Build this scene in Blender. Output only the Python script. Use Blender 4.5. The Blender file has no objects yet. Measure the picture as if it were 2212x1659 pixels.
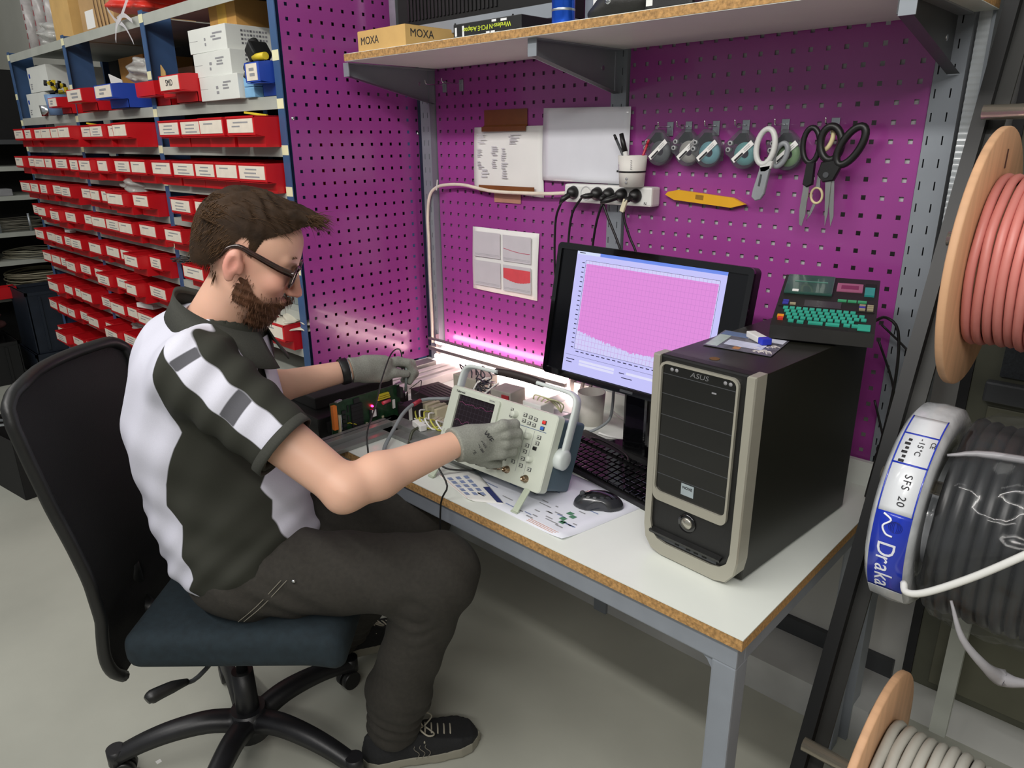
import bpy, bmesh, math, random
import numpy as np
from mathutils import Vector, Matrix, Euler
random.seed(7)
SC = bpy.context.scene
COL = SC.collection
PI = math.pi
# ---------------------------------------------------------------- camera
CAM = (1.16397, -1.68582, 1.50214)
YAW, PITCH, ROLL, FPX = -0.7623, 0.32642, -0.00835, 1558.08
def cam_axes():
    f = Vector((math.sin(YAW)*math.cos(PITCH), math.cos(YAW)*math.cos(PITCH), -math.sin(PITCH)))
    r = Vector((math.cos(YAW), -math.sin(YAW), 0)); u = r.cross(f)
    return math.cos(ROLL)*r+math.sin(ROLL)*u, -math.sin(ROLL)*r+math.cos(ROLL)*u, f
r_, u_, f_ = cam_axes()
cd = bpy.data.cameras.new('camera'); cam = bpy.data.objects.new('camera', cd); COL.objects.link(cam)
cd.sensor_width = 36; cd.lens = FPX/2212*36; cd.clip_start = .05; cd.clip_end = 60
m = Matrix.Identity(4)
for i in range(3): m[i][0] = r_[i]; m[i][1] = u_[i]; m[i][2] = -f_[i]; m[i][3] = CAM[i]
cam.matrix_world = m; SC.camera = cam
# ---------------------------------------------------------------- world, lights, exposure
w = bpy.data.worlds.new('world'); SC.world = w; w.use_nodes = True
w.node_tree.nodes['Background'].inputs[0].default_value = (.93, .97, 1, 1)
w.node_tree.nodes['Background'].inputs[1].default_value = .33
SC.view_settings.view_transform = 'Standard'; SC.view_settings.look = 'None'
SC.view_settings.exposure = -0.16; SC.view_settings.gamma = 1; SC.view_settings.use_curve_mapping = False
def area(name, loc, sx, sy, watt, col=(1, .97, .93), rot=(0, 0, 0)):
    l = bpy.data.lights.new(name, 'AREA'); l.shape = 'RECTANGLE'; l.size = sx; l.size_y = sy; l.energy = watt; l.color = col
    o = bpy.data.objects.new(name, l); COL.objects.link(o); o.location = loc; o.rotation_euler = rot
    return o
area('ceiling_or_fill_light', (.3, -2.5, 2.95), 3.6, .14, 70, rot=(.80, 0, 0))
area('ceiling_or_fill_light', (-.6, -1.58, 3.05), 2.4, .22, 9)
area('ceiling_or_fill_light', (-3.0, -1.9, 3.05), 2.2, .22, 15, rot=(.5, 0, 0))
area('ceiling_or_fill_light', (2.2, -3.3, 2.95), 2.4, .25, 44, rot=(.85, 0, .55))  # fill light added on the camera side to brighten upright faces
# ---------------------------------------------------------------- materials
def lin(h):
    h = h.lstrip('#'); v = [int(h[i:i+2], 16)/255 for i in (0, 2, 4)]
    return tuple(c/12.92 if c <= .04045 else ((c+.055)/1.055)**2.4 for c in v)
MATS = {}
def mat(name, col, rough=.5, metal=0, var=.12, scale=18, bump=.0, bscale=200, emit=0, ecol=None, alpha=1, trans=0, coat=0, spec=.5, stretch=None, detail=4):
    if name in MATS: return MATS[name]
    c = lin(col) if isinstance(col, str) else col
    mt = bpy.data.materials.new(name); mt.use_nodes = True
    nt = mt.node_tree; N = nt.nodes; L = nt.links; bs = N['Principled BSDF']
    tc = N.new('ShaderNodeTexCoord'); mp = N.new('ShaderNodeMapping'); L.new(tc.outputs['Object'], mp.inputs[0])
    if stretch: mp.inputs['Scale'].default_value = stretch
    nz = N.new('ShaderNodeTexNoise'); nz.inputs['Scale'].default_value = scale; nz.inputs['Detail'].default_value = detail
    L.new(mp.outputs[0], nz.inputs['Vector'])
    rp = N.new('ShaderNodeValToRGB'); rp.color_ramp.elements[0].position = .3; rp.color_ramp.elements[1].position = .7
    rp.color_ramp.elements[0].color = tuple(max(0, x*(1-var)) for x in c)+(1,)
    rp.color_ramp.elements[1].color = tuple(min(1, x*(1+var)) for x in c)+(1,)
    L.new(nz.outputs[0], rp.inputs[0]); L.new(rp.outputs[0], bs.inputs['Base Color'])
    bs.inputs['Roughness'].default_value = rough; bs.inputs['Metallic'].default_value = metal
    bs.inputs['Specular IOR Level'].default_value = spec; bs.inputs['Coat Weight'].default_value = coat
    if bump:
        n2 = N.new('ShaderNodeTexNoise'); n2.inputs['Scale'].default_value = bscale; L.new(mp.outputs[0], n2.inputs['Vector'])
        bp = N.new('ShaderNodeBump'); bp.inputs['Strength'].default_value = bump; bp.inputs['Distance'].default_value = .002
        L.new(n2.outputs[0], bp.inputs['Height']); L.new(bp.outputs[0], bs.inputs['Normal'])
    if emit:
        bs.inputs['Emission Color'].default_value = (*(lin(ecol) if ecol else c), 1); bs.inputs['Emission Strength'].default_value = emit
    if alpha < 1: bs.inputs['Alpha'].default_value = alpha
    if trans: bs.inputs['Transmission Weight'].default_value = trans
    MATS[name] = mt; return mt
def mix_by_attr(name, base, layers, rough=.85, bump=.25, bscale=900, spec=.2, sheen=0):
    """colours chosen by signed per-vertex fields stored on the mesh: layers = [(attr, colour)], painted in order where attr < 0"""
    mt = bpy.data.materials.new(name); mt.use_nodes = True; nt = mt.node_tree; N = nt.nodes; L = nt.links; bs = N['Principled BSDF']
    rgb = N.new('ShaderNodeRGB'); rgb.outputs[0].default_value = (*lin(base), 1); cur = rgb.outputs[0]
    for a, c in layers:
        at = N.new('ShaderNodeAttribute'); at.attribute_name = a
        ms = N.new('ShaderNodeMapRange'); ms.inputs[1].default_value = -.0012; ms.inputs[2].default_value = .0012
        ms.inputs[3].default_value = 1; ms.inputs[4].default_value = 0; L.new(at.outputs['Fac'], ms.inputs[0])
        mx = N.new('ShaderNodeMix'); mx.data_type = 'RGBA'; L.new(ms.outputs[0], mx.inputs[0]); L.new(cur, mx.inputs[6])
        mx.inputs[7].default_value = (*lin(c), 1); cur = mx.outputs[2]
    tc = N.new('ShaderNodeTexCoord'); nz = N.new('ShaderNodeTexNoise'); nz.inputs['Scale'].default_value = bscale; L.new(tc.outputs['Object'], nz.inputs['Vector'])
    hs = N.new('ShaderNodeHueSaturation'); mr = N.new('ShaderNodeMapRange'); mr.inputs[3].default_value = .88; mr.inputs[4].default_value = 1.12
    L.new(nz.outputs[0], mr.inputs[0]); L.new(mr.outputs[0], hs.inputs['Value']); L.new(cur, hs.inputs['Color']); L.new(hs.outputs[0], bs.inputs['Base Color'])
    bp = N.new('ShaderNodeBump'); bp.inputs['Strength'].default_value = bump; bp.inputs['Distance'].default_value = .001; L.new(nz.outputs[0], bp.inputs['Height']); L.new(bp.outputs[0], bs.inputs['Normal'])
    bs.inputs['Roughness'].default_value = rough; bs.inputs['Specular IOR Level'].default_value = spec
    MATS[name] = mt; return mt
def fade_mat(name, col, nscale=700, **k):
    mt = mat(name, col, **k); nt = mt.node_tree; N = nt.nodes; L = nt.links
    at = N.new('ShaderNodeAttribute'); at.attribute_name = 'fade'; tc = N.new('ShaderNodeTexCoord'); nz = N.new('ShaderNodeTexNoise'); nz.inputs['Scale'].default_value = nscale; nz.inputs['Detail'].default_value = 2
    L.new(tc.outputs['Object'], nz.inputs['Vector'])
    a = N.new('ShaderNodeMath'); a.operation = 'MULTIPLY_ADD'; a.inputs[1].default_value = 1.35; a.inputs[2].default_value = -.72; L.new(at.outputs['Fac'], a.inputs[0])
    b = N.new('ShaderNodeMath'); b.operation = 'ADD'; L.new(a.outputs[0], b.inputs[0]); L.new(nz.outputs[0], b.inputs[1])
    c = N.new('ShaderNodeMapRange'); c.inputs[1].default_value = .35; c.inputs[2].default_value = .55; L.new(b.outputs[0], c.inputs[0]); L.new(c.outputs[0], N['Principled BSDF'].inputs['Alpha'])
    return mt
# ---------------------------------------------------------------- mesh builder
def rotm(r): return Euler(r).to_matrix() if r is not None else Matrix.Identity(3)
def flat(v):
    if abs(v[0]) < abs(v[2]): return Vector((1, 0, 0))
    return Vector((0, 0, 1))
class B:
    def __init__(s): s.v = []; s.f = []; s.sm = []
    def add(s, vs, fs, smooth=False):
        o = len(s.v); s.v += [tuple(x) for x in vs]; s.f += [tuple(i+o for i in f) for f in fs]; s.sm += [smooth]*len(fs); return s
    def box(s, c, d, rot=None, taper=None, bev=0):
        R = rotm(rot); hx, hy, hz = d[0]/2, d[1]/2, d[2]/2; tx, ty = taper or (1, 1)
        if bev:
            bm = bmesh.new(); bmesh.ops.create_cube(bm, size=1)
            for v in bm.verts:
                k = (tx, ty) if v.co.z > 0 else (1, 1); v.co = Vector((v.co.x*d[0]*k[0], v.co.y*d[1]*k[1], v.co.z*d[2]))
            bmesh.ops.bevel(bm, geom=bm.edges[:], offset=bev, segments=2, profile=.6, affect='EDGES')
            bm.verts.index_update()
            vs = [R @ v.co+Vector(c) for v in bm.verts]; fs = [[v.index for v in f.verts] for f in bm.faces]; bm.free()
            return s.add(vs, fs, False)
        P = []
        for z in (-1, 1):
            for x, y in ((-1, -1), (1, -1), (1, 1), (-1, 1)):
                kx, ky = (tx, ty) if z > 0 else (1, 1); P.append(R @ Vector((x*hx*kx, y*hy*ky, z*hz))+Vector(c))
        return s.add(P, [(3, 2, 1, 0), (4, 5, 6, 7), (0, 1, 5, 4), (1, 2, 6, 5), (2, 3, 7, 6), (3, 0, 4, 7)])
    def bb(s, lo, hi, bev=0): return s.box([(a+b)/2 for a, b in zip(lo, hi)], [b-a for a, b in zip(lo, hi)], bev=bev)
    def cyl(s, a, b, r, r2=None, seg=16, cap=True, smooth=True):
        a, b = Vector(a), Vector(b); d = (b-a).normalized(); u = d.cross(flat(d)).normalized(); v = d.cross(u); r2 = r if r2 is None else r2
        P = []
        for c, rr in ((a, r), (b, r2)): P += [c+u*math.cos(2*PI*i/seg)*rr+v*math.sin(2*PI*i/seg)*rr for i in range(seg)]
        s.add(P, [(i, (i+1) % seg, seg+(i+1) % seg, seg+i) for i in range(seg)], smooth)
        if cap: o = len(s.v)-2*seg; s.f += [tuple(o+i for i in reversed(range(seg))), tuple(o+seg+i for i in range(seg))]; s.sm += [False, False]
        return s
    def tube(s, pts, r, seg=8, closed=False, sub=4, radii=None):
        p = [Vector(x) for x in pts]
        if sub > 1 and len(p) > 2: p = spline(p, sub, closed)
        n = len(p); rings = []; u = None
        for i in range(n):
            d = (p[(i+1) % n]-p[i-1]) if closed or 0 < i < n-1 else (p[1]-p[0] if i == 0 else p[-1]-p[-2])
            d.normalize()
            if u is None: u = d.cross(flat(d)).normalized()
            u = (u-d*u.dot(d)).normalized(); v = d.cross(u)
            rr = r if radii is None else np.interp(i/(n-1), np.linspace(0, 1, len(radii)), radii)
            rings.append([p[i]+(u*math.cos(2*PI*k/seg)+v*math.sin(2*PI*k/seg))*rr for k in range(seg)])
        V = [q for R in rings for q in R]; F = []
        for i in range(n if closed else n-1):
            a, b = i*seg, ((i+1) % n)*seg
            F += [(a+k, a+(k+1) % seg, b+(k+1) % seg, b+k) for k in range(seg)]
        s.add(V, F, True)
        if not closed: o = len(s.v)-len(V); s.f += [tuple(o+k for k in reversed(range(seg))), tuple(o+(n-1)*seg+k for k in range(seg))]; s.sm += [False]*2
        return s
    def lathe(s, prof, seg=24, M=None, smooth=True):
        M = M or Matrix.Identity(4); n = len(prof)
        V = [M @ Vector((r*math.cos(2*PI*k/seg), r*math.sin(2*PI*k/seg), z)) for r, z in prof for k in range(seg)]
        F = [(i*seg+k, i*seg+(k+1) % seg, (i+1)*seg+(k+1) % seg, (i+1)*seg+k) for i in range(n-1) for k in range(seg)]
        s.add(V, F, smooth)
        return s
    def prism(s, out, h, M=None, smooth=False, bev=0):
        """closed 2D outline (counter-clockwise) extruded 0..h along local z"""
        M = M or Matrix.Identity(4); n = len(out)
        if bev:
            c = np.mean(out, 0); lay = [(0, bev), (bev, 0), (h-bev, 0), (h, bev)]
            V = []
            for z, ins in lay:
                for x, y in out:
                    d = np.array([x, y])-c; l = np.linalg.norm(d) or 1; q = c+d*(1-ins/l); V.append(M @ Vector((q[0], q[1], z)))
        else: lay = [0, h]; V = [M @ Vector((x, y, z)) for z in (0, h) for x, y in out]
        k = len(lay)
        F = [(j*n+i, j*n+(i+1) % n, (j+1)*n+(i+1) % n, (j+1)*n+i) for j in range(k-1) for i in range(n)]
        s.add(V, F, smooth); o = len(s.v)-len(V)
        s.f += [tuple(o+i for i in reversed(range(n))), tuple(o+(k-1)*n+i for i in range(n))]; s.sm += [False]*2
        return s
    def grid(s, P, smooth=True, close_u=False):
        """P: rows of points"""
        r, c = len(P), len(P[0]); V = [q for row in P for q in row]
        F = [(i*c+j, i*c+(j+1) % c, ((i+1) % r)*c+(j+1) % c, ((i+1) % r)*c+j) for i in range(r if close_u == 2 else r-1) for j in range(c if close_u else c-1)]
        return s.add(V, F, smooth)
    def mesh(s, name, mt=None):
        me = bpy.data.meshes.new(name); me.from_pydata([tuple(v) for v in s.v], [], s.f)
        me.polygons.foreach_set('use_smooth', s.sm)
        if mt:
            for x in (mt if isinstance(mt, (list, tuple)) else [mt]): me.materials.append(x)
        me.update(); return me
    def obj(s, name, mt, par=None): return link(name, s.mesh(name, mt), par)
def spline(p, sub, closed=False):
    out = []; n = len(p)
    for i in range(n if closed else n-1):
        a = p[i-1] if closed or i > 0 else p[0]*2-p[1]; b = p[i]; c = p[(i+1) % n]; d = p[(i+2) % n] if closed or i+2 < n else c*2-b
        for k in range(sub):
            t = k/sub; out.append(.5*((2*b)+(c-a)*t+(2*a-5*b+4*c-d)*t*t+(3*b-a-3*c+d)*t**3))
    if not closed: out.append(p[-1])
    return out
def link(name, data, par=None):
    o = bpy.data.objects.new(name, data); COL.objects.link(o)
    if par is not None: o.parent = par
    return o
def tag(o, label=None, cat=None, group=None, kind=None):
    if label: o['label'] = label
    if cat: o['category'] = cat
    if group: o['group'] = group
    if kind: o['kind'] = kind
    return o
def thing(name, label, cat, loc=(0, 0, 0), rotz=0, group=None, rot=None):
    o = link(name, None); o.empty_display_size = .05; o.location = loc; o.rotation_euler = rot or (0, 0, rotz); return tag(o, label, cat, group)
def world(o):
    """geometry of o was given in world coordinates although its parent stands elsewhere"""
    p = o.parent; M = Matrix.Translation(p.location) @ p.rotation_euler.to_matrix().to_4x4(); o.matrix_parent_inverse = M.inverted(); return o
def struct(o): o['kind'] = 'structure'; return o
def copy_tree(o, par=None):
    c = o.copy(); COL.objects.link(c); c.parent = par
    for ch in list(o.children): copy_tree(ch, c)
    return c
def frame(o, x, y, z=None):
    """matrix from origin and x / y axes"""
    x = Vector(x).normalized(); y = Vector(y); z = x.cross(y).normalized(); y = z.cross(x); M = Matrix.Identity(4)
    for i in range(3): M[i][0] = x[i]; M[i][1] = y[i]; M[i][2] = z[i]; M[i][3] = o[i]
    return M
def text(s, size, M, mt, par, name='lettering', ext=.0003, align='CENTER', squash=1, shear=0):
    cu = bpy.data.curves.new('t', 'FONT'); cu.body = s; cu.size = size; cu.extrude = ext; cu.align_x = align; cu.align_y = 'CENTER'; cu.shear = shear; cu.resolution_u = 3
    t = bpy.data.objects.new('t', cu); COL.objects.link(t); dg = bpy.context.evaluated_depsgraph_get()
    me = bpy.data.meshes.new_from_object(t.evaluated_get(dg)); bpy.data.objects.remove(t); bpy.data.curves.remove(cu)
    me.transform(Matrix.Diagonal((squash, 1, 1, 1))); me.transform(M); me.materials.clear(); me.materials.append(mt); me.name = name
    return link(name, me, par)
FXN = lambda o: frame(o, (1, 0, 0), (0, 0, 1))          # flat on a face that looks to -y
FPX_ = lambda o: frame(o, (0, 1, 0), (0, 0, 1))         # flat on a face that looks to +x
FUP = lambda o: frame(o, (1, 0, 0), (0, 1, 0))          # flat on a face that looks up
# ---------------------------------------------------------------- signed distance bodies
def ell(c, r, R=None):
    c = np.array(c, np.float32); r = np.array(r, np.float32); R = None if R is None else np.array(R, np.float32)
    def f(p):
        q = p-c
        if R is not None: q = q @ R
        k0 = np.sqrt(((q/r)**2).sum(-1)); k1 = np.sqrt(((q/(r*r))**2).sum(-1))+1e-9; return k0*(k0-1)/k1
    return f
def cone(a, b, r1, r2, sq=None):
    a = np.array(a, np.float32); b = np.array(b, np.float32); ba = b-a; l2 = float(ba @ ba)
    def f(p):
        pa = p-a; t = np.clip((pa @ ba)/l2, 0, 1); return np.linalg.norm(pa-t[..., None]*ba, axis=-1)-(r1+(r2-r1)*t)
    return f
def rbox(c, h, r, R=None):
    c = np.array(c, np.float32); h = np.array(h, np.float32); R = None if R is None else np.array(R, np.float32)
    def f(p):
        q = p-c
        if R is not None: q = q @ R
        d = np.abs(q)-h; return np.linalg.norm(np.maximum(d, 0), axis=-1)+np.minimum(d.max(-1), 0)-r
    return f
def smin(a, b, k):
    h = np.clip(.5+.5*(b-a)/k, 0, 1); return b+(a-b)*h-k*h*(1-h)
def sun(fs, k):
    def f(p):
        d = fs[0](p)
        for g in fs[1:]: d = smin(d, g(p), k)
        return d
    return f
def snet(f, lo, hi, h):
    """surface nets: quads of the zero surface of f, evaluated only in blocks near it"""
    lo = np.array(lo, np.float32); n = np.ceil((np.array(hi)-lo)/h).astype(int); b = 8; n = ((n+b-1)//b)*b
    V = np.ones(n+1, np.float32)
    nb = n//b; ii = np.stack(np.meshgrid(*[np.arange(k) for k in nb], indexing='ij'), -1).reshape(-1, 3)
    cen = lo+(ii*b+b/2)*h; dc = f(cen.astype(np.float32)); act = np.abs(dc) < b*h*1.35
    g = np.stack(np.meshgrid(*[np.arange(b+1)]*3, indexing='ij'), -1).astype(np.float32)
    for i, d in zip(ii[~act], dc[~act]):
        if d < 0: V[i[0]*b:i[0]*b+b+1, i[1]*b:i[1]*b+b+1, i[2]*b:i[2]*b+b+1] = -1
    A = ii[act]
    for s0 in range(0, len(A), 64):
        ch = A[s0:s0+64]; P = lo+(ch[:, None, None, None, :]*b+g)*h; D = f(P.astype(np.float32))
        for i, d in zip(ch, D): V[i[0]*b:i[0]*b+b+1, i[1]*b:i[1]*b+b+1, i[2]*b:i[2]*b+b+1] = d
    S = V < 0
    c8 = [(i, j, k) for i in (0, 1) for j in (0, 1) for k in (0, 1)]
    sl = lambda c: tuple(slice(x, x+m) for x, m in zip(c, n))
    cnt = sum(S[sl(c)].astype(np.int8) for c in c8); ac = np.argwhere((cnt > 0) & (cnt < 8))
    acc = np.zeros((len(ac), 3)); num = np.zeros(len(ac))
    for a in c8:
        for x in range(3):
            if a[x]: continue
            bb = list(a); bb[x] = 1
            va = V[tuple((ac+a).T)]; vb = V[tuple((ac+bb).T)]; mk = (va < 0) != (vb < 0)
            t = np.where(mk, va/np.where(mk, va-vb, 1), 0); p = np.array(a)+np.zeros((len(ac), 3)); p[:, x] = t
            acc += p*mk[:, None]; num += mk
    verts = lo+(ac+acc/num[:, None])*h
    ix = -np.ones(n, np.int64); ix[tuple(ac.T)] = np.arange(len(ac)); F = []
    for x in range(3):
        y, z = (x+1) % 3, (x+2) % 3; s0 = [slice(1, None)]*3; s0[x] = slice(0, n[x]); s0[y] = slice(1, n[y]); s0[z] = slice(1, n[z])
        s1 = list(s0); s1[x] = slice(1, n[x]+1); a = S[tuple(s0)]; c = S[tuple(s1)]
        off = np.array([0, 0, 0]); off[y] = off[z] = 1
        for flip, mk in ((0, a & ~c), (1, ~a & c)):
            e = np.argwhere(mk)+off; q = []
            for dy, dz in ((1, 1), (0, 1), (0, 0), (1, 0)):
                k = e.copy(); k[:, y] -= dy; k[:, z] -= dz; q.append(ix[tuple(k.T)])
            q = np.stack(q, 1); F.append(q[:, ::-1] if flip else q)
    return verts, np.concatenate(F)
def npmesh(name, v, f, mt, attrs=None, flip=False):
    me = bpy.data.meshes.new(name); f = f[:, ::-1] if flip else f
    me.vertices.add(len(v)); me.vertices.foreach_set('co', np.ascontiguousarray(v, np.float32).ravel())
    me.loops.add(f.size); me.loops.foreach_set('vertex_index', np.ascontiguousarray(f, np.int32).ravel())
    me.polygons.add(len(f)); me.polygons.foreach_set('loop_start', np.arange(0, f.size, 4, dtype=np.int32))
    me.polygons.foreach_set('use_smooth', np.ones(len(f), bool)); me.update(); me.validate()
    for k, a in (attrs or {}).items(): at = me.attributes.new(k, 'FLOAT', 'POINT'); at.data.foreach_set('value', np.ascontiguousarray(a, np.float32))
    me.materials.append(mt); return me
# ================================================================ palette
m_floor = mat('floor_paint', '#a8a99e', .55, var=.10, scale=2.2, bump=.12, bscale=60, detail=8)
m_wall = mat('wall_paint', '#b9b8ae', .8, var=.05, scale=3, bump=.1, bscale=90)
m_wallw = mat('wall_white', '#c9c9c6', .8, var=.05, scale=4)
m_purple = mat('purple_enamel', '#96408b', .22, var=.04, scale=5, bump=.012, bscale=60, coat=.15)
m_steel = mat('grey_enamel_steel', '#8e949b', .42, metal=.25, var=.06, scale=9)
m_dsteel = mat('dark_grey_steel', '#4b4d50', .45, metal=.3, var=.1, scale=9)
m_galv = mat('zinc_steel', '#aab0b5', .32, metal=.75, var=.12, scale=26)
m_blue = mat('blue_rack_paint', '#38567f', .45, var=.1, scale=12)
m_rail = mat('rack_shelf_grey', '#a9aca4', .5, var=.08, scale=10)
m_lam = mat('white_laminate', '#dfe3dc', .33, var=.03, scale=6, bump=.02)
m_chip = mat('chipboard', '#a8814f', .8, var=.38, scale=170, bump=.35, bscale=260)
m_black = mat('black_plastic', '#141414', .42, var=.2, scale=40, bump=.08, bscale=500)
m_blackm = mat('black_matt', '#0d0d0d', .75, var=.2, scale=40)
m_gloss = mat('black_gloss', '#08080a', .12, var=.1, coat=.6)
m_white = mat('white_plastic', '#dcdcd8', .4, var=.03)
m_paper = mat('paper', '#e6e5e2', .75, var=.03, scale=8)
m_ink = mat('dark_ink', '#26262a', .7)
m_gink = mat('grey_ink', '#8d8d90', .8)
m_chrome = mat('bright_metal', '#cfd0d2', .18, metal=1, var=.08)
m_red = mat('red_bin_plastic', '#c3121c', .38, var=.10, scale=9)
m_bluebin = mat('blue_bin_plastic', '#2346a8', .4, var=.1, scale=9)
m_card = mat('cardboard', '#c6a062', .8, var=.08, scale=14, bump=.1)
m_kraft = mat('brown_carton', '#b98a48', .8, var=.08, scale=14, bump=.1)
m_tapew = mat('yellowed_tape', '#e4e0b8', .6, var=.06)
m_wood = mat('birch_plywood', '#cfa27c', .6, var=.12, scale=5, stretch=(1, 9, 1))
# ================================================================ setting
b = B(); b.bb((-7.5, -6, -.05), (6, .19, 0)); struct(b.obj('floor', m_floor))
b = B(); b.bb((-.9, .19, 0), (3.2, .25, 3.3)); struct(b.obj('wall_back', m_wallw))
b = B(); b.bb((-7.5, .06, 0), (-.9, .12, 3.3)); struct(b.obj('wall_rack', m_wall))
b = B(); b.bb((-6.4, -6, 0), (-6.3, .06, 3.3)); struct(b.obj('wall_left', m_wall))
b = B(); b.bb((3.2, -6, 0), (3.3, .25, 3.3)); struct(b.obj('wall_right', m_wall))
b = B(); b.bb((-.85, .005, 0), (.80, .19, .108)); pl = struct(b.obj('trim_1', mat('plinth_paint', '#b5b6b4', .7, var=.1, scale=7)))
b = B(); b.bb((-.85, .172, .108), (.80, .19, .16)); struct(b.obj('baseboard_back', m_dsteel))
# ================================================================ perforated panels and slotted uprights
def perfo(us, vs, lo, hi, hu, hv, t, P):
    """sheet with rectangular holes centred on us x vs; P maps (u, v, depth) to a point"""
    b = B(); xs = [lo[0]]+sum([[u-hu, u+hu] for u in us], [])+[hi[0]]; ys = [lo[1]]+sum([[v-hv, v+hv] for v in vs], [])+[hi[1]]
    nx, ny = len(xs), len(ys); V = [P(x, y, 0) for y in ys for x in xs]+[P(x, y, t) for y in ys for x in xs]; o = nx*ny; F = []
    for j in range(ny-1):
        for i in range(nx-1):
            a = j*nx+i; q = (a, a+1, a+nx+1, a+nx)
            if i % 2 and j % 2:
                for k in range(4): F.append((q[k], q[k]+o, q[(k+1) % 4]+o, q[(k+1) % 4]))
            else: F += [q, tuple(x+o for x in reversed(q))]
    for i in range(nx-1): F += [(i, i+o, i+1+o, i+1), ((ny-1)*nx+i+1, (ny-1)*nx+i+1+o, (ny-1)*nx+i+o, (ny-1)*nx+i)]
    for j in range(ny-1): F += [((j+1)*nx, (j+1)*nx+o, j*nx+o, j*nx), (j*nx+nx-1, j*nx+nx-1+o, (j+1)*nx+nx-1+o, (j+1)*nx+nx-1)]
    return b.add(V, F)
ZR = sorted(1.72-.038*k for k in range(-7, 26))
rows = lambda z0: sorted(z0-.038*k for k in range(-16, 17))
p = perfo([-.0173-.038*k for k in range(12, -1, -1)], rows(1.3778), (-.497, .735), (.004, 2.02), .0048, .0048, .0016, lambda u, v, d: (-.868-d, u, v)).obj('perforated_panel', m_purple)
tag(p, 'purple perforated steel side panel at the end of the red bin rack', 'panel')
p = perfo([-.766+.038*k for k in range(18)], ZR, (-.784, .735), (-.069, 2.02), .0048, .0048, .0016, lambda u, v, d: (u, d, v)).obj('perforated_panel', m_purple)
tag(p, 'purple perforated steel panel behind the taped papers, left of the middle upright', 'panel')
b = B(); b.bb((-.78, .006, .74), (-.072, .009, 2.0)); b.obj('added_backing', mat('added_backing_mauve', '#7d5c78', .8), p)  # added board, its mauve tone keeps the panel holes faint
p = perfo([.038*k for k in range(19)], ZR, (-.012, .735), (.706, 2.02), .0048, .0048, .0016, lambda u, v, d: (u, d, v)).obj('perforated_panel', m_purple)
tag(p, 'purple perforated steel panel behind the scissors and tape cassettes', 'panel')
m_back = mat('added_backing_grey', '#b9b4b8', .8); 
for lo, hi in (((-.01, .006, .74), (.540, .009, 2.0)), ((.632, .006, 1.36), (.704, .009, 2.0))): b = B(); b.bb(lo, hi); b.obj('added_backing', m_back, p)  # added boards that lighten the holes, left out where holes stay dark
def upright(x0, x1, yf, label, cols, z0=0.):
    t = thing('slotted_upright', label, 'upright', (x0, yf, z0))
    zs = [z for z in (.62+.0437*k-z0 for k in range(33)) if z > .02]
    perfo(cols, zs, (x0, .0), (x1, 2.05-z0), .0013, .0085, .003, lambda u, v, d: (u-x0, d, v)).obj('slotted_face', m_steel, t)
    ys = [.02]
    b = B(); b.bb((0, .003, 0), (.003, .06, 2.05-z0)); b.bb((x1-x0-.003, .003, 0), (x1-x0, .06, 2.05-z0)); b.obj('channel_side', m_steel, t)
    b = B(); b.bb((.004, .03, 0), (x1-x0-.004, .033, 2.05-z0)); b.obj('slot_shade_sheet', m_blackm, t)  # black sheet puts the dark inside of the slots into colour
    return t
upright(-.836, -.789, -.024, 'grey slotted steel upright in the corner beside the side panel', [-.823, -.801], .7296)
upright(-.067, -.018, -.006, 'grey slotted steel upright between the two back panels', [-.0602, -.0322])
upright(.708, .762, -.006, 'grey slotted steel upright at the right edge of the purple panels', [.7155, .7432])
b = B(); b.bb((-.866, -.012, .73), (-.838, .012, 2.05)); tag(b.obj('corner_post', mat('navy_steel', '#1b2638', .5)), 'narrow dark blue corner post between side panel and upright', 'post')
# panel screws
for i, (y, z, l) in enumerate(((-.497+.012, 1.567, 'front'), (-.012, 1.525, 'rear'))):
    b = B(); b.lathe([(0, .004), (.003, .0035), (.006, 0), (.006, -.001)], 12, frame((-.868, y, z), (0, 1, 0), (0, 0, 1)))
    tag(b.obj('panel_screw', m_chrome), f'bright screw head at the {l} edge of the purple side panel', 'screw', 'panel screws')
# corrugated plastic edge behind the right upright
t = thing('corrugated_sheet', 'translucent corrugated plastic sheet edge beside the right upright', 'plastic sheet', (.768, .0, .6))
b = B(); P = []
for j in range(2): P.append([(.0+.022*j, .0012*math.sin(i*1.6), i*.003) for i in range(480)])
b.grid(P); b.obj('ribbed_sheet', mat('clear_ribbed', '#cfd6da', .18, var=.1, alpha=.75, coat=.4), t)
b = B(); b.bb((.022, -.004, 0), (.028, .05, 1.44)); b.obj('end_strip', m_steel, t)
# ================================================================ workbench
t = thing('workbench', 'white laminate workbench with chipboard edge and grey steel frame', 'workbench', (0, -.36, 0))
b = B(); b.bb((-.866, -.724+.36, .727), (.760, -.008+.36, .7292)); b.obj('laminate_top', m_lam, t)
b = B(); b.bb((-.866, -.723+.36, .705), (.759, -.008+.36, .727)); b.obj('chipboard_core', m_chip, t)
b = B(); b.bb((-.78, -.022+.36, .7292), (.752, -.008+.36, .789)); b.obj('backsplash', m_lam, t)
m_frame = mat('bench_frame_paint', '#8a9099', .45, metal=.15, var=.05)
b = B(); b.bb((-.85, -.712+.36, .655), (.748, -.682+.36, .705), .003); b.obj('front_rail', m_frame, t)
b = B(); b.bb((-.85, -.06+.36, .655), (.748, -.03+.36, .705), .003); b.obj('back_rail', m_frame, t)
for x in (-.85, .715): b = B(); b.bb((x, -.682+.36, .655), (x+.033, -.06+.36, .705), .003); b.obj('side_rail', m_frame, t)
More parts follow.
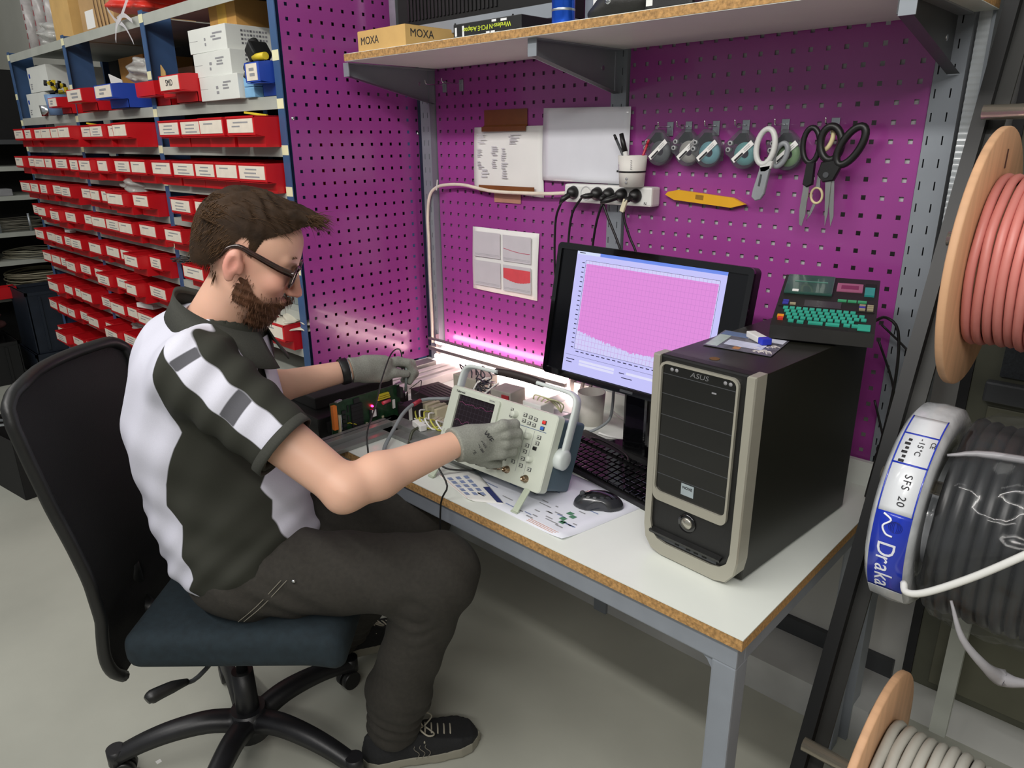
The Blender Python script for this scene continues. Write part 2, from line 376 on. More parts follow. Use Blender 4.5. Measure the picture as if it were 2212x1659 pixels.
for x in (-.85, .703):
    for y in (-.352, .285):
        b = B(); b.bb((x, y, 0), (x+.045, y+.045, .657), .004)
        if x > 0 and y < 0:
            b.prism([(0, 0), (0, -.03), (-.012, -.012), (-.03, 0)], .03, frame((x, y+.038, .655), (1, 0, 0), (0, 0, 1)))
        b.obj('leg', m_frame, t)
# ================================================================ shelf over the bench
t = thing('chipboard_shelf', 'white laminated chipboard shelf above the bench', 'shelf', (0, 0, 1.722))
b = B(); b.bb((-.755, -.368, .0), (.80, -.008, .0175)); b.obj('core', m_chip, t)
b = B(); b.bb((-.754, -.367, -.0012), (.80, -.008, 0)); b.obj('underside_laminate', m_lam, t)
b = B(); b.bb((-.754, -.367, .0175), (.80, -.008, .0188)); b.obj('top_laminate', m_lam, t)
def bracket(x, label):
    t = thing('shelf_bracket', label, 'bracket', (x, -.01, 1.7205))
    M = frame((0, 0, 0), (0, -1, 0), (0, 0, 1))
    b = B(); b.prism([(0, -.105), (.335, -.035), (.335, 0), (0, 0)], .003, M); b.obj('web', m_steel if x < 0 else m_dsteel, t)
    b = B(); b.bb((0, -.335, -.003), (.026, 0, 0)); b.bb((0, -.3375, -.038), (.026, -.335, 0)); b.obj('top_flange', m_steel, t)
    b = B(); b.add([(0, 0, -.105), (.02, 0, -.105), (.02, -.335, -.035), (0, -.335, -.035)], [(0, 1, 2, 3)]); b.obj('lower_flange', m_dsteel, t)
    b = B(); b.cyl((-.006, -.05, -.045), (.001, -.05, -.045), .006, seg=10); b.obj('rivet', m_chrome, t)
bracket(-.792, 'grey steel shelf bracket at the left end of the shelf')
bracket(-.055, 'grey steel shelf bracket under the middle of the shelf')
bracket(.735, 'dark steel shelf bracket under the right end of the shelf')
# ================================================================ things on the shelf
def boxthing(name, label, cat, lo, hi, mt, rotz=0, group=None, bev=.0015):
    c = [(a+b_)/2 for a, b_ in zip(lo, hi)]; d = [b_-a for a, b_ in zip(lo, hi)]
    t = thing(name, label, cat, (c[0], c[1], lo[2]), rotz, group)
    b = B(); b.bb((-d[0]/2, -d[1]/2, 0), (d[0]/2, d[1]/2, d[2]), bev); b.obj('carton' if 'box' in cat else 'body', mt, t)
    return t, d
ZS = 1.7411
t, d = boxthing('carton_box', 'small brown cardboard box printed MOXA on the chipboard shelf', 'box', (-.70, -.355, ZS), (-.486, -.17, ZS+.052), m_card)
b = B(); b.bb((-d[0]/2+.001, -d[1]/2+.001, d[2]), (d[0]/2-.001, 0, d[2]+.0012)); b.bb((-d[0]/2+.001, .0015, d[2]), (d[0]/2-.001, d[1]/2-.001, d[2]+.0012)); b.obj('flap', m_card, t)
text('MOXA', .028, FXN((-d[0]*.24, -d[1]/2-.0004, .026)), m_ink, t); text('MOXA', .028, FPX_((d[0]/2+.0004, -.035, .033)), m_ink, t)
t, d = boxthing('black_box', 'flat black box with upside-down yellow-green lettering, right of the brown box', 'box', (-.335, -.32, ZS), (-.10, -.19, ZS+.038), m_black)
m_lime = mat('lime_print', '#c6d53a', .5); m_wprint = mat('white_print', '#d8d8d8', .5)
M = frame((.0, -d[1]/2-.0004, .022), (-1, 0, 0), (0, 0, -1)); text('Wireless-N PCI-E Adapter', .0155, M, m_lime, t)
for q in ((-.085, -.078, .006, .032), (-.112, -.105, .01, .03), (.02, .035, .031, .036), (.0, .012, .005, .012), (.016, .03, .005, .012), (.05, .07, .030, .035)): b = B(); b.bb((q[0], -d[1]/2-.0006, q[2]), (q[1], -d[1]/2, q[3])); b.obj('print_mark', m_wprint, t)
# rack equipment behind
t = thing('rack_equipment', 'black ventilated rack unit on a grey tray, at the back of the shelf', 'equipment', (-.47, -.09, ZS))
b = B(); b.bb((-.30, -.06, .06), (.32, .07, .24), .002); b.obj('housing', m_blackm, t)
for i in range(24): b = B(); b.bb((-.25+i*.016, -.064, .10), (-.242+i*.016, -.06, .22)); b.obj('vent_fin', m_black, t)
b = B(); b.bb((-.36, -.10, .045), (.36, -.06, .05)); b.bb((-.36, -.10, .05), (.36, -.096, .078)); b.bb((-.36, -.06, .0), (-.34, .06, .05)); b.bb((.34, -.06, .0), (.36, .06, .05)); b.obj('tray', m_steel, t)
for x in (-.28, .0, .22): b = B(); b.cyl((x, -.1005, .064), (x, -.096, .064), .004, seg=8); b.obj('tray_hole', m_blackm, t)
b = B(); b.bb((-.335, -.066, .08), (-.305, .06, .26)); b.obj('rack_ear', m_galv, t)
# blue can
t = thing('spray_can', 'metallic blue spray can standing on the shelf', 'can', (.018, -.31, ZS))
b = B(); b.lathe([(0, 0), (.024, 0), (.026, .004), (.026, .14), (.024, .15), (.018, .158), (.018, .165), (0, .165)], 28); b.obj('can_body', mat('blue_metallic', '#1f55c8', .22, metal=.6, var=.1), t)
b = B(); b.lathe([(.0262, .03), (.0264, .031), (.0264, .034), (.0262, .035)], 28); b.obj('ring', m_galv, t)
t = thing('white_card', 'small white card standing behind the blue can', 'card', (.07, -.27, ZS)); b = B(); b.bb((0, 0, 0), (.012, .05, .075)); b.obj('card', m_paper, t); b = B(); b.bb((-.03, .01, 0), (0, .05, .1)); b.obj('grey_side', m_steel, t)
# green case and dark bag
t = thing('equipment_case', 'dark green plastic case behind the bag on the shelf', 'case', (.23, -.12, ZS)); b = B(); b.bb((-.13, -.06, 0), (.13, .08, .2), .012); b.obj('shell', mat('dark_green_plastic', '#12382e', .5), t)
t = thing('tool_pouch', 'dark leather pouch with a round metal snap on the shelf', 'pouch', (.17, -.28, ZS))
v, f = snet(sun([ell((0, 0, .03), (.075, .055, .036)), ell((-.045, .0, .016), (.05, .05, .018))], .02), (-.12, -.08, -.002), (.1, .08, .08), .005)
link('pouch_body', npmesh('pouch_body', v, f, mat('dark_leather', '#1d1c19', .55, var=.2, bump=.3, bscale=160)), t)
b = B(); b.lathe([(0, .004), (.005, .0035), (.008, .001), (.008, -.003)], 16, frame((-.012, -.0535, .034), (1, 0, 0), (0, .2, 1))); b.obj('snap', m_chrome, t)
t = thing('black_camera', 'black device lying on the shelf right of the pouch', 'device', (.30, -.29, ZS)); b = B(); b.bb((-.055, -.04, 0), (.055, .05, .035), .008); b.obj('body', m_black, t); b = B(); b.bb((-.05, -.041, .012), (-.035, -.04, .028)); b.obj('sticker', m_white, t)
for i, x in enumerate((.385, .42, .452, .485)):
    t = thing('glass_jar', ['small glass jar next to the black device', 'second small glass jar from the black device', 'third small glass jar from the black device', 'rightmost small glass jar on the shelf'][i], 'jar', (x, -.315+.01*(i % 2), ZS), 0, 'small jars on the shelf')
    b = B(); b.lathe([(0, 0), (.013, 0), (.0145, .003), (.0145, .03), (.011, .036), (.011, .04)], 18); b.obj('glass', mat('jar_glass', '#9aa3a4', .1, trans=.6, alpha=.8), t)
    b = B(); b.lathe([(.0125, .036), (.0125, .046), (0, .046)], 18); b.obj('lid', m_dsteel, t)
# ================================================================ bin rack
RX = [-.887, -1.80, -2.69, -3.58]; YF = -.51
SH = [1.487, 1.352, 1.226, 1.108, .982, .857, .722, .594, .43]
rack = thing('storage_rack', 'long blue steel rack with grey shelves full of red bins', 'rack', (-2.2, -.25, 0))
for i, x in enumerate(RX):
    top = 2.3 if i == 0 else 1.955
    b = B(); b.bb((x-.018, YF, 0), (x+.018, YF+.003, top)); b.bb((x-.018, YF+.003, 0), (x-.015, YF+.115, top))
    o = world(b.obj('front_post', m_blue, rack))
    for z in (1.93, 1.61, 1.36, 1.74, 1.12, .62, 1.48):
        if z < top-.02: b = B(); b.bb((x-.018, YF-.0008, z-.016), (x+.018, YF, z+.012)); world(b.obj('tape_mark', m_tapew, rack))
    b = B(); b.bb((x-.018, -.06, 0), (x+.018, -.02, top)); world(b.obj('rear_post', m_blue, rack))
for i in range(3):
    x0, x1 = RX[i+1]+.019, RX[i]-.019
    for z in [1.94, 1.63]+SH:
        lip = .036 if z > 1.6 else .028
        b = B(); b.bb((x0, YF+.002, z-.003), (x1, -.03, z)); b.bb((x0, YF+.0005, z-lip), (x1, YF+.002, z)); world(b.obj('shelf_board', m_rail, rack))
    b = B(); b.bb((x0, -.03, .3), (x1, -.028, 1.94)); world(b.obj('back_sheet', mat('rack_back', '#3a3a3c', .8), rack))
m_label = mat('bin_label', '#ddd3c4', .6, var=.06, scale=30)
def bin_mesh(w, dp, h):
    b = B(); t = .002
    out = [(.028, 0), (dp, 0), (dp, h), (0, h), (0, .036), (.028, .03)]
    for x in (-w/2, w/2-t): b.prism(out, t, frame((x, 0, 0), (0, 1, 0), (0, 0, 1)))
    b.bb((-w/2+t, .028, 0), (w/2-t, dp, t)); b.bb((-w/2+t, dp-t, t), (w/2-t, dp, h))
    b.bb((-w/2+t, .028, t), (w/2-t, .03, .03)); b.bb((-w/2+t, 0, .03), (w/2-t, .028, .032)); b.bb((-w/2, -.003, .034), (w/2, 0, h))
    b.bb((-w/2-.003, -.003, h), (w/2+.003, dp, h+.003)) if False else None
    for s in (-1, 1): b.bb((s*w/2-(.004 if s > 0 else 0), 0, h-.001), (s*w/2+(.0 if s > 0 else .004), dp, h+.002))
    b.bb((-w/2, -.005, h-.003), (w/2, 0, h+.002))
    return b.mesh('body', m_red)
def label_mesh(w, h):
    b = B(); b.bb((-w/2+.008, -.0042, .041), (w/2-.008, -.003, h-.006)); return b.mesh('label_card', m_label)
def ink_mesh(w, h, n):
    b = B(); rnd = random.Random(n)
    for k in range(rnd.choice((1, 2, 2, 3))):
        z = h-.018-.011*k; x = -w*.3+rnd.random()*.02; e = x+w*(.25+.35*rnd.random()); b.bb((x, -.0046, z), (min(e, w*.36), -.0042, z+.004))
    return b.mesh('label_print', m_gink)
BH = .086; VAR = {}
for w_ in (.118, .15, .172): VAR[w_] = (bin_mesh(w_, .30, BH), label_mesh(w_, BH), [ink_mesh(w_, BH, k) for k in range(3)])
ORD = ['first', 'second', 'third', 'fourth', 'fifth', 'sixth', 'seventh', 'eighth', 'ninth']
def put_bin(w, x, y, z, label, k, rz=0, bm=None):
    t = thing('storage_bin', label, 'bin', (x, y, z), rz, 'red bins on the rack')
    o = link('body', VAR[w][0], t)
    l = link('label_card', VAR[w][1], t); link('label_print', VAR[w][2][k % 3], l)
    return t
rnd = random.Random(21)
BAY = ['bay beside purple panel', 'middle rack bay', 'far rack bay']
for r, z in enumerate(SH):
    for bay in range(3):
        x1 = RX[bay]-.024; x0 = RX[bay+1]+.022; x = x1; n = 0
        while True:
            w = rnd.choice((.172, .172, .15, .15, .118)) if bay else rnd.choice((.172, .172, .15))
            if r == 0 and bay == 0 and n == 0: w = .172
            if x-w < x0: break
            xc = x-w/2; yo = YF-.055-rnd.choice((0, .0, .012, .02, .045)); x -= w+rnd.choice((.004, .006, .02))
            n += 1
            # behind the seated man nothing of the bins can be seen
            if bay == 0 and r >= 2 and (-1.35 < xc < -1.02 or (r >= 3 and xc > -1.5)) and not (r == 5 and xc > -1.05): continue
            if rnd.random() < .03 and r > 1: continue
            put_bin(w, xc, yo, z+.0005, f'red bin in {ORD[r]} row from top, {ORD[n-1]} from right, {BAY[bay]}', rnd.randrange(9), rnd.uniform(-.02, .02))
# ---- odd things poking out of bins and shelves
def bag(name, label, c, r, mt, cat='bag', seed=0):
    rs = np.random.RandomState(seed); ph = rs.rand(6)*6.28
    def f(p):
        q = p/np.array(r, np.float32); d = (np.linalg.norm(q, axis=-1)-1)*min(r)
        return d+min(r)*.22*(np.sin(q[..., 0]*5+ph[0])*np.sin(q[..., 1]*4+ph[1])+.7*np.sin(q[..., 2]*7+ph[2]+q[..., 0]*3))
    v, fc = snet(f, [-x*1.5 for x in r], [x*1.5 for x in r], min(r)/7); v[:, 2] -= v[:, 2].min()
    o = link(name, npmesh(name, v, fc, mt)); o.location = c; return tag(o, label, cat)
m_poly = mat('clear_polybag', '#c9c9c4', .2, var=.15, alpha=.55, coat=.5, bump=.4, bscale=60)
bag('poly_bag', 'crumpled clear plastic bag bulging over a bin in the middle bay', (-2.12, -.50, SH[2]+.06), (.09, .05, .04), m_poly, seed=3)
bag('poly_bag', 'small shiny plastic bag on a low bin in the middle bay', (-2.42, -.48, SH[7]+.06), (.05, .04, .025), m_poly, seed=4)
bag('poly_bag', 'grey plastic bag resting on bins of the far bay', (-3.2, -.46, SH[4]+.06), (.07, .04, .025), m_poly, seed=5)
bag('foil_bag', 'dark antistatic bag lying on bins beside the second rack post', (-1.72, -.50, SH[4]+.07), (.07, .05, .012), mat('antistatic_foil', '#4a4a4e', .2, metal=.6, var=.2), seed=6)
def flatpack(name, label, c, d, mt, rz=0, cat='packet'):
    t = thing(name, label, cat, c, rz); b = B(); b.bb((-d[0]/2, -d[1]/2, 0), (d[0]/2, d[1]/2, d[2]), .002); b.obj('packet', mt, t); return t
flatpack('paper_packet', 'white paper packet lying across bins of the middle bay', (-2.16, -.52, SH[6]+.09), (.12, .05, .02), m_paper, .2)
flatpack('paper_packet', 'small white packet on top of a far bay bin', (-3.05, -.53, SH[4]+.09), (.06, .03, .012), m_paper, .1)
t = thing('green_tube', 'green rounded tube end between the first row bins by the third post', 'tube', (-2.64, -.50, SH[0])); b = B(); b.lathe([(0, 0), (.035, .0), (.042, .03), (.04, .075), (.02, .085), (0, .086)], 14); b.obj('tube_body', mat('leaf_green', '#5d7a34', .5), t)
for i, (x, z) in enumerate(((-2.45, SH[0]+.085), (-1.02, SH[0]+.088))):
    t = thing('cable_tie_bundle', ['yellow plastic strip sticking out of a middle bay bin', 'yellow plastic strip sticking out of the large bin beside the purple panel'][i], 'strip', (x, -.52, z), .3); b = B(); b.box((0, 0, .008), (.09, .008, .006), (0, .12, 0)); b.obj('strip', mat('yellow_plastic', '#d9c02c', .5), t)
# ================================================================ upper rack shelf
Z1 = 1.6305; Z2 = 1.9405
def lab_print(par, M, w, h, n, seed, mt=None):
    rs = random.Random(seed)
    for k in range(n):
        b = B(); x = -w/2+rs.random()*w*.2; e = x+w*(.4+.5*rs.random()); z = h/2-(k+.5)*h/n
        b.add([M @ Vector(q) for q in ((x, z-h*.28/n, 0), (e, z-h*.28/n, 0), (e, z+h*.28/n, 0), (x, z+h*.28/n, 0))], [(0, 1, 2, 3)]); b.obj('print_line', mt or m_gink, par)
m_wcarton = mat('white_carton', '#d6d8d2', .7, var=.04, scale=10)
for k, (xa, xb, y, z, l) in enumerate(((-1.362, -1.082, -.53, Z1, 'bottom'), (-1.385, -1.130, -.525, Z1+.0725, 'middle'), (-1.404, -1.158, -.52, Z1+.146, 'top'))):
    t = thing('white_carton_box', f'flat white carton with barcodes, {l} one of the stack of three', 'box', ((xa+xb)/2, y, z), .03*(k-1), 'white cartons stacked on the rack')
    w = xb-xa; b = B(); b.bb((-w/2, 0, 0), (w/2, .36, .072), .0015); b.obj('carton', m_wcarton, t)
    b = B(); b.bb((-w/2+.001, -.0006, .036), (-w/2+.06, 0, .0366)); b.obj('lid_seam', m_gink, t)
    lab_print(t, FXN((.06, -.0006, .042)), .07, .026, 3, k); lab_print(t, FXN((-.01, -.0006, .03)), .02, .03, 2, k+5)
    for j in range(4):
        zz = .056-.012*j
        for q in range(9 if j != 3 else 6):
            b = B(); b.bb((w/2, .05+.0105*q, zz-.003), (w/2+.0006, .057+.0105*q, zz+.003)); b.obj('barcode_bar', m_gink if q % 3 else mat('mid_ink', '#5c5c60', .8), t)
t, d = boxthing('brown_carton_box', 'tall brown carton on top of the white cartons', 'box', (-1.37, -.46, Z1+.2185), (-1.19, -.15, Z1+.300), m_kraft)
b = B(); b.bb((-.03, -d[1]/2-.0008, 0), (.03, -d[1]/2, d[2])); b.obj('packing_tape', mat('tan_tape', '#d5a94f', .35), t)
t = thing('white_tube', 'upright white cardboard tube left of the tall brown carton', 'tube', (-1.43, -.30, Z1)); b = B(); b.cyl((0, 0, 0), (0, 0, .29), .036, seg=24); b.obj('tube_wall', m_white, t); b = B(); b.cyl((0, 0, .29), (0, 0, .296), .038, seg=24); b.obj('end_cap', m_white, t)
def obin(label, x, y, z, w, dp, h, mt, lab=True, txt=None):
    t = thing('storage_bin', label, 'bin', (x, y, z), 0, 'bins on the upper rack shelf'); b = B(); T = .002
    out = [(.05, 0), (dp, 0), (dp, h), (.03, h), (0, h*.96), (0, h*.42), (.05, h*.36)]
    for xx in (-w/2, w/2-T): b.prism(out, T, frame((xx, 0, 0), (0, 1, 0), (0, 0, 1)))
    b.bb((-w/2, .05, 0), (w/2, dp, T)); b.bb((-w/2, dp-T, 0), (w/2, dp, h)); b.bb((-w/2, .05, 0), (w/2, .052, h*.36)); b.bb((-w/2, 0, h*.36), (w/2, .05, h*.38)); b.bb((-w/2, -.002, h*.4), (w/2, 0, h*.96))
    b.obj('body', mt, t)
    if lab:
        b = B(); b.bb((-w/2+.01, -.0034, h*.44), (w/2-.012, -.002, h*.92)); l = b.obj('label_card', m_label, t)
        if txt: text(txt, .028, FXN((0, -.004, h*.68)), m_ink, t)
        else: lab_print(t, FXN((0, -.004, h*.68)), w*.5, h*.3, 2, int(x*100))
    return t
obin('red bin with a card reading SMD, left of the white cartons', -1.452, -.585, Z1, .17, .30, .088, m_red, True, 'SMD')
obin('empty-looking low red bin half hidden behind the SMD bin', -1.595, -.53, Z1, .10, .28, .06, m_red, False)
obin('red bin left of the blue bin on the upper shelf', -2.37, -.60, Z1, .19, .30, .088, m_red)
obin('blue bin with a handwritten card between two red bins', -2.03, -.60, Z1, .19, .30, .088, m_bluebin)
obin('red bin without a card, right of the blue bin', -1.885+.13, -.55, Z1, .17, .30, .085, m_red, False)
obin('small red bin in front of the white software boxes in the far bay', -2.74, -.58, Z1, .13, .28, .07, m_red)
obin('blue bin at the right end of the upper shelf beside the purple panel', -.955, -.55, Z1, .085, .26, .095, m_bluebin)
b = thing('light_blue_box', 'light blue plastic box stacked beside the blue bin', 'box', (-1.045, -.52, Z1))
q = B(); q.bb((-.03, 0, 0), (.03, .12, .03), .003); q.obj('lower_tray', mat('light_blue_plastic', '#7fb2d8', .45), b); q = B(); q.bb((-.03, 0, .031), (.03, .12, .06), .003); q.obj('upper_tray', MATS['light_blue_plastic'], b)
def adapter(label, c, rot):
    t = thing('power_adapter', label, 'adapter', c, 0, 'black adapters on the rack', rot)
    b = B(); b.bb((-.02, -.03, 0), (.02, .03, .05), .006); b.obj('block', m_black, t)
    b = B(); b.cyl((0, 0, .05), (0, 0, .066), .016, seg=14); b.obj('socket', m_blackm, t)
    for s in (-.008, .008): b = B(); b.cyl((s, 0, -.02), (s, 0, 0), .0023, seg=8); b.obj('pin', m_chrome, t)
adapter('black plug adapter leaning above the yellow roll', (-.985, -.50, Z1+.105), (0, -.7, 0)); adapter('black plug adapter wedged left of the light blue box', (-1.06, -.47, Z1+.062), (1.2, .3, .4))
t = thing('yellow_roll', 'small yellow roll on the blue bin', 'roll', (-.955, -.52, Z1+.098)); b = B(); b.cyl((-.035, 0, .01), (.03, 0, .01), .0105, seg=14); b.obj('roll_body', MATS['yellow_plastic'], t)
t = thing('metal_sheet', 'grey sheet metal plate standing at the back left of the white cartons', 'sheet', (-1.62, -.2, Z1)); b = B(); b.bb((-.13, 0, 0), (.13, .01, .2)); b.obj('sheet', mat('blue_grey_sheet', '#69727a', .5), t)
# middle bay
t, d = boxthing('carton_box', 'opened brown carton at the back of the middle bay', 'box', (-2.66, -.30, Z1), (-2.37, -.08, Z1+.24), m_kraft); b = B(); b.bb((-d[0]/2, -d[1]/2-.002, .10), (d[0]/2, -d[1]/2, .103)); b.obj('carton_fold', m_card, t)
t, d = boxthing('dark_carton_box', 'dark brown open carton behind the blue bin', 'box', (-2.3, -.30, Z1), (-1.9, -.1, Z1+.16), mat('dark_carton', '#54351f', .85))
bag('poly_bag', 'heap of clear plastic bags above the blue bin', (-1.98, -.45, Z1+.085), (.11, .06, .045), m_poly, seed=9)
t = thing('folded_leaflet', 'white folded leaflet sticking up behind the blue bin label', 'leaflet', (-2.16, -.50, Z1+.07), .2); b = B(); b.box((0, 0, .03), (.09, .003, .05), (.3, .3, 0)); b.obj('leaf', m_paper, t)
t = thing('carton_flap', 'loose piece of cardboard standing in the red bin right of the blue bin', 'cardboard', (-1.77, -.47, Z1+.07)); b = B(); b.prism([(0, 0), (.055, 0), (.05, .05), (.02, .075)], .003, FXN((-.03, 0, 0))); b.obj('flap', m_card, t)
# far bay
for i, (x, z, l) in enumerate(((-3.50, Z1, 'lower'), (-3.40, Z1+.122, 'upper'))):
    t = thing('product_box', f'white product box with blue mark, {l} of two stacked in the far bay', 'box', (x, -.47, z), 0, 'white product boxes'); b = B(); b.bb((-.06, 0, 0), (.26, .26, .12), .0015); b.obj('carton', m_wcarton, t)
    b = B(); b.bb((-.045, -.0007, .07), (-.02, 0, .09)); b.obj('blue_mark', m_bluebin, t); lab_print(t, FXN((-.02, -.0007, .03)), .04, .03, 3, i)
t = thing('screw_tub', 'small tub of yellow and black connectors in the far bay', 'tub', (-2.93, -.50, Z1)); b = B(); b.lathe([(0, 0), (.05, 0), (.058, .09), (.054, .09), (.047, .004), (0, .004)], 18); b.obj('tub_wall', mat('tub_blue', '#6c8cb4', .4), t)
rs = random.Random(3)
for k in range(14):
    b = B(); b.box((rs.uniform(-.045, .045), rs.uniform(-.04, .04), .09+rs.random()*.06), (.022, .012, .014), (rs.random()*3, rs.random()*3, rs.random()*3)); b.obj('connector', MATS['yellow_plastic'] if k % 2 else m_black, t)
t = thing('chrome_cup', 'shiny metal cup standing low in the far bay', 'cup', (-3.13, -.50, Z1)); b = B(); b.lathe([(0, 0), (.03, 0), (.034, .05), (.03, .05), (.027, .004), (0, .004)], 18); b.obj('cup_wall', m_chrome, t)
# ================================================================ top of the rack
t, d = boxthing('carton_box', 'tall brown carton on top of the rack', 'box', (-2.90, -.47, Z2), (-2.66, -.12, Z2+.42), m_card)
t, d = boxthing('paper_sack', 'brown paper wrapped parcel on top of the rack beside the tall carton', 'parcel', (-2.62, -.44, Z2), (-2.24, -.1, Z2+.4), mat('brown_paper', '#b39062', .85, var=.15, scale=7, bump=.4, bscale=25)); b = B(); b.bb((-.13, -d[1]/2-.001, .03), (-.03, -d[1]/2, .10)); b.obj('white_sticker', m_paper, t)
for i in range(4): b = B(); x = .02+i*.04; b.tube([(x, -d[1]/2-.004, .02), (x-.01, -d[1]/2-.006, .15), (x+.02, -d[1]/2-.004, .39)], .002, 6); b.obj('wire', mat('brown_wire', '#5a4128', .6), t)
bag('red_bag', 'red plastic bag hanging over the top shelf edge of the middle bay', (-1.99, -.40, Z2), (.2, .11, .055), mat('red_film', '#d0382c', .35, var=.12, bump=.3, bscale=40), seed=12)
t = thing('plastic_ribbon', 'clear plastic strip tangle hanging from the top shelf edge', 'strip', (-1.95, YF-.006, Z2)); 
for pts in ([(-.14, 0, .05), (-.05, -.01, -.0), (.03, -.01, -.03), (.09, -.01, -.09)], [(.14, 0, .10), (.03, -.012, .01), (-.04, -.012, -.02), (-.08, -.01, -.07)], [(-.03, -.01, .0), (.05, -.014, .005), (.11, -.01, -.02)]):
    P = spline([Vector(q) for q in pts], 6); b = B(); b.grid([[tuple(q+Vector((0, 0, .010))) for q in P], [tuple(q-Vector((0, 0, .006))+Vector((.004, 0, 0))) for q in P]]); b.obj('strip', mat('clear_strip', '#d9d6da', .2, alpha=.8), t)
for i in range(5):
    t = thing('film_roll', f'{["leftmost","second","third","fourth","rightmost"][i]} of the upright rolls of printed clear film on the rack end', 'roll', (-3.53+i*.085, -.38+.03*(i % 2), Z2), 0, 'upright film rolls')
    b = B(); b.cyl((0, 0, 0), (.01*(i-2), 0, .30+.05*((i*3) % 4)), .033, seg=14); b.obj('roll_body', mat('film_clear', '#b9b4b2', .25, var=.2, scale=30, alpha=.85), t)
    b = B()
    for k in range(5): b.box((.004*(i-2)*.3, -.0335, .05+k*.045), (.006, .001, .028)); 
    b.obj('red_print', mat('red_print', '#a23a44', .6), t)['kind'] = 'stuff'
bag('poly_bag', 'crumpled white bag on the top shelf between film rolls and carton', (-3.03, -.42, Z2), (.12, .07, .05), m_poly, seed=15)
t = thing('black_tape_ring', 'black square loop hanging on the wall above the rack', 'loop', (-3.5, .05, 2.55)); b = B(); b.tube([(-.07, 0, -.06), (.07, 0, -.06), (.07, 0, .06), (-.07, 0, .06)], .01, 6, True, 1); b.obj('loop_frame', m_black, t)
# ================================================================ instrument seen in the near bay
t = thing('bench_instrument', 'grey instrument with teal edged display on the rack behind the man', 'instrument', (-.99, -.46, SH[4]))
b = B(); b.bb((-.07, 0, 0), (.075, .2, .10), .004); b.obj('housing', mat('instrument_grey', '#7d8584', .5), t)
b = B(); b.bb((-.03, -.006, .03), (.07, 0, .098), .003); b.obj('bezel', mat('teal_plastic', '#3d7f86', .4), t); b = B(); b.bb((-.022, -.008, .038), (.062, -.006, .09)); b.obj('display', m_gloss, t)
t = thing('white_bag_load', 'white plastic wrapped goods in the red bin left of the purple panel', 'bag', (0, 0, 0)); bpy.data.objects.remove(t)
bag('poly_bag', 'white plastic bag filling the low red bin left of the purple panel', (-.97, -.47, SH[5]+.045), (.08, .08, .028), mat('milky_bag', '#c3bfae', .35, var=.15, bump=.3, bscale=40), seed=31)
# ================================================================ far left rack, crates
m_drack = mat('dark_rack', '#2b2d30', .6, var=.1)
t = thing('side_rack', 'dark steel rack with grey shelves along the left wall', 'rack', (-5.0, -1.0, 0))
for z in (1.53, 1.36, 1.17, .93, .74, .50): b = B(); b.bb((-.25, -1.0, z-.03), (.25, .98, z)); b.obj('shelf_board', m_rail if z < 1.5 else m_dsteel, t)
for y in (-1.0, .93): b = B(); b.bb((.21, y, 0), (.25, y+.04, 2.0)); b.obj('post', m_drack, t)
b = B(); b.bb((-.25, -1, 0), (-.24, 1, 2.0)); b.obj('back_sheet', m_blackm, t)
def coil(label, c, R, n, col, seed):
    rs = random.Random(seed); t = thing('cable_coil', label, 'cable coil', c, 0, 'cable coils on the side rack'); b = B()
    for k in range(n):
        r = R*rs.uniform(.75, 1); z = .008+k*.0075; e = rs.uniform(-.02, .02); b.tube([(math.cos(a)*r*1.0+e, math.sin(a)*r*1.15, z+rs.uniform(-.008, .008)) for a in np.linspace(0, 2*PI, 9)[:-1]], .004, 5, True, 3)
    o = b.obj('cable_turns', mat('cable_'+col, '#'+col, .6), t); o['kind'] = 'stuff'
coil('dark grey cable coil on the fourth shelf of the side rack', (-4.93, -.35, .93), .17, 9, '6d6a5e', 1); coil('beige cable coil on the fifth shelf of the side rack', (-4.93, -.28, .74), .17, 6, '8d8a78', 2); coil('thick heap of beige cable on the lowest shelf of the side rack', (-4.93, -.26, .50), .2, 18, '9a937c', 3)
for i, y in enumerate((-.48, -.30)): b = B(); b.cyl((-4.76, y, .93), (-4.76, y, 1.05), .008, seg=8); tag(b.obj('shelf_pin', m_galv), ['left', 'right'][i]+' of two upright metal pins on the side rack', 'pin')
b = B(); b.bb((-4.9, -.75, 1.1705), (-4.76, -.36, 1.215), .004); tag(b.obj('paper_bundle', m_gink), 'grey paper bundle on the third shelf of the side rack', 'bundle')
b = B(); b.bb((-4.95, -.70, .7405), (-4.78, -.53, .83), .003); tag(b.obj('orange_carton', mat('orange_carton', '#b8792f', .8)), 'orange-brown carton on the side rack at the left picture edge', 'box')
obin('small red bin on the lowest shelf of the side rack', -4.72, -.68, .5005, .1, .2, .08, m_red)
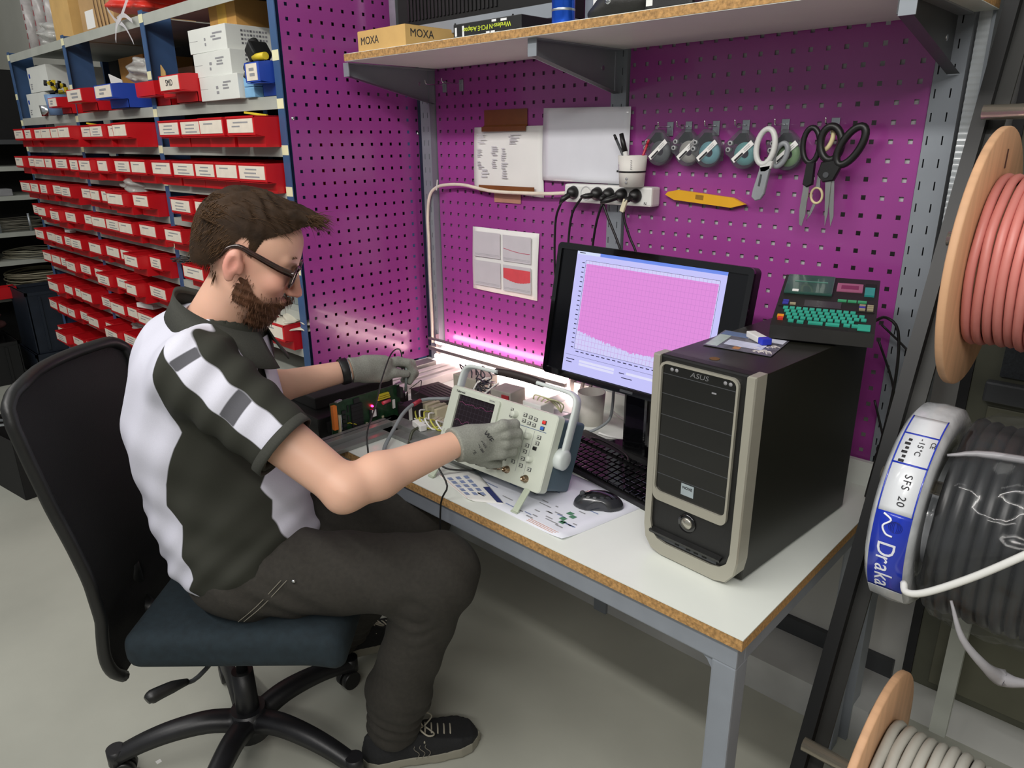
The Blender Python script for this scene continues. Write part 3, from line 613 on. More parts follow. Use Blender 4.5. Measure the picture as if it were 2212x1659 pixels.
def crate(label, lo, hi, mt):
    t = thing('plastic_crate', label, 'crate', ((lo[0]+hi[0])/2, (lo[1]+hi[1])/2, lo[2]), 0, 'dark crates on the floor'); dx, dy, h = hi[0]-lo[0], hi[1]-lo[1], hi[2]-lo[2]
    b = B(); T = .006
    for s in (-1, 1): b.box((s*(dx/2-T), 0, h/2), (T, dy-.03, h)); b.box((0, s*(dy/2-T), h/2), (dx-.03, T, h))
    b.bb((-dx/2+.015, -dy/2+.015, 0), (dx/2-.015, dy/2-.015, T)); b.obj('wall', mt, t)
    b = B(); b.bb((-dx/2, -dy/2, h-.02), (dx/2, -dy/2+.015, h)); b.bb((-dx/2, dy/2-.015, h-.02), (dx/2, dy/2, h)); b.bb((dx/2-.015, -dy/2, h-.02), (dx/2, dy/2, h)); b.bb((-dx/2, -dy/2, h-.02), (-dx/2+.015, dy/2, h)); b.obj('rim', mt, t)
    for k in range(3):
        b = B(); y = -dy*.3+k*dy*.3; b.bb((dx/2-.004, y-.008, .02), (dx/2+.008, y+.008, h-.03)); b.obj('rib', mt, t)
m_crate = mat('navy_crate', '#1c2430', .5, var=.15)
crate('dark blue-black plastic crate on the floor at the end of the bin rack', (-4.72, -.52, .17), (-4.32, -.14, .58), m_crate); crate('lower dark crate under the blue-black crate', (-4.74, -.54, 0), (-4.30, -.12, .17), m_crate)
crate('black crate left of the blue-black crate, at the picture edge', (-4.74, -1.02, 0), (-4.34, -.60, .28), mat('black_crate', '#101112', .5)); 
bag('dark_red_bag', 'dark red cloth bag on the black crate at the picture edge', (-4.55, -.78, .28), (.13, .13, .08), mat('dark_red_cloth', '#3d1c1b', .85), seed=18)
t = thing('scrap_bin', 'low black scrap box with metal rods behind the chair', 'box', (-2.62, -.98, 0), .15); b = B()
for s in (-1, 1): b.box((s*.21, 0, .14), (.006, .3, .28)); b.box((0, s*.15, .14), (.42, .006, .28))
b.bb((-.21, -.15, 0), (.21, .15, .006)); b.obj('wall', m_blackm, t)
for i in range(3): b = B(); b.box((-.05+i*.07, .0, .285+.008*i), (.30, .012, .008), (0, .03*i, .3+.4*i)); b.obj('rod', m_galv if i else m_black, t)
# ================================================================ papers and board on the purple panels
m_btape = mat('brown_tape', '#7d4a22', .3, var=.1, alpha=.9); m_ltape = mat('tan_masking_tape', '#b5836f', .5, var=.08)
def sheet(name, label, cat, P, mt, off):
    """P: four corners (x, z) tl tr br bl; slightly bowed paper off the panel"""
    t = thing(name, label, cat, (P[3][0], 0, P[3][1])); n = 12; rowsp = []
    for j in range(n+1):
        r = []
        for i in range(n+1):
            a, b_ = i/n, j/n; x = (P[3][0]*(1-a)+P[2][0]*a)*(1-b_)+(P[0][0]*(1-a)+P[1][0]*a)*b_; z = (P[3][1]*(1-a)+P[2][1]*a)*(1-b_)+(P[0][1]*(1-a)+P[1][1]*a)*b_
            r.append((x-P[3][0], -off-.006*math.sin(PI*a)*math.sin(PI*b_)-.002*math.sin(6*a+4*b_), z-P[3][1]))
        rowsp.append(r)
    b = B(); b.grid(rowsp); o = b.obj('sheet', mt, t); md = o.modifiers.new('thick', 'SOLIDIFY'); md.thickness = .0004; md.offset = 1
    return t
t = sheet('taped_document', 'white printed sheet held on the purple panel with brown tape', 'paper', [(-.599, 1.540), (-.306, 1.541), (-.303, 1.336), (-.603, 1.352)], m_paper, .004)
for (x, z, w, h, n, s) in ((.045, .155, .045, .03, 6, 1), (.185, .152, .05, .03, 7, 2), (.035, .112, .03, .026, 5, 3), (.037, .075, .032, .025, 5, 4), (.10, .118, .03, .03, 5, 5), (.10, .08, .024, .03, 5, 6), (.145, .108, .03, .04, 6, 7), (.145, .06, .03, .05, 7, 8), (.06, .05, .04, .03, 3, 9)):
    lab_print(t, FXN((x, -.0125, z)), w, h, n, s, mat('faint_ink', '#c6c4c9', .8))
b = B(); b.bb((.048, -.0145, .175), (.235, -.0125, .189)); b.bb((.05, -.0035, .187), (.232, -.0025, .238)); b.box((.142, -.008, .19), (.184, .0006, .012), (-.9, 0, 0)); b.obj('brown_tape', m_btape, t)['kind'] = 'stuff'
b = B(); b.bb((.03, -.0145, -.008), (.27, -.0135, .014)); b.obj('brown_tape', m_btape, t); b = B(); b.bb((.09, -.004, -.038), (.205, -.003, -.006)); b.obj('tan_tape', m_ltape, t)
t = sheet('blank_board', 'glossy white laminated sheet on the middle upright', 'board', [(-.300, 1.588), (.003, 1.582), (.006, 1.385), (-.302, 1.388)], mat('laminated_white', '#dcdde4', .14, var=.02, bump=.05, bscale=9, coat=.7), .012)
t = sheet('graph_printout', 'white printout of four small graphs with a red filled curve', 'paper', [(-.617, 1.230), (-.321, 1.229), (-.328, 1.018), (-.620, 1.022)], m_paper, .0045)
m_plot = mat('grey_plot_print', '#c3bfc4', .8, var=.04); m_rprint = mat('red_plot_print', '#d24a52', .7); m_rcurve = mat('crimson_line_print', '#b52a50', .7)
PY = -.0128
for i, (x0, x1, z0, z1) in enumerate(((.016, .138, .113, .195), (.150, .272, .110, .193), (.016, .138, .017, .100), (.150, .272, .014, .098))):
    b = B(); b.bb((x0, PY, z0), (x1, PY+.0006, z1)); b.obj('plot_panel', m_plot, t)
    for q in range(2): b = B(); b.bb((x0+.004, PY-.0003, z0+.006+.004*q), (x1-.004, PY, z0+.0066+.004*q)); b.obj('axis_print', m_gink, t)
b = B(); n = 20; P = [[(.154+.114*i/n, PY-.0004, .150-.010*math.sin(PI*.6*i/n)+s) for i in range(n+1)] for s in (0, .0016)]; b.grid(P); b.obj('red_curve', m_rcurve, t)
P = [[(.152+.118*i/n, PY-.0004, (.088 if s else .056-.011*math.sin(PI*i/n*.9)-.001*(i % 2))) for i in range(n+1)] for s in (0, 1)]; b = B(); b.grid(P); b.obj('red_fill', m_rprint, t)
# ================================================================ power strip with plugs
t = thing('power_strip', 'white six-socket power strip on the purple panel', 'power strip', (-.045, 0, 1.333))
b = B(); b.bb((-.145, -.045, 0), (.147, -.004, .05), .006); b.obj('housing', m_white, t)
SX = [-.156, -.112, -.072, -.032, .009, .054]
for x in SX:
    M = frame((x+.045, -.0452, .027), (1, 0, 0), (0, 0, 1)); b = B(); b.lathe([(.0195, 0), (.019, .001), (.0165, .0008), (.0162, -.006), (0, -.006)], 22, M); so = b.obj('socket', mat('socket_grey', '#b8b9bb', .45), t)
text('N', .011, FXN((.128, -.0455, .008)), m_ink, t)
def plug(i, x, cord, label, white=False):
    t = thing('mains_plug', label, 'plug', (x, -.04, 1.36), 0, 'black plugs in the power strip')
    b = B(); b.lathe([(0, .028), (.008, .027), (.0155, .018), (.0185, .006), (.0185, 0), (0, 0)], 20, frame((0, 0, 0), (1, 0, 0), (0, 0, 1))); b.obj('plug_body', m_black, t)
    c = [Vector(q)-Vector((x, -.04, 1.36)) for q in cord]
    b = B(); b.tube([(0, -.016, -.002), c[0]*.5+Vector((0, -.02, -.002)), c[0]], .0075, 8, radii=[.0085, .0075, .004]); b.obj('strain_relief', m_black, t)
    b = B(); b.tube([c[0]*.9+Vector((0, -.002, 0))]+c[1:], .0034, 7); b.obj('cord', m_black, t)
plug(0, SX[0], [(-.180, -.075, 1.330), (-.197, -.072, 1.29), (-.203, -.07, 1.21), (-.2, -.07, 1.12)], 'black angled plug in the leftmost socket of the strip')
plug(1, SX[2], [(-.105, -.075, 1.353), (-.138, -.072, 1.305), (-.152, -.07, 1.22), (-.15, -.07, 1.12)], 'black plug in the third socket from the left')
plug(2, SX[3], [(-.034, -.078, 1.345), (-.009, -.078, 1.300), (.033, -.076, 1.22), (.06, -.07, 1.12)], 'black plug in the fourth socket from the left')
plug(3, SX[4], [(-.030, -.085, 1.340), (-.046, -.08, 1.29), (-.062, -.075, 1.215), (-.07, -.07, 1.12)], 'black plug in the fifth socket from the left')
plug(4, SX[5], [(.044, -.080, 1.345), (.042, -.08, 1.31), (.060, -.076, 1.258), (.083, -.072, 1.21), (.1, -.07, 1.12)], 'black plug in the rightmost socket of the strip')
b = B(); b.box((.043, -.083, 1.337), (.013, .008, .034), (0, .35, 0), bev=.002); tag(b.obj('cable_tag', mat('cream_tag', '#cfc7ab', .6)), 'cream tag wrapped round the cord of the rightmost plug', 'tag')
t = thing('white_mains_cable', 'white mains cable looping from the power strip down the corner upright', 'cable', (-.19, -.03, 1.357)); 
b = B(); b.tube([(-.188, -.028, 1.357), (-.271, -.028, 1.351), (-.383, -.03, 1.349), (-.48, -.03, 1.349), (-.545, -.03, 1.354), (-.631, -.028, 1.364), (-.71, -.03, 1.362), (-.765, -.032, 1.350), (-.797, -.034, 1.320), (-.811, -.034, 1.25), (-.811, -.034, 1.17), (-.813, -.034, 1.04), (-.812, -.034, .9), (-.812, -.036, .80)], .0052, 8); world(b.obj('cable_sheath', mat('cream_cable', '#ddd2c2', .45), t))
b = B(); b.cyl((-.196, -.028, 1.357), (-.186, -.028, 1.357), .009, seg=12); world(b.obj('strain_relief', m_white, t))
b = B(); b.box((-.752, -.037, 1.36), (.003, .003, .035), (0, .2, 0)); world(b.obj('cable_tie', m_white, t))
# ================================================================ pen cup
t = thing('pen_cup', 'white printed carton cup with a black tie, on the power strip', 'pen cup', (.043, -.052, 1.3835))
b = B(); b.lathe([(0, .001), (.031, 0), (.032, .0), (.038, .078), (.0365, .078), (.0305, .002)], 28); b.obj('cup_wall', mat('cup_carton', '#d8d5cf', .55, var=.03), t)
b = B(); b.lathe([(.0352, .036), (.0362, .036), (.0364, .04), (.0354, .04)], 28); b.box((-.036, -.008, .038), (.012, .005, .005)); b.obj('black_tie', m_black, t)
for k in range(3): M = frame((.006, -.0345+.0012*k, .012+.009*k), (1, 0, 0), (0, 0, 1)); b = B(); b.lathe([(0, .0006), (.0036, .0006), (.0036, 0)], 12, M); b.obj('round_print', m_gink, t)
for k in range(5): M = frame((.02, -.0335+.001, .05+.006*k), (1, 0, 0), (0, 0, 1)); b = B(); b.box((.018, -.033, .046+.005*k), (.003, .001, .002)); b.obj('print_mark', m_gink, t)
for k in range(10): b = B(); b.box((-.0255, -.0255, .044+.0032*k), (.012, .0008, .0008), (0, 0, -.75)); b.obj('hatch_print', mat('mauve_ink', '#8b7a9c', .7), t)
def pen(label, a, b2, r, mt, cap, cfrac):
    a, b2 = Vector(a), Vector(b2); t = thing('pen', label, 'pen', a, 0, 'pens in the cup'); d = b2-a
    q = B(); q.cyl((0, 0, 0), d*(1-cfrac), r, seg=12); q.obj('barrel', mt, t); q = B(); q.cyl(d*(1-cfrac), d, r*1.15, r*.9, seg=12); q.obj('cap', cap, t)
pen('white marker with black cap in the pen cup', (.045, -.055, 1.392), (.006, -.055, 1.515), .0062, m_white, m_black, .36)
pen('slim dark pen with clear barrel in the pen cup', (.045, -.04, 1.392), (-.014, -.058, 1.513), .0035, m_dsteel, m_black, .1)
pen('red pencil in the pen cup', (.035, -.035, 1.392), (.085, -.045, 1.50), .0032, mat('red_pencil', '#b01f35', .4), MATS['red_pencil'], .1)
# ================================================================ hooks
def hook(label, x, z, L=.06, turn=0):
    t = thing('panel_hook', label, 'hook', (x, 0, z), 0, 'metal hooks in the purple panel')
    b = B(); b.bb((-.009, -.004, -.022), (.009, -.0005, .012), .001); b.obj('plate', m_galv, t)
    b = B(); b.tube([(0, -.003, 0), (0, -L*.5, 0), (0, -L*.92, .0), (0, -L, .012)], .0018, 7); b.obj('prong', m_chrome, t)
for x, l in ((.099, 'first'), (.152, 'second'), (.227, 'third'), (.304, 'fourth'), (.399, 'fifth')): hook(f'small metal hook, {l} from left above the tape cassettes', x+.02, 1.53)
hook('left one of the two bare hooks under the left shelf end', -.735, 1.672, .085); hook('right one of the two bare hooks under the left shelf end', -.655, 1.672, .085)
hook('metal hook carrying the black scissors', .53, 1.53, .06); 
# ================================================================ tape cassettes
m_clear = mat('smoky_clear_plastic', '#55585c', .12, var=.15, alpha=.42, coat=.6); m_dclear = mat('dark_cartridge', '#17181a', .3)
def cassette(x, z, y, col, label):
    t = thing('tape_cassette', label, 'tape cassette', (x, y, z), 0, 'label tape cassettes on hooks', (0, -.12, 0))
    M = FXN((0, .008, 0))
    out = [(.036*math.cos(a)+.004, .036*math.sin(a)-.008) for a in np.linspace(-PI*.95, PI*.12, 18)]+[(.030, .022), (.012, .042), (-.004, .046), (-.044, .018), (-.042, -.004)]
    b = B(); b.prism(out, .017, M, bev=.0015); b.obj('shell', m_clear, t)
    b = B(); b.lathe([(.010, .0145), (.026, .0145), (.026, .003), (.010, .003), (.010, .0145)], 24, FXN((.006, .008, -.010))); b.obj('tape_roll', mat('tape_'+col, '#'+col, .4, var=.05), t)
    b = B(); b.prism([(-.026, .020), (-.005, .038), (.008, .036), (.012, .018), (-.006, .010)], .0115, M); b.obj('feed_block', m_dclear, t)
    for c in ((-.034, .004), (-.028, .018)):
        b = B(); b.lathe([(.0032, .0185), (.0058, .0185), (.0058, .004), (.0032, .004), (.0032, .0185)], 14, FXN((c[0], .008, c[1]))); b.obj('guide_ring', mat('ring_grey', '#a7a9ab', .3), t)
    R = frame((.003, -.0095, -.004), (math.cos(.62), 0, math.sin(.62)), (-math.sin(.62), 0, math.cos(.62)))
    b = B(); b.add([R @ Vector(q) for q in ((-.032, -.006, 0), (.030, -.006, 0), (.030, .006, 0), (-.032, .006, 0), (-.032, -.006, -.001), (.030, -.006, -.001), (.030, .006, -.001), (-.032, .006, -.001))], [(0, 1, 2, 3), (7, 6, 5, 4), (0, 4, 5, 1), (1, 5, 6, 2), (2, 6, 7, 3), (3, 7, 4, 0)]); l = b.obj('label_strip', m_paper, t)
    b = B(); b.add([R @ Vector(q) for q in ((-.028, -.0055, .0004), (-.002, -.0055, .0004), (-.002, -.001, .0004), (-.028, -.001, .0004))], [(0, 1, 2, 3)]); b.obj('black_print', m_ink, t)
    for q in range(2): b = B(); b.add([R @ Vector(v) for v in ((.004, -.003+.004*q, .0004), (.022, -.003+.004*q, .0004), (.022, -.002+.004*q, .0004), (.004, -.002+.004*q, .0004))], [(0, 1, 2, 3)]); b.obj('print_line', m_gink, t)
cassette(.106, 1.480, -.030, '74787a', 'leftmost clear tape cassette with an empty grey reel')
cassette(.186, 1.480, -.026, 'd6d4cb', 'clear tape cassette with white tape, second from left')
cassette(.247, 1.478, -.036, '8fd0dc', 'clear tape cassette with light blue tape, third from left')
cassette(.335, 1.476, -.028, '86cfcf', 'clear tape cassette with turquoise tape beside the white-handled scissors')
cassette(.436, 1.475, -.022, '9cc98a', 'clear tape cassette with green tape behind the white-handled scissors')
# ================================================================ yellow tool
t = thing('yellow_opener', 'yellow plastic opening tool with pointed ends on the panel', 'tool', (.234, -.004, 1.36), 0, None, (0, .065, 0))
out = [(-.112, -.003), (-.085, -.013), (.078, -.014), (.113, -.002), (.078, .010), (-.075, .013), (-.105, .005)]
b = B(); b.prism(out, .012, FXN((0, 0, 0)), bev=.002); b.obj('blade', mat('warm_yellow', '#dfa51f', .45, var=.05), t)
b = B(); b.bb((-.022, -.0126, -.004), (.0, -.012, .007)); b.obj('recess', mat('dark_yellow', '#8f6716', .5), t)
# ================================================================ scissors
def ring(b, c, rx, rz, r, y, rot=0, seg=9):
    pts = []
    for a in np.linspace(0, 2*PI, 15)[:-1]:
        px, pz = rx*math.cos(a), rz*math.sin(a); pts.append((c[0]+px*math.cos(rot)-pz*math.sin(rot), y, c[1]+px*math.sin(rot)+pz*math.cos(rot)))
    b.tube(pts, r, seg, True, 2); return b
t = thing('safety_scissors', 'white and grey handled scissors in a grey sheath on the panel', 'scissors', (.40, -.05, 1.44))
b = B(); ring(b, (-.001, .043), .021, .038, .0065, 0, -.12); b.obj('finger_loop', mat('ivory_plastic', '#cfd0cd', .4), t)
b = B(); b.prism([(-.012, .012), (.022, .012), (.018, -.004), (.006, -.012), (-.006, -.012)], .011, FXN((0, .006, 0)), bev=.002); b.obj('grip', MATS['ivory_plastic'], t)
b = B(); ring(b, (.03, .025), .014, .026, .006, .012, -.35); b.obj('rear_loop', mat('light_grey_plastic', '#8c9094', .4), t)
b = B(); b.prism([(-.007, 0), (.017, .004), (.008, -.06), (.0, -.073), (-.012, -.076), (-.022, -.068), (-.020, -.05)], .010, FXN((0, .005, 0)), bev=.002); b.obj('sheath', MATS['light_grey_plastic'], t)
b = B(); b.box((-.004, -.0055, -.030), (.0045, .001, .026), (0, .12, 0)); b.obj('slot_mark', m_dsteel, t)
m_blade = mat('scissor_steel', '#b9bab6', .28, metal=.9, var=.1)
t = thing('black_scissors', 'large black handled scissors with wide spread loops on the panel', 'scissors', (.545, -.058, 1.43))
b = B(); ring(b, (.043, .055), .019, .042, .008, 0, -.5); b.obj('finger_loop', m_black, t); b = B(); ring(b, (.0, .06), .022, .034, .008, .004, .1); b.obj('thumb_loop', m_black, t)
b = B(); b.prism([(-.012, .022), (.02, .028), (.030, .012), (.018, -.016), (-.004, -.020), (-.018, -.004)], .014, FXN((0, .007, 0)), bev=.003); b.obj('pivot_block', m_black, t)
b = B(); b.cyl((.002, -.009, -.004), (.002, .0, -.004), .006, seg=14); b.obj('pivot_screw', m_dsteel, t)
b = B(); b.prism([(.004, -.016), (.018, -.016), (.026, -.09), (.022, -.112), (.012, -.06)], .0025, FXN((0, .004, 0))); b.obj('blade', m_blade, t); b = B(); b.prism([(.000, -.014), (.012, -.016), (.014, -.085), (.011, -.112), (.004, -.05)], .0025, FXN((0, .001, 0))); b.obj('blade', m_blade, t)
t = thing('slim_scissors', 'black handled scissors with a broad steel blade, left of the large pair', 'scissors', (.508, -.050, 1.43))
b = B(); ring(b, (-.006, .056), .018, .036, .006, 0, .05); b.obj('finger_loop', m_black, t); b = B(); ring(b, (.022, .068), .013, .024, .005, .006, -.3); b.obj('thumb_loop', mat('cream_plastic', '#cdbf94', .5), t)
b = B(); b.prism([(-.010, .022), (.008, .022), (.008, -.026), (-.004, -.032), (-.014, -.026)], .012, FXN((0, .006, 0)), bev=.003); b.obj('handle', m_black, t)
b = B(); b.prism([(-.012, -.026), (.000, -.028), (-.001, -.09), (-.006, -.116), (-.012, -.112), (-.015, -.08)], .0028, FXN((0, .002, 0))); b.obj('blade', m_blade, t)
t = thing('small_scissors', 'small scissors with cream loop hanging between the two black pairs', 'scissors', (.523, -.040, 1.381))
b = B(); ring(b, (0, 0), .0125, .0165, .0028, 0, .15); b.obj('finger_loop', MATS['cream_plastic'], t); b = B(); b.prism([(-.005, -.015), (.002, -.015), (-.008, -.042), (-.017, -.056)], .002, FXN((0, .002, 0))); b.obj('blade', m_blade, t); b = B(); b.prism([(-.004, .014), (.006, .014), (.004, .045), (-.002, .045)], .004, FXN((0, .002, 0))); b.obj('shank', m_blade, t)
ZT = .7294
# ================================================================ monitor
t = thing('computer_monitor', 'black widescreen computer monitor showing a pink graph', 'monitor', (.231, -.309, ZT))
mon = link('screen_housing', None, t); mon.location = (0, 0, .918-ZT); mon.rotation_euler = (-.161, .026, .039)
def rrect(x0, x1, z0, z1, r, n=5):
    o = []
    for cx, cz, a in ((x1-r, z0+r, -PI/2), (x1-r, z1-r, 0), (x0+r, z1-r, PI/2), (x0+r, z0+r, PI)): o += [(cx+r*math.cos(a+PI/2*k/n), cz+r*math.sin(a+PI/2*k/n)) for k in range(n+1)]
    return o
def ringp(out, inn, y0, y1, M=None):
    """flat ring between two outlines of the same length, in local x z, thickness y0..y1"""
    b = B(); n = len(out); V = [(p[0], y, p[1]) for y in (y0, y1) for p in out]+[(p[0], y, p[1]) for y in (y0, y1) for p in inn]; F = []
    for i in range(n):
        j = (i+1) % n; F += [(i, j, 2*n+j, 2*n+i), (n+j, n+i, 3*n+i, 3*n+j), (j, i, n+i, n+j), (2*n+i, 2*n+j, 3*n+j, 3*n+i)]
    if M is not None: V = [tuple(M @ Vector(v)) for v in V]
    return b.add(V, F)
bpy.data.objects.remove(mon)
MR = (-.161, .026, .039)
MM = Matrix.Translation((0, 0, .918-ZT)) @ Euler(MR).to_matrix().to_4x4()
def msh(b, name, mt, par=None): 
    b.v = [tuple(MM @ Vector(v)) for v in b.v]; return b.obj(name, mt, par or t)
hb = B(); hb.prism(rrect(-.259, .259, .0, .337, .012), .03, frame((0, .034, 0), (1, 0, 0), (0, 0, 1))); hb.prism(rrect(-.16, .16, .05, .28, .03), .03, frame((0, .062, 0), (1, 0, 0), (0, 0, 1)), bev=.008)
msh(hb, 'rear_housing', m_black)
msh(ringp(rrect(-.259, .259, .0, .337, .012), rrect(-.247, .247, .016, .322, .002), -.004, .006), 'bezel', m_gloss)
b = B(); b.bb((-.247, .001, .016), (.247, .003, .322)); scr = msh(b, 'panel_glass', mat('lcd_black', '#05060a', .25))
E_ = 1.05
def emi(name, col, s): return mat(name, '#000000', .4, var=0, emit=s, ecol=col)
def rect(name, x0, x1, z0, z1, mt, y): b = B(); b.add([(x0, y, z0), (x1, y, z0), (x1, y, z1), (x0, y, z1)], [(0, 1, 2, 3)]); return msh(b, name, mt, t)
rect('window_area', -.200, .200, .017, .321, emi('lcd_lavender', '#c9c8ff', E_), .0008)
rect('title_bar', -.131, .200, .3135, .321, emi('lcd_blue', '#6f8ff0', E_), .0004); rect('title_tab', -.199, -.133, .3135, .321, emi('lcd_pale', '#d8e2ff', E_), .0004)
rect('chart_area', -.170, .186, .079, .300, emi('lcd_chart', '#d6d4ff', E_), .0004)
rs = np.random.RandomState(5); n = 240; b = B(); P = [[], []]
for i in range(n+1):
    a = i/n; lowz = .128-.030*min(1, a*2.2)+.012*math.sin(a*2.2)*a-.0045*rs.rand()-.004*(rs.rand() > .9); P[1].append((-.168+.352*a, .0, .2925)); P[0].append((-.168+.352*a, .0, lowz))
b.grid(P, smooth=False); msh(b, 'pink_trace', emi('lcd_pink', '#e58fe0', E_), t)
gl = emi('lcd_grid', '#cc84d2', .95)
b = B()
for i in range(1, 36): x = -.170+.356*i/36; b.add([(x, -.0003, .079), (x+.0005, -.0003, .079), (x+.0005, -.0003, .300), (x, -.0003, .300)], [(0, 1, 2, 3)])
for i in range(1, 18): z = .079+.221*i/18; b.add([(-.170, -.0003, z), (.186, -.0003, z), (.186, -.0003, z+.0005), (-.170, -.0003, z+.0005)], [(0, 1, 2, 3)])
msh(b, 'chart_grid', gl, t)['kind'] = 'stuff'
dk = emi('lcd_dark', '#3a3560', .5)
b = B()
for q in ((-.1705, .186, .300, .3007), (-.1705, .186, .0785, .0792), (-.1707, -.170, .079, .300), (.186, .1867, .079, .3)): b.add([(q[0], -.0004, q[2]), (q[1], -.0004, q[2]), (q[1], -.0004, q[3]), (q[0], -.0004, q[3])], [(0, 1, 2, 3)])
msh(b, 'chart_frame', dk, t)['kind'] = 'stuff'
b = B()
for i in range(19): z = .0805+.0118*i; b.add([(-.181, -.0002, z), (-.1735, -.0002, z), (-.1735, -.0002, z+.0022), (-.181, -.0002, z+.0022)], [(0, 1, 2, 3)])
for i in range(22): x = -.165+.0158*i; b.add([(x, -.0002, .0715), (x+.0095, -.0002, .0715), (x+.0095, -.0002, .0738), (x, -.0002, .0738)], [(0, 1, 2, 3)])
for q in ((-.190, -.165, .0495, .0515), (-.190, -.172, .042, .044), (-.192, -.175, .3165, .3185), (-.03, -.015, .046, .048), (-.022, .008, .036, .038)): b.add([(q[0], -.0002, q[2]), (q[1], -.0002, q[2]), (q[1], -.0002, q[3]), (q[0], -.0002, q[3])], [(0, 1, 2, 3)])
msh(b, 'axis_labels', dk, t)['kind'] = 'stuff'
lb = emi('lcd_box', '#e4e4ff', E_); 
for i, q in enumerate(((-.15, -.045, .0475, .0535), (-.15, -.045, .0395, .0455), (-.01, .09, .046, .052))): rect('input_field', q[0], q[1], q[2], q[3], lb, -.0001)
rect('separator_line', -.195, .195, .0610, .0616, dk, -.0001)
b = B(); b.bb((-.018, -.0045, .004), (.018, -.004, .010)); msh(b, 'brand_badge', m_dsteel)
b = B(); b.bb((-.035, .04, .0), (.035, .075, .26), .008); b.obj('stand_column', m_gloss, t)
b = B(); b.prism([(.13*math.cos(a), .085*math.sin(a)) for a in np.linspace(0, 2*PI, 29)[:-1]], .012, FUP((0, .05, 0)), bev=.003); b.obj('stand_base', m_gloss, t)
# ================================================================ oscilloscope
SP = (.061, -.629, .768); SR = (-.398, 0, .029)
t = thing('oscilloscope', 'light grey oscilloscope with carry handle tilted on its front feet', 'oscilloscope', SP, 0, None, SR)
m_scope = mat('scope_bezel', '#c5cabd', .45, var=.03, scale=12); m_scopeb = mat('scope_blue_body', '#52656f', .5, var=.05, bump=.06, bscale=300); m_btn = mat('scope_button', '#b7bab0', .4); m_white2 = mat('scope_handle', '#c9d0cd', .42, var=.03)
W2 = .1675
body = [(-.163, .004), (.163, .004), (.163, .150), (.158, .168), (-.158, .168), (-.163, .150)]
b = B(); b.prism(rrect(-.163, .163, .006, .170, .008), .098, frame((0, .118, 0), (1, 0, 0), (0, 0, 1)), bev=.004); b.obj('rear_housing', m_scopeb, t)
o1 = rrect(-W2, W2, 0, .177, .010); i1 = rrect(-W2+.004, W2-.004, .004, .173, .008)
b = B(); b.prism(o1, .028, frame((0, .028, 0), (1, 0, 0), (0, 0, 1)), bev=.0025); b.obj('front_bezel', m_scope, t)
ringp(rrect(-.150, .000, .048, .170, .006), rrect(-.133, -.013, .064, .160, .002), -.006, .0).obj('screen_frame', m_scope, t)
b = B(); b.bb((-.133, -.0008, .064), (-.013, .001, .160)); b.obj('screen_glass', mat('scope_lcd', '#2a2429', .15, var=.05), t)
rs = random.Random(2)
tr = mat('scope_trace', '#7d3f66', .4); 
for zz, s in ((.140, 1), (.095, 2)):
    b = B(); n = 60; P = [[], []]
    for i in range(n+1): z = zz+.004*math.sin(i*.35)*s*.5+rs.uniform(-.0012, .0012); P[0].append((-.13+.112*i/n, -.0010, z)); P[1].append((-.13+.112*i/n, -.0010, z+.0011))
    b.grid(P, smooth=False); b.obj('trace_line', tr, t)
b = B()
for i in range(1, 10): b.bb((-.133+.012*i, -.00095, .066), (-.1327+.012*i, -.0009, .158))
for i in range(1, 8): b.bb((-.132, -.00095, .064+.012*i), (-.014, -.0009, .0643+.012*i))
b.obj('screen_graticule', mat('graticule', '#4a4550', .5), t)['kind'] = 'stuff'
text('Tektronix', .0075, FXN((-.128, -.0066, .1655)), m_ink, t); text('TDS 2014', .005, FXN((-.024, -.0066, .1655)), m_gink, t, squash=.9)
b = B(); b.bb((.058, -.0006, .1325), (.145, 0, .1335)); b.obj('divider_line', mat('scope_blue_line', '#34507c', .5), t)
for x in (.088, .113): b = B(); b.bb((x, -.0005, .03), (x+.0006, 0, .130)); b.obj('column_line', m_gink, t)
def sbtn(x, z, w=.0085, h=.0065, mt=None):
    b = B(); b.bb((x-w/2, -.004, z-h/2), (x+w/2, 0, z+h/2), .0014); b.obj('push_button', mt or m_btn, t)
    q = B(); q.bb((x-w*.62, -.0012, z-h*.66), (x+w*.62, 0, z+h*.62)); q.obj('button_well', m_dsteel, t)
    if mt is None: q = B(); q.bb((x-w*.2, -.0044, z-h*.22), (x+w*.2, -.004, z+h*.22)); q.obj('button_print', m_dsteel, t)
def knob(x, z, r=.0068, d=.013): b = B(); b.lathe([(r*1.15, 0), (r*1.1, .002), (r, .003), (r*.92, d), (r*.7, d+.001), (0, d+.001)], 18, FXN((x, 0, z))); b.obj('dial_knob', m_scope, t)
knob(.0488, .1526, .0075); sbtn(.036, .161, .006, .005); sbtn(.036, .146, .006, .005)
for x, z in ((.0765, .158), (.0925, .1565), (.108, .155), (.0768, .145), (.0923, .143), (.1072, .142)): sbtn(x, z)
sbtn(.1335, .1543, .009, .007, mat('red_button', '#d8342c', .4)); sbtn(.132, .1405, .009, .007, mat('blue_button', '#2f62b5', .4))
for x, z in ((.074, .114), (.1015, .1152), (.0726, .073), (.1219, .067), (.047, .114), (.047, .073)): knob(x, z)
for x, z in ((.0765, .098), (.103, .094), (.1012, .0793), (.1007, .0624), (.0999, .0466), (.1296, .119), (.1287, .1058), (.1255, .0445), (.0757, .0492), (.05, .0492)): sbtn(x, z)
sbtn(.1254, .093, .0085, .0065, m_black)
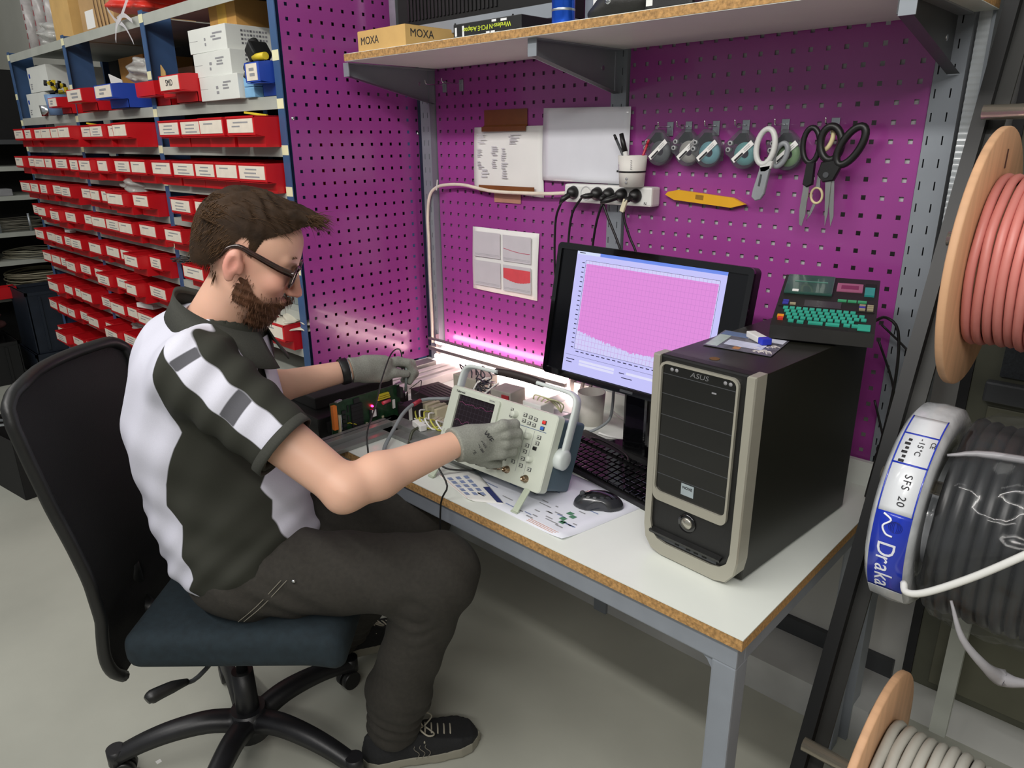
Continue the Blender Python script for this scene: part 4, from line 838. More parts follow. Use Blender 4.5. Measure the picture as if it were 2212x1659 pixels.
for k, (x, z) in enumerate(((.012, .028), (.0389, .0264), (.0645, .0266), (.1218, .022))):
    b = B(); b.lathe([(.0088, 0), (.0088, .002), (.0062, .003), (.0062, .012), (.0045, .0125), (.0045, .004), (.0012, .004), (.0012, .010), (0, .010)], 18, FXN((x, 0, z))); bn = b.obj('bnc_socket', mat('nickel', '#a08c74', .25, metal=1), t)
    b = B(); b.cyl((x-.008, -.008, z), (x+.008, -.008, z), .0012, seg=6); b.obj('bayonet_pin', MATS['nickel'], bn)
b = B(); b.lathe([(.006, 0), (.006, .002), (.004, .0025), (0, .0025)], 16, FXN((-.151, 0, .064))); b.obj('power_button', m_btn, t)
for x in (-.135, .135):   # fold-out feet down to the table
    b = B(); b.box((x, -.013, -.024), (.016, .004, .058), (-.45, 0, 0), bev=.001); b.box((x, -.0250, -.0490), (.018, .010, .003), (.398, 0, 0)); b.obj('fold_out_foot', mat('foot_grey', '#b4bda9', .5), t)
for x in (-.12, .12): b = B(); b.box((x, .100, .0035), (.03, .012, .006)); b.obj('rubber_foot', m_black, t)
# handle
for s in (-1, 1):
    b = B(); b.lathe([(0, .018), (.017, .017), (.0235, .013), (.0235, -.004)], 28, frame((s*.170, .041, .084), (0, s, 0), (0, 0, 1))); b.obj('handle_pivot', m_white2, t)
b = B()
pth = [(-.178, .041, .084), (-.178, .041, .16), (-.178, .041, .200), (-.172, .041, .222), (-.150, .041, .2315), (-.10, .040, .233), (-.062, .038, .2345)]
def bar(pts, w, th):
    """flat bar along pts in the xz plane, width along y"""
    p = spline([Vector(q) for q in pts], 5); R = []
    for i, q in enumerate(p):
        d = (p[min(i+1, len(p)-1)]-p[max(i-1, 0)]).normalized(); nrm = Vector((-d.z, 0, d.x)); y = Vector((0, 1, 0))
        R.append([tuple(q+nrm*(th/2*a)+y*(w/2*c)) for a, c in ((1, .8), (1, -.8), (.5, -1), (-.5, -1), (-1, -.8), (-1, .8), (-.5, 1), (.5, 1))])
    return R
for s in (1, -1):
    R = bar(pth if s > 0 else [(-x, y, z) for x, y, z in reversed(pth)], .024, .009); b = B(); b.grid(R, close_u=1); n = len(b.v); b.f += [tuple(range(8)), tuple(range(n-1, n-9, -1))]; b.sm += [False]*2; b.obj('handle_arm', m_white2, t)
b = B(); b.tube([(-.075, .039, .2345), (-.03, .038, .2375), (.03, .038, .2375), (.075, .039, .2345)], .0085, 12, radii=[.008, .0095, .0095, .008]); b.obj('handle_grip', mat('brown_rubber', '#2c2220', .6), t)
# ================================================================ computer tower
t = thing('computer_tower', 'black tower computer with silver front frame on the bench', 'computer', (.584, -.591, ZT), -.067)
m_case = mat('case_black', '#15150f', .38, var=.1, scale=60, bump=.05, bscale=700); m_silver = mat('silver_plastic', '#a8a598', .38, metal=.35, var=.04)
b = B(); b.bb((-.098, .018, .006), (.098, .437, .400), .002); b.obj('steel_case', m_case, t)
for x in (-.08, .08):
    for y in (.05, .40): b = B(); b.cyl((x, y, 0), (x, y, .007), .012, seg=12); b.obj('rubber_foot', m_blackm, t)
b = B(); b.bb((-.090, -.008, .020), (.090, .02, .404), .004); b.obj('front_core', m_black, t)
# silver side pillars joined by the foot
out = [(-.1025, .404), (-.1025, .055), (-.098, .028), (-.083, .008), (-.06, .002), (.06, .002), (.083, .008), (.098, .028), (.1025, .055), (.1025, .404), (.088, .404), (.088, .068), (.083, .046), (.07, .034), (.05, .030), (-.05, .030), (-.07, .034), (-.083, .046), (-.088, .068), (-.088, .404)]
b = B(); V = []; n = len(out)
for y, k in ((.022, 1), (-.010, 1), (-.014, .985)): V += [(x*k, y, z if k == 1 else .2+(z-.2)*.99) for x, z in out]
F = [(j*n+i, (j+1)*n+i, (j+1)*n+(i+1) % n, j*n+(i+1) % n) for j in range(2) for i in range(n)]
quad = [(i, i+1, n-2-i, n-1-i) for i in range(n//2-1)]; F += [tuple(2*n+k for k in q) for q in quad]
b.add(V, F); b.obj('silver_surround', m_silver, t)
ringp(rrect(-.086, .073, .118, .394, .014), rrect(-.082, .069, .136, .390, .012), -.0145, -.007).obj('silver_inner_frame', m_silver, t)
b = B(); b.bb((-.081, -.010, .135), (.068, -.0085, .389)); b.obj('bay_door', m_gloss, t)
for z in (.370, .332, .291, .250, .210, .172): b = B(); b.bb((-.080, -.0105, z), (.067, -.010, z+.0012)); b.obj('bay_seam', m_dsteel, t)
text('ASUS', .013, FXN((-.005, -.0108, .380)), mat('badge_silver', '#8f9092', .3, metal=.6), t, squash=1.25, shear=.15)
for x in (-.062, -.052, .046, .056): b = B(); b.lathe([(0, .0006), (.0036, .0006), (.0036, 0)], 10, FXN((x, -.0105, .381))); b.obj('icon_print', m_gink, t)
b = B(); b.bb((.022, -.0112, .3565), (.031, -.0105, .3592)); b.obj('tray_button', m_gink, t)
b = B(); b.bb((-.025, -.0112, .147), (.002, -.0105, .170)); st = b.obj('sticker', mat('silver_sticker', '#a9b5ba', .3, metal=.3), t)
text('NOXE', .0075, FXN((-.0115, -.0116, .1625)), m_ink, t)
b = B(); b.lathe([(0, .0045), (.0105, .004), (.0115, .002), (.0115, 0)], 22, FXN((-.008, -.0085, .091))); b.obj('power_button', mat('button_silver', '#b9b6aa', .25, metal=.8), t)
b = B(); b.lathe([(.0118, .0012), (.0185, .0022), (.0185, 0)], 24, FXN((-.008, -.0085, .091))); b.obj('button_dish', m_gloss, t)
b = B(); b.box((-.008, -.012, .050), (.156, .012, .006), (.35, 0, 0)); b.obj('port_flap', m_black, t); b = B(); b.bb((-.078, -.0095, .034), (.060, -.0085, .049)); b.obj('port_strip', m_dsteel, t)
for k, x in enumerate((-.03, -.005, .012, .03)): b = B(); b.bb((x, -.0105, .037), (x+.009, -.0095, .045)); b.obj('usb_port', m_blackm, t)
b = B(); b.cyl((-.012, .045, .4), (-.012, .045, .4008), .0095, seg=8); b.obj('brown_stain_sticker', mat('brown_residue', '#6b4a22', .6), t)
# ================================================================ label printer on the tower
ZP = ZT+.4012
t = thing('label_printer', 'black label printer with turquoise keys on the computer tower', 'label printer', (.59, -.362, ZP), .306)
sl = math.atan2(.058, .215); m_lp = mat('printer_black', '#1a1917', .5, var=.1)
b = B(); b.prism([(0, .004), (.215, .004), (.215, .092), (.125, .066), (.0, .030)], .182, frame((0, 0, 0), (0, 1, 0), (0, 0, 1)), bev=.0); b.obj('housing', m_lp, t)
b = B(); b.bb((.01, .01, 0), (.172, .2, .004)); b.obj('base_plate', m_blackm, t)
SM = Matrix.Translation((0, 0, .0302)) @ Euler((math.atan2(.036, .125), 0, 0)).to_matrix().to_4x4()
SM2 = Matrix.Translation((0, .125, .0662)) @ Euler((math.atan2(.026, .09), 0, 0)).to_matrix().to_4x4()
def on(M, lo, hi, name, mt, bev=0): b = B(); b.bb(lo, hi, bev); b.v = [tuple(M @ Vector(v)) for v in b.v]; return b.obj(name, mt, t)
m_teal = mat('turquoise_key', '#2f9c86', .45, var=.06)
for r in range(4):
    for k in range(12 if r else 11):
        if r == 3 and k in (10, 11): continue
        x = .014+r*.004+k*.0122; y = .066-r*.0125
        if x > .165: continue
        on(SM, (x, y, 0), (x+.0095, y+.0085, .004), 'key', m_teal, .001)
for x0, x1, y in ((.030, .04, .018), (.046, .058, .016), (.066, .092, .016), (.097, .121, .016), (.128, .139, .018), (.142, .154, .018)): on(SM, (x0, y-.002, 0), (x1, y+.006, .0035), 'key', m_teal)
on(SM, (.152, .006, 0), (.174, .028, .003), 'arrow_pad', m_teal, .001); on(SM, (.008, .030, 0), (.020, .039, .004), 'orange_key', mat('orange_key', '#d98a1e', .45)); on(SM, (.010, .021, 0), (.020, .029, .004), 'red_key', mat('red_key', '#c23227', .45))
on(SM, (.050, .085, 0), (.118, .112, .001), 'display', mat('lcd_grey', '#38373a', .25)); on(SM, (.004, .079, 0), (.178, .081, .0012), 'ridge', m_blackm); on(SM, (.040, .004, 0), (.136, .012, -.001), 'palm_slot', m_blackm)
for x, y, c in ((.010, .098, 'indigo_key'), (.010, .088, 'indigo_key'), (.024, .088, 'beige_key'), (.150, .102, 'beige_key'), (.150, .094, 'indigo_key'), (.150, .086, 'beige_key'), (.164, .102, 'beige_key'), (.164, .094, 'beige_key'), (.164, .086, 'beige_key')): on(SM, (x, y, 0), (x+.011, y+.0055, .003), 'function_key', mat(c, '#3b3b9c' if c[0] == 'i' else '#9b9276', .45))
for x in (.110, .128, .146): on(SM, (x, .116, 0), (x+.016, .122, .003), 'function_key', mat('green_key', '#3f9a6c', .45))
on(SM2, (.006, .004, 0), (.098, .086, .006), 'cassette_lid', mat('green_smoke_lid', '#2c5148', .22, alpha=.92, coat=.5), .002); on(SM2, (.022, .052, .006), (.086, .054, .0072), 'lid_slot', mat('lid_edge', '#5b8579', .2)); on(SM2, (.022, .006, .006), (.034, .014, .0075), 'white_label', m_paper)
on(SM2, (.104, .030, 0), (.152, .066, .002), 'pink_sticker', mat('pink_print', '#9c5a78', .5)); on(SM2, (.112, .040, .002), (.144, .056, .0026), 'sticker_print', mat('dark_pink_print', '#7c2f55', .5)); on(SM2, (.156, .016, 0), (.174, .050, .004), 'teal_lever', mat('teal_cover', '#2b8f8b', .4)); on(SM2, (.156, .052, 0), (.176, .068, .003), 'cutter_slot', m_blackm)
b = B(); b.tube([(.18, .11, .03), (.20, .13, .035), (.225, .13, .01), (.235, .14, -.08), (.232, .16, -.2), (.225, .2, -.32), (.22, .22, -.395)], .003, 7); b.obj('power_cord', m_black, t)
# ================================================================ card and usb stick on the tower
t = thing('postcard', 'printed brochure card lying on the computer tower', 'card', (.570, -.415, ZP), .0)
P4 = [(.515, -.480), (.645, -.470), (.626, -.349), (.493, -.352)]; P4 = [(x-.570, y+.415) for x, y in P4]
b = B(); b.prism(P4, .0008, FUP((0, 0, 0))); b.obj('sheet', mat('card_print_dark', '#5c5a66', .35, var=.5, scale=55), t)
def sub4(u0, u1, v0, v1): f = lambda u, v: tuple(np.array(P4[0])*(1-u)*(1-v)+np.array(P4[1])*u*(1-v)+np.array(P4[2])*u*v+np.array(P4[3])*(1-u)*v); return [f(u0, v0), f(u1, v0), f(u1, v1), f(u0, v1)]
for nm, q, c in (('grey_field', (.02, .20, .05, .72), '#a7b4ad'), ('blue_field', (.03, .45, .74, .97), '#5b6f96'), ('white_field', (.24, .80, .22, .52), '#c8cbe2'), ('white_field', (.45, .97, .74, .97), '#d4d6e6'), ('orange_field', (.42, .52, .06, .18), '#b5794a')): b = B(); b.prism(sub4(*q), .0004, FUP((0, 0, .0008))); b.obj(nm, mat('card_'+c[1:], c, .35, var=.1, scale=60), t)
rs = random.Random(4); mo = mat('ornament_print', '#cfc6c4', .5)
for k in range(16):
    u, v = rs.uniform(.70, .97), rs.uniform(.06, .62); c = sub4(u, u+.01, v, v+.01)[0]; b = B(); b.tube([(c[0]+.005*math.cos(a), c[1]+.005*math.sin(a), .0010) for a in np.linspace(0, 4.6, 7)], .0007, 4, sub=2); b.obj('ornament', mo, t)
t = thing('usb_stick', 'white usb stick with blue cap on the brochure card', 'usb stick', (.585, -.392, ZP+.0018), -.65)
b = B(); b.bb((-.036, -.0095, 0), (.012, .0095, .012), .002); b.obj('body', m_white, t); b = B(); b.bb((.0125, -.010, 0), (.030, .010, .0125), .002); b.obj('cap', mat('royal_blue_cap', '#2434b8', .35), t)
# ================================================================ keyboard, mouse, paper
t = thing('computer_keyboard', 'black computer keyboard between oscilloscope and tower', 'keyboard', (.243, -.352, ZT), .0, None, (0, 0, -.19))
b = B(); b.prism([(-.085, 0), (.085, 0), (.085, .022), (.07, .023), (-.085, .012)], .44, frame((-.215, 0, 0), (0, 1, 0), (0, 0, 1))); b.obj('case', m_black, t)
kx = B(); kx.bb((-.0078, -.0078, 0), (.0078, .0078, .007), .0015); kme = kx.mesh('key', m_gloss); ksl = math.atan2(.011, .155)
for r in range(6):
    for c in range(20):
        if c in (15,) and r: pass
        o = link('key', kme, t); y = -.070+r*.0185+(.01 if r == 5 else 0); o.location = (-.2+c*.019+(.004*r if c < 14 else .006)*(-1 if r < 4 else 0)*.5+.012, y, .0135+(y+.085)*math.tan(ksl)); o.rotation_euler = (ksl, 0, 0)
b = B(); b.tube([(-.02, .088, .012), (-.03, .13, .008), (.02, .18, .006), (.05, .28, .01)], .0022, 6); b.obj('cord', m_black, t)
t = thing('computer_mouse', 'black computer mouse lying on the printed paper', 'mouse', (.313, -.520, ZT+.0012), -2.55)
def fm(p):
    d = ell((0, 0, .0), (.056, .031, .036))(p); d = np.maximum(d, -p[..., 2]); w_ = np.abs(p[..., 1])-(.030-.0055*np.cos(p[..., 0]*55)); return np.maximum(d, w_)
v, f = snet(fm, (-.07, -.04, -.006), (.07, .04, .045), .0022); link('shell', npmesh('shell', v, f, mat('mouse_grey', '#2e2f33', .22, var=.1, coat=.5)), t)
b = B(); n = 16
P = [[(.056*math.cos(a)*s*.86, .031*math.sin(a)*s*.72, .0366*math.sqrt(max(.0, 1-(math.cos(a)*s*.86)**2-(math.sin(a)*s*.72)**2))) for a in np.linspace(0, 2*PI, n+1)] for s in (.02, .35, .65, .9)]
b.grid(P); b.obj('top_panel', m_gloss, t); b = B(); b.cyl((.036, -.004, .0275), (.036, .004, .0275), .006, seg=14); b.obj('scroll_wheel', m_dsteel, t)
def flatpaper(label, P, mt, z, name='printed_sheet'):
    t = thing(name, label, 'paper', (P[0][0], P[0][1], z)); n = 10; rowsp = []
    for j in range(n+1):
        r = []
        for i in range(n+1):
            a, c = i/n, j/n; q = np.array(P[0])*(1-a)*(1-c)+np.array(P[1])*a*(1-c)+np.array(P[2])*a*c+np.array(P[3])*(1-a)*c
            r.append((q[0]-P[0][0], q[1]-P[0][1], .0006+.006*max(0, a-.88)*8*max(0, .15-c)*6))
        rowsp.append(r)
    b = B(); b.grid(rowsp); o = b.obj('sheet', mt, t); md = o.modifiers.new('thick', 'SOLIDIFY'); md.thickness = .0005; md.offset = -1
    f = lambda u, v: np.array(P[0])*(1-u)*(1-v)+np.array(P[1])*u*(1-v)+np.array(P[2])*u*v+np.array(P[3])*(1-u)*v-np.array(P[0])
    return t, f
m_bluei = mat('blue_print', '#7f8cb0', .7); m_navy = mat('navy_print', '#2c356b', .6); m_greenp = mat('green_print', '#4d7f62', .7); m_orp = mat('orange_print', '#c98a6a', .7)
t, f = flatpaper('large printed diagram sheet under the oscilloscope and mouse', [(-.02, -.672), (.347, -.688), (.392, -.440), (.02, -.43)], mat('glossy_paper', '#dfe1ea', .4, var=.03), ZT)
def pr(u0, u1, v0, v1, mt, nm='print_block'): b = B(); b.add([(*f(u, v), .0014) for u, v in ((u0, v0), (u1, v0), (u1, v1), (u0, v1))], [(0, 1, 2, 3)]); b.obj(nm, mt, t)
rs = random.Random(8)
for k in range(26): u, v = rs.uniform(.05, .85), rs.uniform(.05, .9); pr(u, u+rs.uniform(.03, .12), v, v+.012, m_bluei if k % 3 else m_gink, 'print_line')
for k in range(14): u, v = rs.uniform(.55, .9), rs.uniform(.08, .4); pr(u, u+rs.uniform(.02, .06), v, v+.014, m_gink, 'print_line')
for u, v in ((.78, .36), (.82, .33), (.83, .20), (.80, .25)): pr(u, u+.035, v, v+.05, m_greenp)
for k in range(3): pr(.70, .93, .03+.02*k, .036+.02*k, m_orp, 'print_line')
t, f = flatpaper('smaller table printout in front of the oscilloscope', [(-.073, -.658), (.085, -.700), (.155, -.655), (-.03, -.575)], m_paper, ZT+.0008)
for k in range(5):
    for j in range(3): pr(.18+.13*k, .27+.13*k, .12+.22*j, .24+.22*j, m_bluei)
pr(.55, .98, .80, .97, m_navy); pr(.05, .95, .04, .05, m_orp, 'print_line'); pr(.05, .06, .04, .95, m_gink, 'print_line')
b = B(); b.bb((.362, -.62, 0), (.364, -.618, .0003)) if False else None
# ================================================================ desk lamp: double tube light lying along the back
t = thing('tube_lamp', 'low fluorescent lamp with two glowing tubes against the purple panel', 'lamp', (-.49, -.05, ZT))
m_tube = mat('lit_tube', '#ffffff', .5, var=0, emit=16, ecol='#ffdfd6'); m_alu = mat('lamp_aluminium', '#8d8786', .35, metal=.6, var=.06); m_refl = mat('lamp_reflector', '#e9e2e0', .35, var=.02)
LX0, LX1 = -.30, .335
b = B(); b.bb((LX0, .030, .0), (LX1, .036, .052)); b.obj('back_plate', m_refl, t)
b = B(); b.bb((LX0-.005, -.022, .094), (LX1, -.012, .101)); b.bb((LX0-.005, -.022, .056), (LX1, -.012, .068)); b.obj('front_rail', m_alu, t)
for x in (LX0, LX1-.004): b = B(); b.bb((x-.004, .012, .0), (x, .042, .105)); b.obj('end_plate', m_alu, t)
b = B(); b.cyl((LX0+.01, .005, .082), (LX1-.01, .005, .082), .008, seg=14); b.obj('glowing_tube', m_tube, t)
b = B(); b.cyl((LX0+.01, .0, .030), (LX1+.05, .0, .030), .008, seg=14); b.obj('glowing_tube', m_tube, t)
b = B(); b.add([(LX0, -.075, .006), (LX1+.10, -.075, .006), (LX1+.10, .018, .022), (LX0, .018, .022), (LX0, -.075, .003), (LX1+.10, -.075, .003), (LX1+.10, .018, .019), (LX0, .018, .019)], [(0, 1, 2, 3), (7, 6, 5, 4), (0, 4, 5, 1), (1, 5, 6, 2), (2, 6, 7, 3), (3, 7, 4, 0)]); b.obj('tray_reflector', m_refl, t)
for k in range(4): b = B(); b.tube([(-.2+.17*k, -.07, .008), (-.2+.17*k, -.072, .018), (-.19+.17*k, -.066, .02)], .002, 6); b.obj('clip', m_alu, t)
# ================================================================ test frame with circuit board
m_prof = mat('anodised_profile', '#8f918f', .38, metal=.55, var=.06); m_prof2 = mat('lit_profile', '#c9c3c2', .4, metal=.2, var=.05)  # second, paler profile has the tube lamp's light put into its colour
t = thing('test_rig', 'grey aluminium test frame lying on the left half of the bench', 'test rig', (-.45, -.5, ZT))
def fr(lo, hi, nm, mt=m_prof, bev=.0015): b = B(); b.bb([lo[0]+.45, lo[1]+.5, lo[2]], [hi[0]+.45, hi[1]+.5, hi[2]], bev); return b.obj(nm, mt, t)
fr((-.425, -.83, 0), (-.385, -.515, .026), 'side_profile'); fr((-.385, -.83, 0), (-.350, -.555, .012), 'lower_ledge'); fr((-.425, -.555, 0), (-.02, -.515, .026), 'cross_profile'); fr((-.385, -.590, 0), (-.02, -.555, .012), 'lower_ledge')
fr((-.77, -.80, 0), (-.72, -.10, .034), 'side_profile'); fr((-.80, -.52, 0), (-.77, -.1, .02), 'lower_ledge')
for x in (-.700, -.662, -.618): fr((x, -.46, 0), (x+.026, -.02, .028), 'lit_beam', m_prof2)
for x, y0, y1 in ((-.407, -.82, -.54),): fr((x-.0015, y0, .0262), (x+.0015, y1, .0268), 'profile_groove', m_dsteel, 0)
fr((-.72, -.79, 0), (-.425, -.76, .02), 'cross_profile')
# black subrack unit behind the board
t = thing('black_subrack', 'black plug-in unit lying behind the green circuit board', 'equipment', (-.575, -.60, ZT+.001))
b = B(); b.bb((-.125, -.135, 0), (.105, .175, .060), .003); b.obj('housing', m_black, t); b = B(); b.bb((-.11, -.10, .06), (.04, .17, .095), .004); b.obj('upper_housing', m_blackm, t)
for k in range(6): b = B(); b.bb((.1055, -.11+.045*k, .012), (.107, -.085+.045*k, .045)); b.obj('vent', m_blackm, t)
b = B(); b.bb((-.06, -.137, .03), (-.035, -.135, .045)); b.obj('sticker', m_white, t)
t = thing('multipin_plug', 'dark multi-pin plug with grey cable at the left end of the subrack', 'plug', (-.66, -.765, ZT+.034))
b = B(); b.bb((-.035, -.022, 0), (.03, .022, .03), .005); b.obj('plug_body', mat('olive_black', '#23241d', .6), t); b = B(); b.tube([(-.03, -.018, .015), (-.035, -.045, .005), (.0, -.075, -.025), (.06, -.085, -.03), (.15, -.075, -.027), (.215, -.045, -.022)], .0055, 8); b.obj('cable', mat('mid_grey_cable', '#77797a', .5), t)
# circuit board
t = thing('circuit_board', 'green circuit board standing on edge with a lit red lamp', 'circuit board', (-.437, -.60, ZT+.001))
m_pcb = mat('pcb_green', '#16361f', .4, var=.35, scale=90, coat=.3); b = B(); b.bb((-.001, -.115, .004), (.001, .118, .108)); b.obj('board', m_pcb, t)
def pc(y, z, w, h, d, nm, mt, bev=0): b = B(); b.bb((.001, y-w/2, z-h/2), (.001+d, y+w/2, z+h/2), bev); return b.obj(nm, mt, t)
m_ic = mat('chip_black', '#1d1d1f', .45); m_conn = mat('connector_beige', '#b7b093', .5); m_or = mat('orange_connector', '#d8752a', .45); m_yel = mat('yellow_component', '#c9b92e', .45)
pc(-.108, .068, .012, .068, .012, 'orange_header', m_or); pc(-.094, .040, .006, .062, .008, 'beige_header', m_conn); pc(-.088, .042, .003, .058, .006, 'pin_row', m_chrome)
for k in range(5): pc(-.076, .022+.013*k, .012, .009, .004, 'driver_chip', m_ic); 
for k in range(2): pc(-.062, .05+.03*k, .004, .02, .003, 'resistor_network', m_ic)
pc(-.035, .050, .036, .075, .006, 'memory_chip', m_ic); 
for k in range(6): pc(-.035, .020+.0118*k, .034, .0012, .0066, 'chip_gap', m_blackm)
pc(-.033, .096, .018, .014, .004, 'crystal_can', m_ic); pc(.020, .045, .026, .026, .006, 'processor', m_ic, .001); pc(.020, .045, .014, .020, .0066, 'white_sticker', m_white, .0)
for k in range(3): pc(.058, .079+.0062*k, .042-.004*k, .0042, .006+.001*k, 'yellow_resistor', m_yel)
b = B(); b.cyl((.006, .052, .066), (.006, .078, .068), .0052, seg=12); b.obj('pink_capacitor', mat('pink_capacitor', '#b8495c', .4), t)
pc(.093, .052, .008, .026, .003, 'barcode_sticker', m_white); pc(.03, .010, .05, .010, .010, 'beige_socket', m_conn); pc(.112, .085, .010, .03, .018, 'dsub_port', m_ic); pc(.112, .035, .012, .035, .014, 'dsub_port', m_ic)
for k in range(10): pc(-.06+.014*k, .016+.004*(k % 3), .006, .005, .003, 'small_part', m_conn if k % 4 == 0 else m_ic)
for y, z in ((-.066, .038), (-.052, .031)): b = B(); b.tube([(.002, y, z), (.008, y+.004, z+.002), (.008, y+.010, z-.002), (.002, y+.013, z-.004)], .0012, 5); b.obj('yellow_jumper', m_yel, t)
for y in (-.09, .112): b = B(); b.box((.004, y, .110), (.008, .022, .004), (0, 0, .3)); b.obj('ejector', m_galv, t)
b = B(); b.lathe([(0, .006), (.0022, .0055), (.003, .003), (.003, 0)], 12, frame((.001, .018, .066), (0, 1, 0), (0, 0, 1))); b.obj('red_led', mat('led_red', '#ff2040', .3, var=0, emit=40, ecol='#ff1040'), t)
# connectors beside the board
m_beige = mat('terminal_beige', '#a59f88', .55, var=.1); m_yg = mat('yellow_green_wire', '#b7b54a', .5); m_gcab = mat('grey_cable', '#82888a', .5)
t = thing('terminal_block', 'beige terminal block with yellow-green wires on the test frame', 'terminal block', (-.37, -.42, ZT+.001))
for k in range(7): b = B(); b.bb((-.05+.014*k, -.02, 0), (-.038+.014*k, .03, .042+.004*(k % 2)), .0015); b.obj('terminal', m_beige if k % 3 else m_conn, t)
for k in range(5): b = B(); b.tube([(-.045+.02*k, -.02, .03), (-.04+.02*k, -.045, .035), (-.02+.02*k, -.055, .012), (.0+.02*k, -.04, .006)], .0026, 6); b.obj('wire', m_yg if k % 2 else m_white, t)
t = thing('terminal_block', 'second beige terminal block at the oscilloscope corner', 'terminal block', (-.275, -.465, ZT+.001), .3)
for k in range(4): b = B(); b.bb((-.03+.014*k, -.02, 0), (-.018+.014*k, .02, .032), .0015); b.obj('terminal', m_beige, t)
for k in range(4): b = B(); b.tube([(-.03+.018*k, -.015, .03), (-.04+.018*k, -.05, .05), (-.01+.018*k, -.06, .028), (.02+.01*k, -.035, .03)], .0026, 6); b.obj('wire', m_yg if k % 2 == 0 else m_white, t)
t = thing('white_plug', 'white plug housing on the cross profile', 'plug', (-.285, -.536, ZT+.0268), -.25); b = B(); b.bb((-.026, -.010, 0), (.026, .010, .017), .002); b.obj('plug_body', m_white, t)
b = B(); b.tube([(.012, -.008, .008), (.02, -.03, .004), (.03, -.045, -.018), (.055, -.06, -.023)], .004, 7); b.obj('cable', mat('olive_cable', '#3b3d2e', .5), t)
t = thing('dsub_connector', 'purple-black connector with white label at the board edge', 'connector', (-.415, -.475, ZT+.001)); b = B(); b.bb((-.015, -.02, 0), (.03, .035, .05), .002); b.obj('hood', mat('plum_black', '#241c22', .5), t); b = B(); b.bb((.03, -.018, .008), (.0306, -.006, .046)); b.obj('label', m_white, t)
t = thing('grey_cable', 'grey cable with red heat-shrink running from the terminals to the bench edge', 'cable', (-.33, -.40, ZT+.05)); 
b = B(); b.tube([(-.31, -.40, .80), (-.36, -.46, .800), (-.352, -.53, .788), (-.315, -.60, .765), (-.285, -.655, .740), (-.262, -.672, .7355)], .0052, 8); world(b.obj('sheath', m_gcab, t)); b = B(); b.cyl((-.361, -.468, .8), (-.358, -.495, .796), .0062, seg=10); world(b.obj('red_sleeve', mat('red_sleeve', '#a02a3a', .5), t))
t = thing('vented_box', 'flat black vented box behind the terminal blocks', 'box', (-.455, -.318, ZT+.0003), -.12); b = B(); b.bb((-.085, -.05, 0), (.085, .055, .036), .002); b.obj('housing', mat('brown_black', '#1d1414', .5), t)
for k in range(6): b = B(); b.bb((-.06, -.035+.014*k, .036), (.07, -.031+.014*k, .0366)); b.obj('vent_slot', m_blackm, t)
# boxes in front of the lamp
t = thing('relay_box', 'grey junction box with black wires behind the oscilloscope handle', 'box', (-.42, -.20, ZT+.0003)); b = B(); b.bb((-.055, -.04, 0), (.055, .05, .072), .003); b.obj('housing', mat('warm_grey_box', '#9c978a', .5), t)
for k in range(5): b = B(); b.tube([(-.05+.02*k, .0, .07), (-.055+.026*k, -.01, .095+.004*k), (-.02+.03*k, -.02, .09), (.0+.02*k, -.03, .072)], .0022, 6); b.obj('wire', mat('blue_black_wire', '#23242e', .5), t)
t = thing('wire_bundle', 'tangle of dark wires between junction box and switch box', 'wires', (-.33, -.24, ZT))
for k in range(9): rs = random.Random(k+60); b = B(); b.tube([(rs.uniform(-.05, .05), rs.uniform(-.05, .04), .01+rs.random()*.08) for _ in range(5)], .0024, 6); b.obj('wire', MATS['blue_black_wire'] if k % 3 else m_white, t)
t = thing('switch_box', 'grey box with a red rocker switch behind the oscilloscope', 'switch box', (-.215, -.255, ZT+.0003), .1); b = B(); b.bb((-.045, -.03, 0), (.03, .04, .085), .003); b.obj('housing', mat('putty_box', '#8f8a83', .5), t); b = B(); b.bb((-.002, -.034, .045), (.024, -.03, .076), .001); b.obj('rocker_switch', mat('rocker_red', '#8e1c26', .35), t)
t = thing('white_module', 'white module with pale wires beside the switch box', 'module', (-.14, -.21, ZT+.0003)); b = B(); b.bb((-.035, -.03, 0), (.035, .03, .055), .003); b.obj('housing', m_white, t)
for k in range(4): b = B(); b.tube([(-.02+.015*k, .0, .055), (0+.02*k, -.01, .075), (.04+.015*k, .01, .06), (.07, .02, .03)], .002, 6); b.obj('wire', mat('pale_wire', '#c2c49a', .5), t)
t = thing('alu_chassis', 'open grey aluminium chassis between switch box and monitor', 'chassis', (-.095, -.16, ZT+.0003), -.1)
for lo, hi, nm in (((-.07, -.09, 0), (.07, .09, .004), 'bottom'), ((-.07, -.09, .004), (-.066, .09, .04), 'side_wall'), ((.066, -.09, .004), (.07, .09, .04), 'side_wall'), ((-.066, -.09, .004), (.066, -.086, .04), 'front_wall')): b = B(); b.bb(lo, hi); b.obj(nm, m_galv, t)
for k in range(4): b = B(); b.cyl((-.04+.027*k, -.094, .02), (-.04+.027*k, -.09, .02), .006, seg=10); b.obj('terminal', m_beige, t)
t = thing('white_cup', 'plain white plastic cup behind the keyboard, under the monitor', 'cup', (-.005, -.135, ZT)); b = B(); b.lathe([(0, .001), (.034, 0), (.040, .095), (.0375, .095), (.0325, .003), (0, .003)], 26); b.obj('cup_wall', mat('cup_white', '#cfcac2', .5), t)
for i, (x, l) in enumerate(((-.105, 'left'), (-.075, 'right'))): b = B(); b.box((x, -.035, ZT+.10), (.008, .008, .2), (.1, .35, 0)); tag(b.obj('dark_stay', mat('dark_stay', '#2a2424', .5)), f'{l} one of two slanting dark stays below the monitor corner', 'stay', 'slanting stays by the lamp')
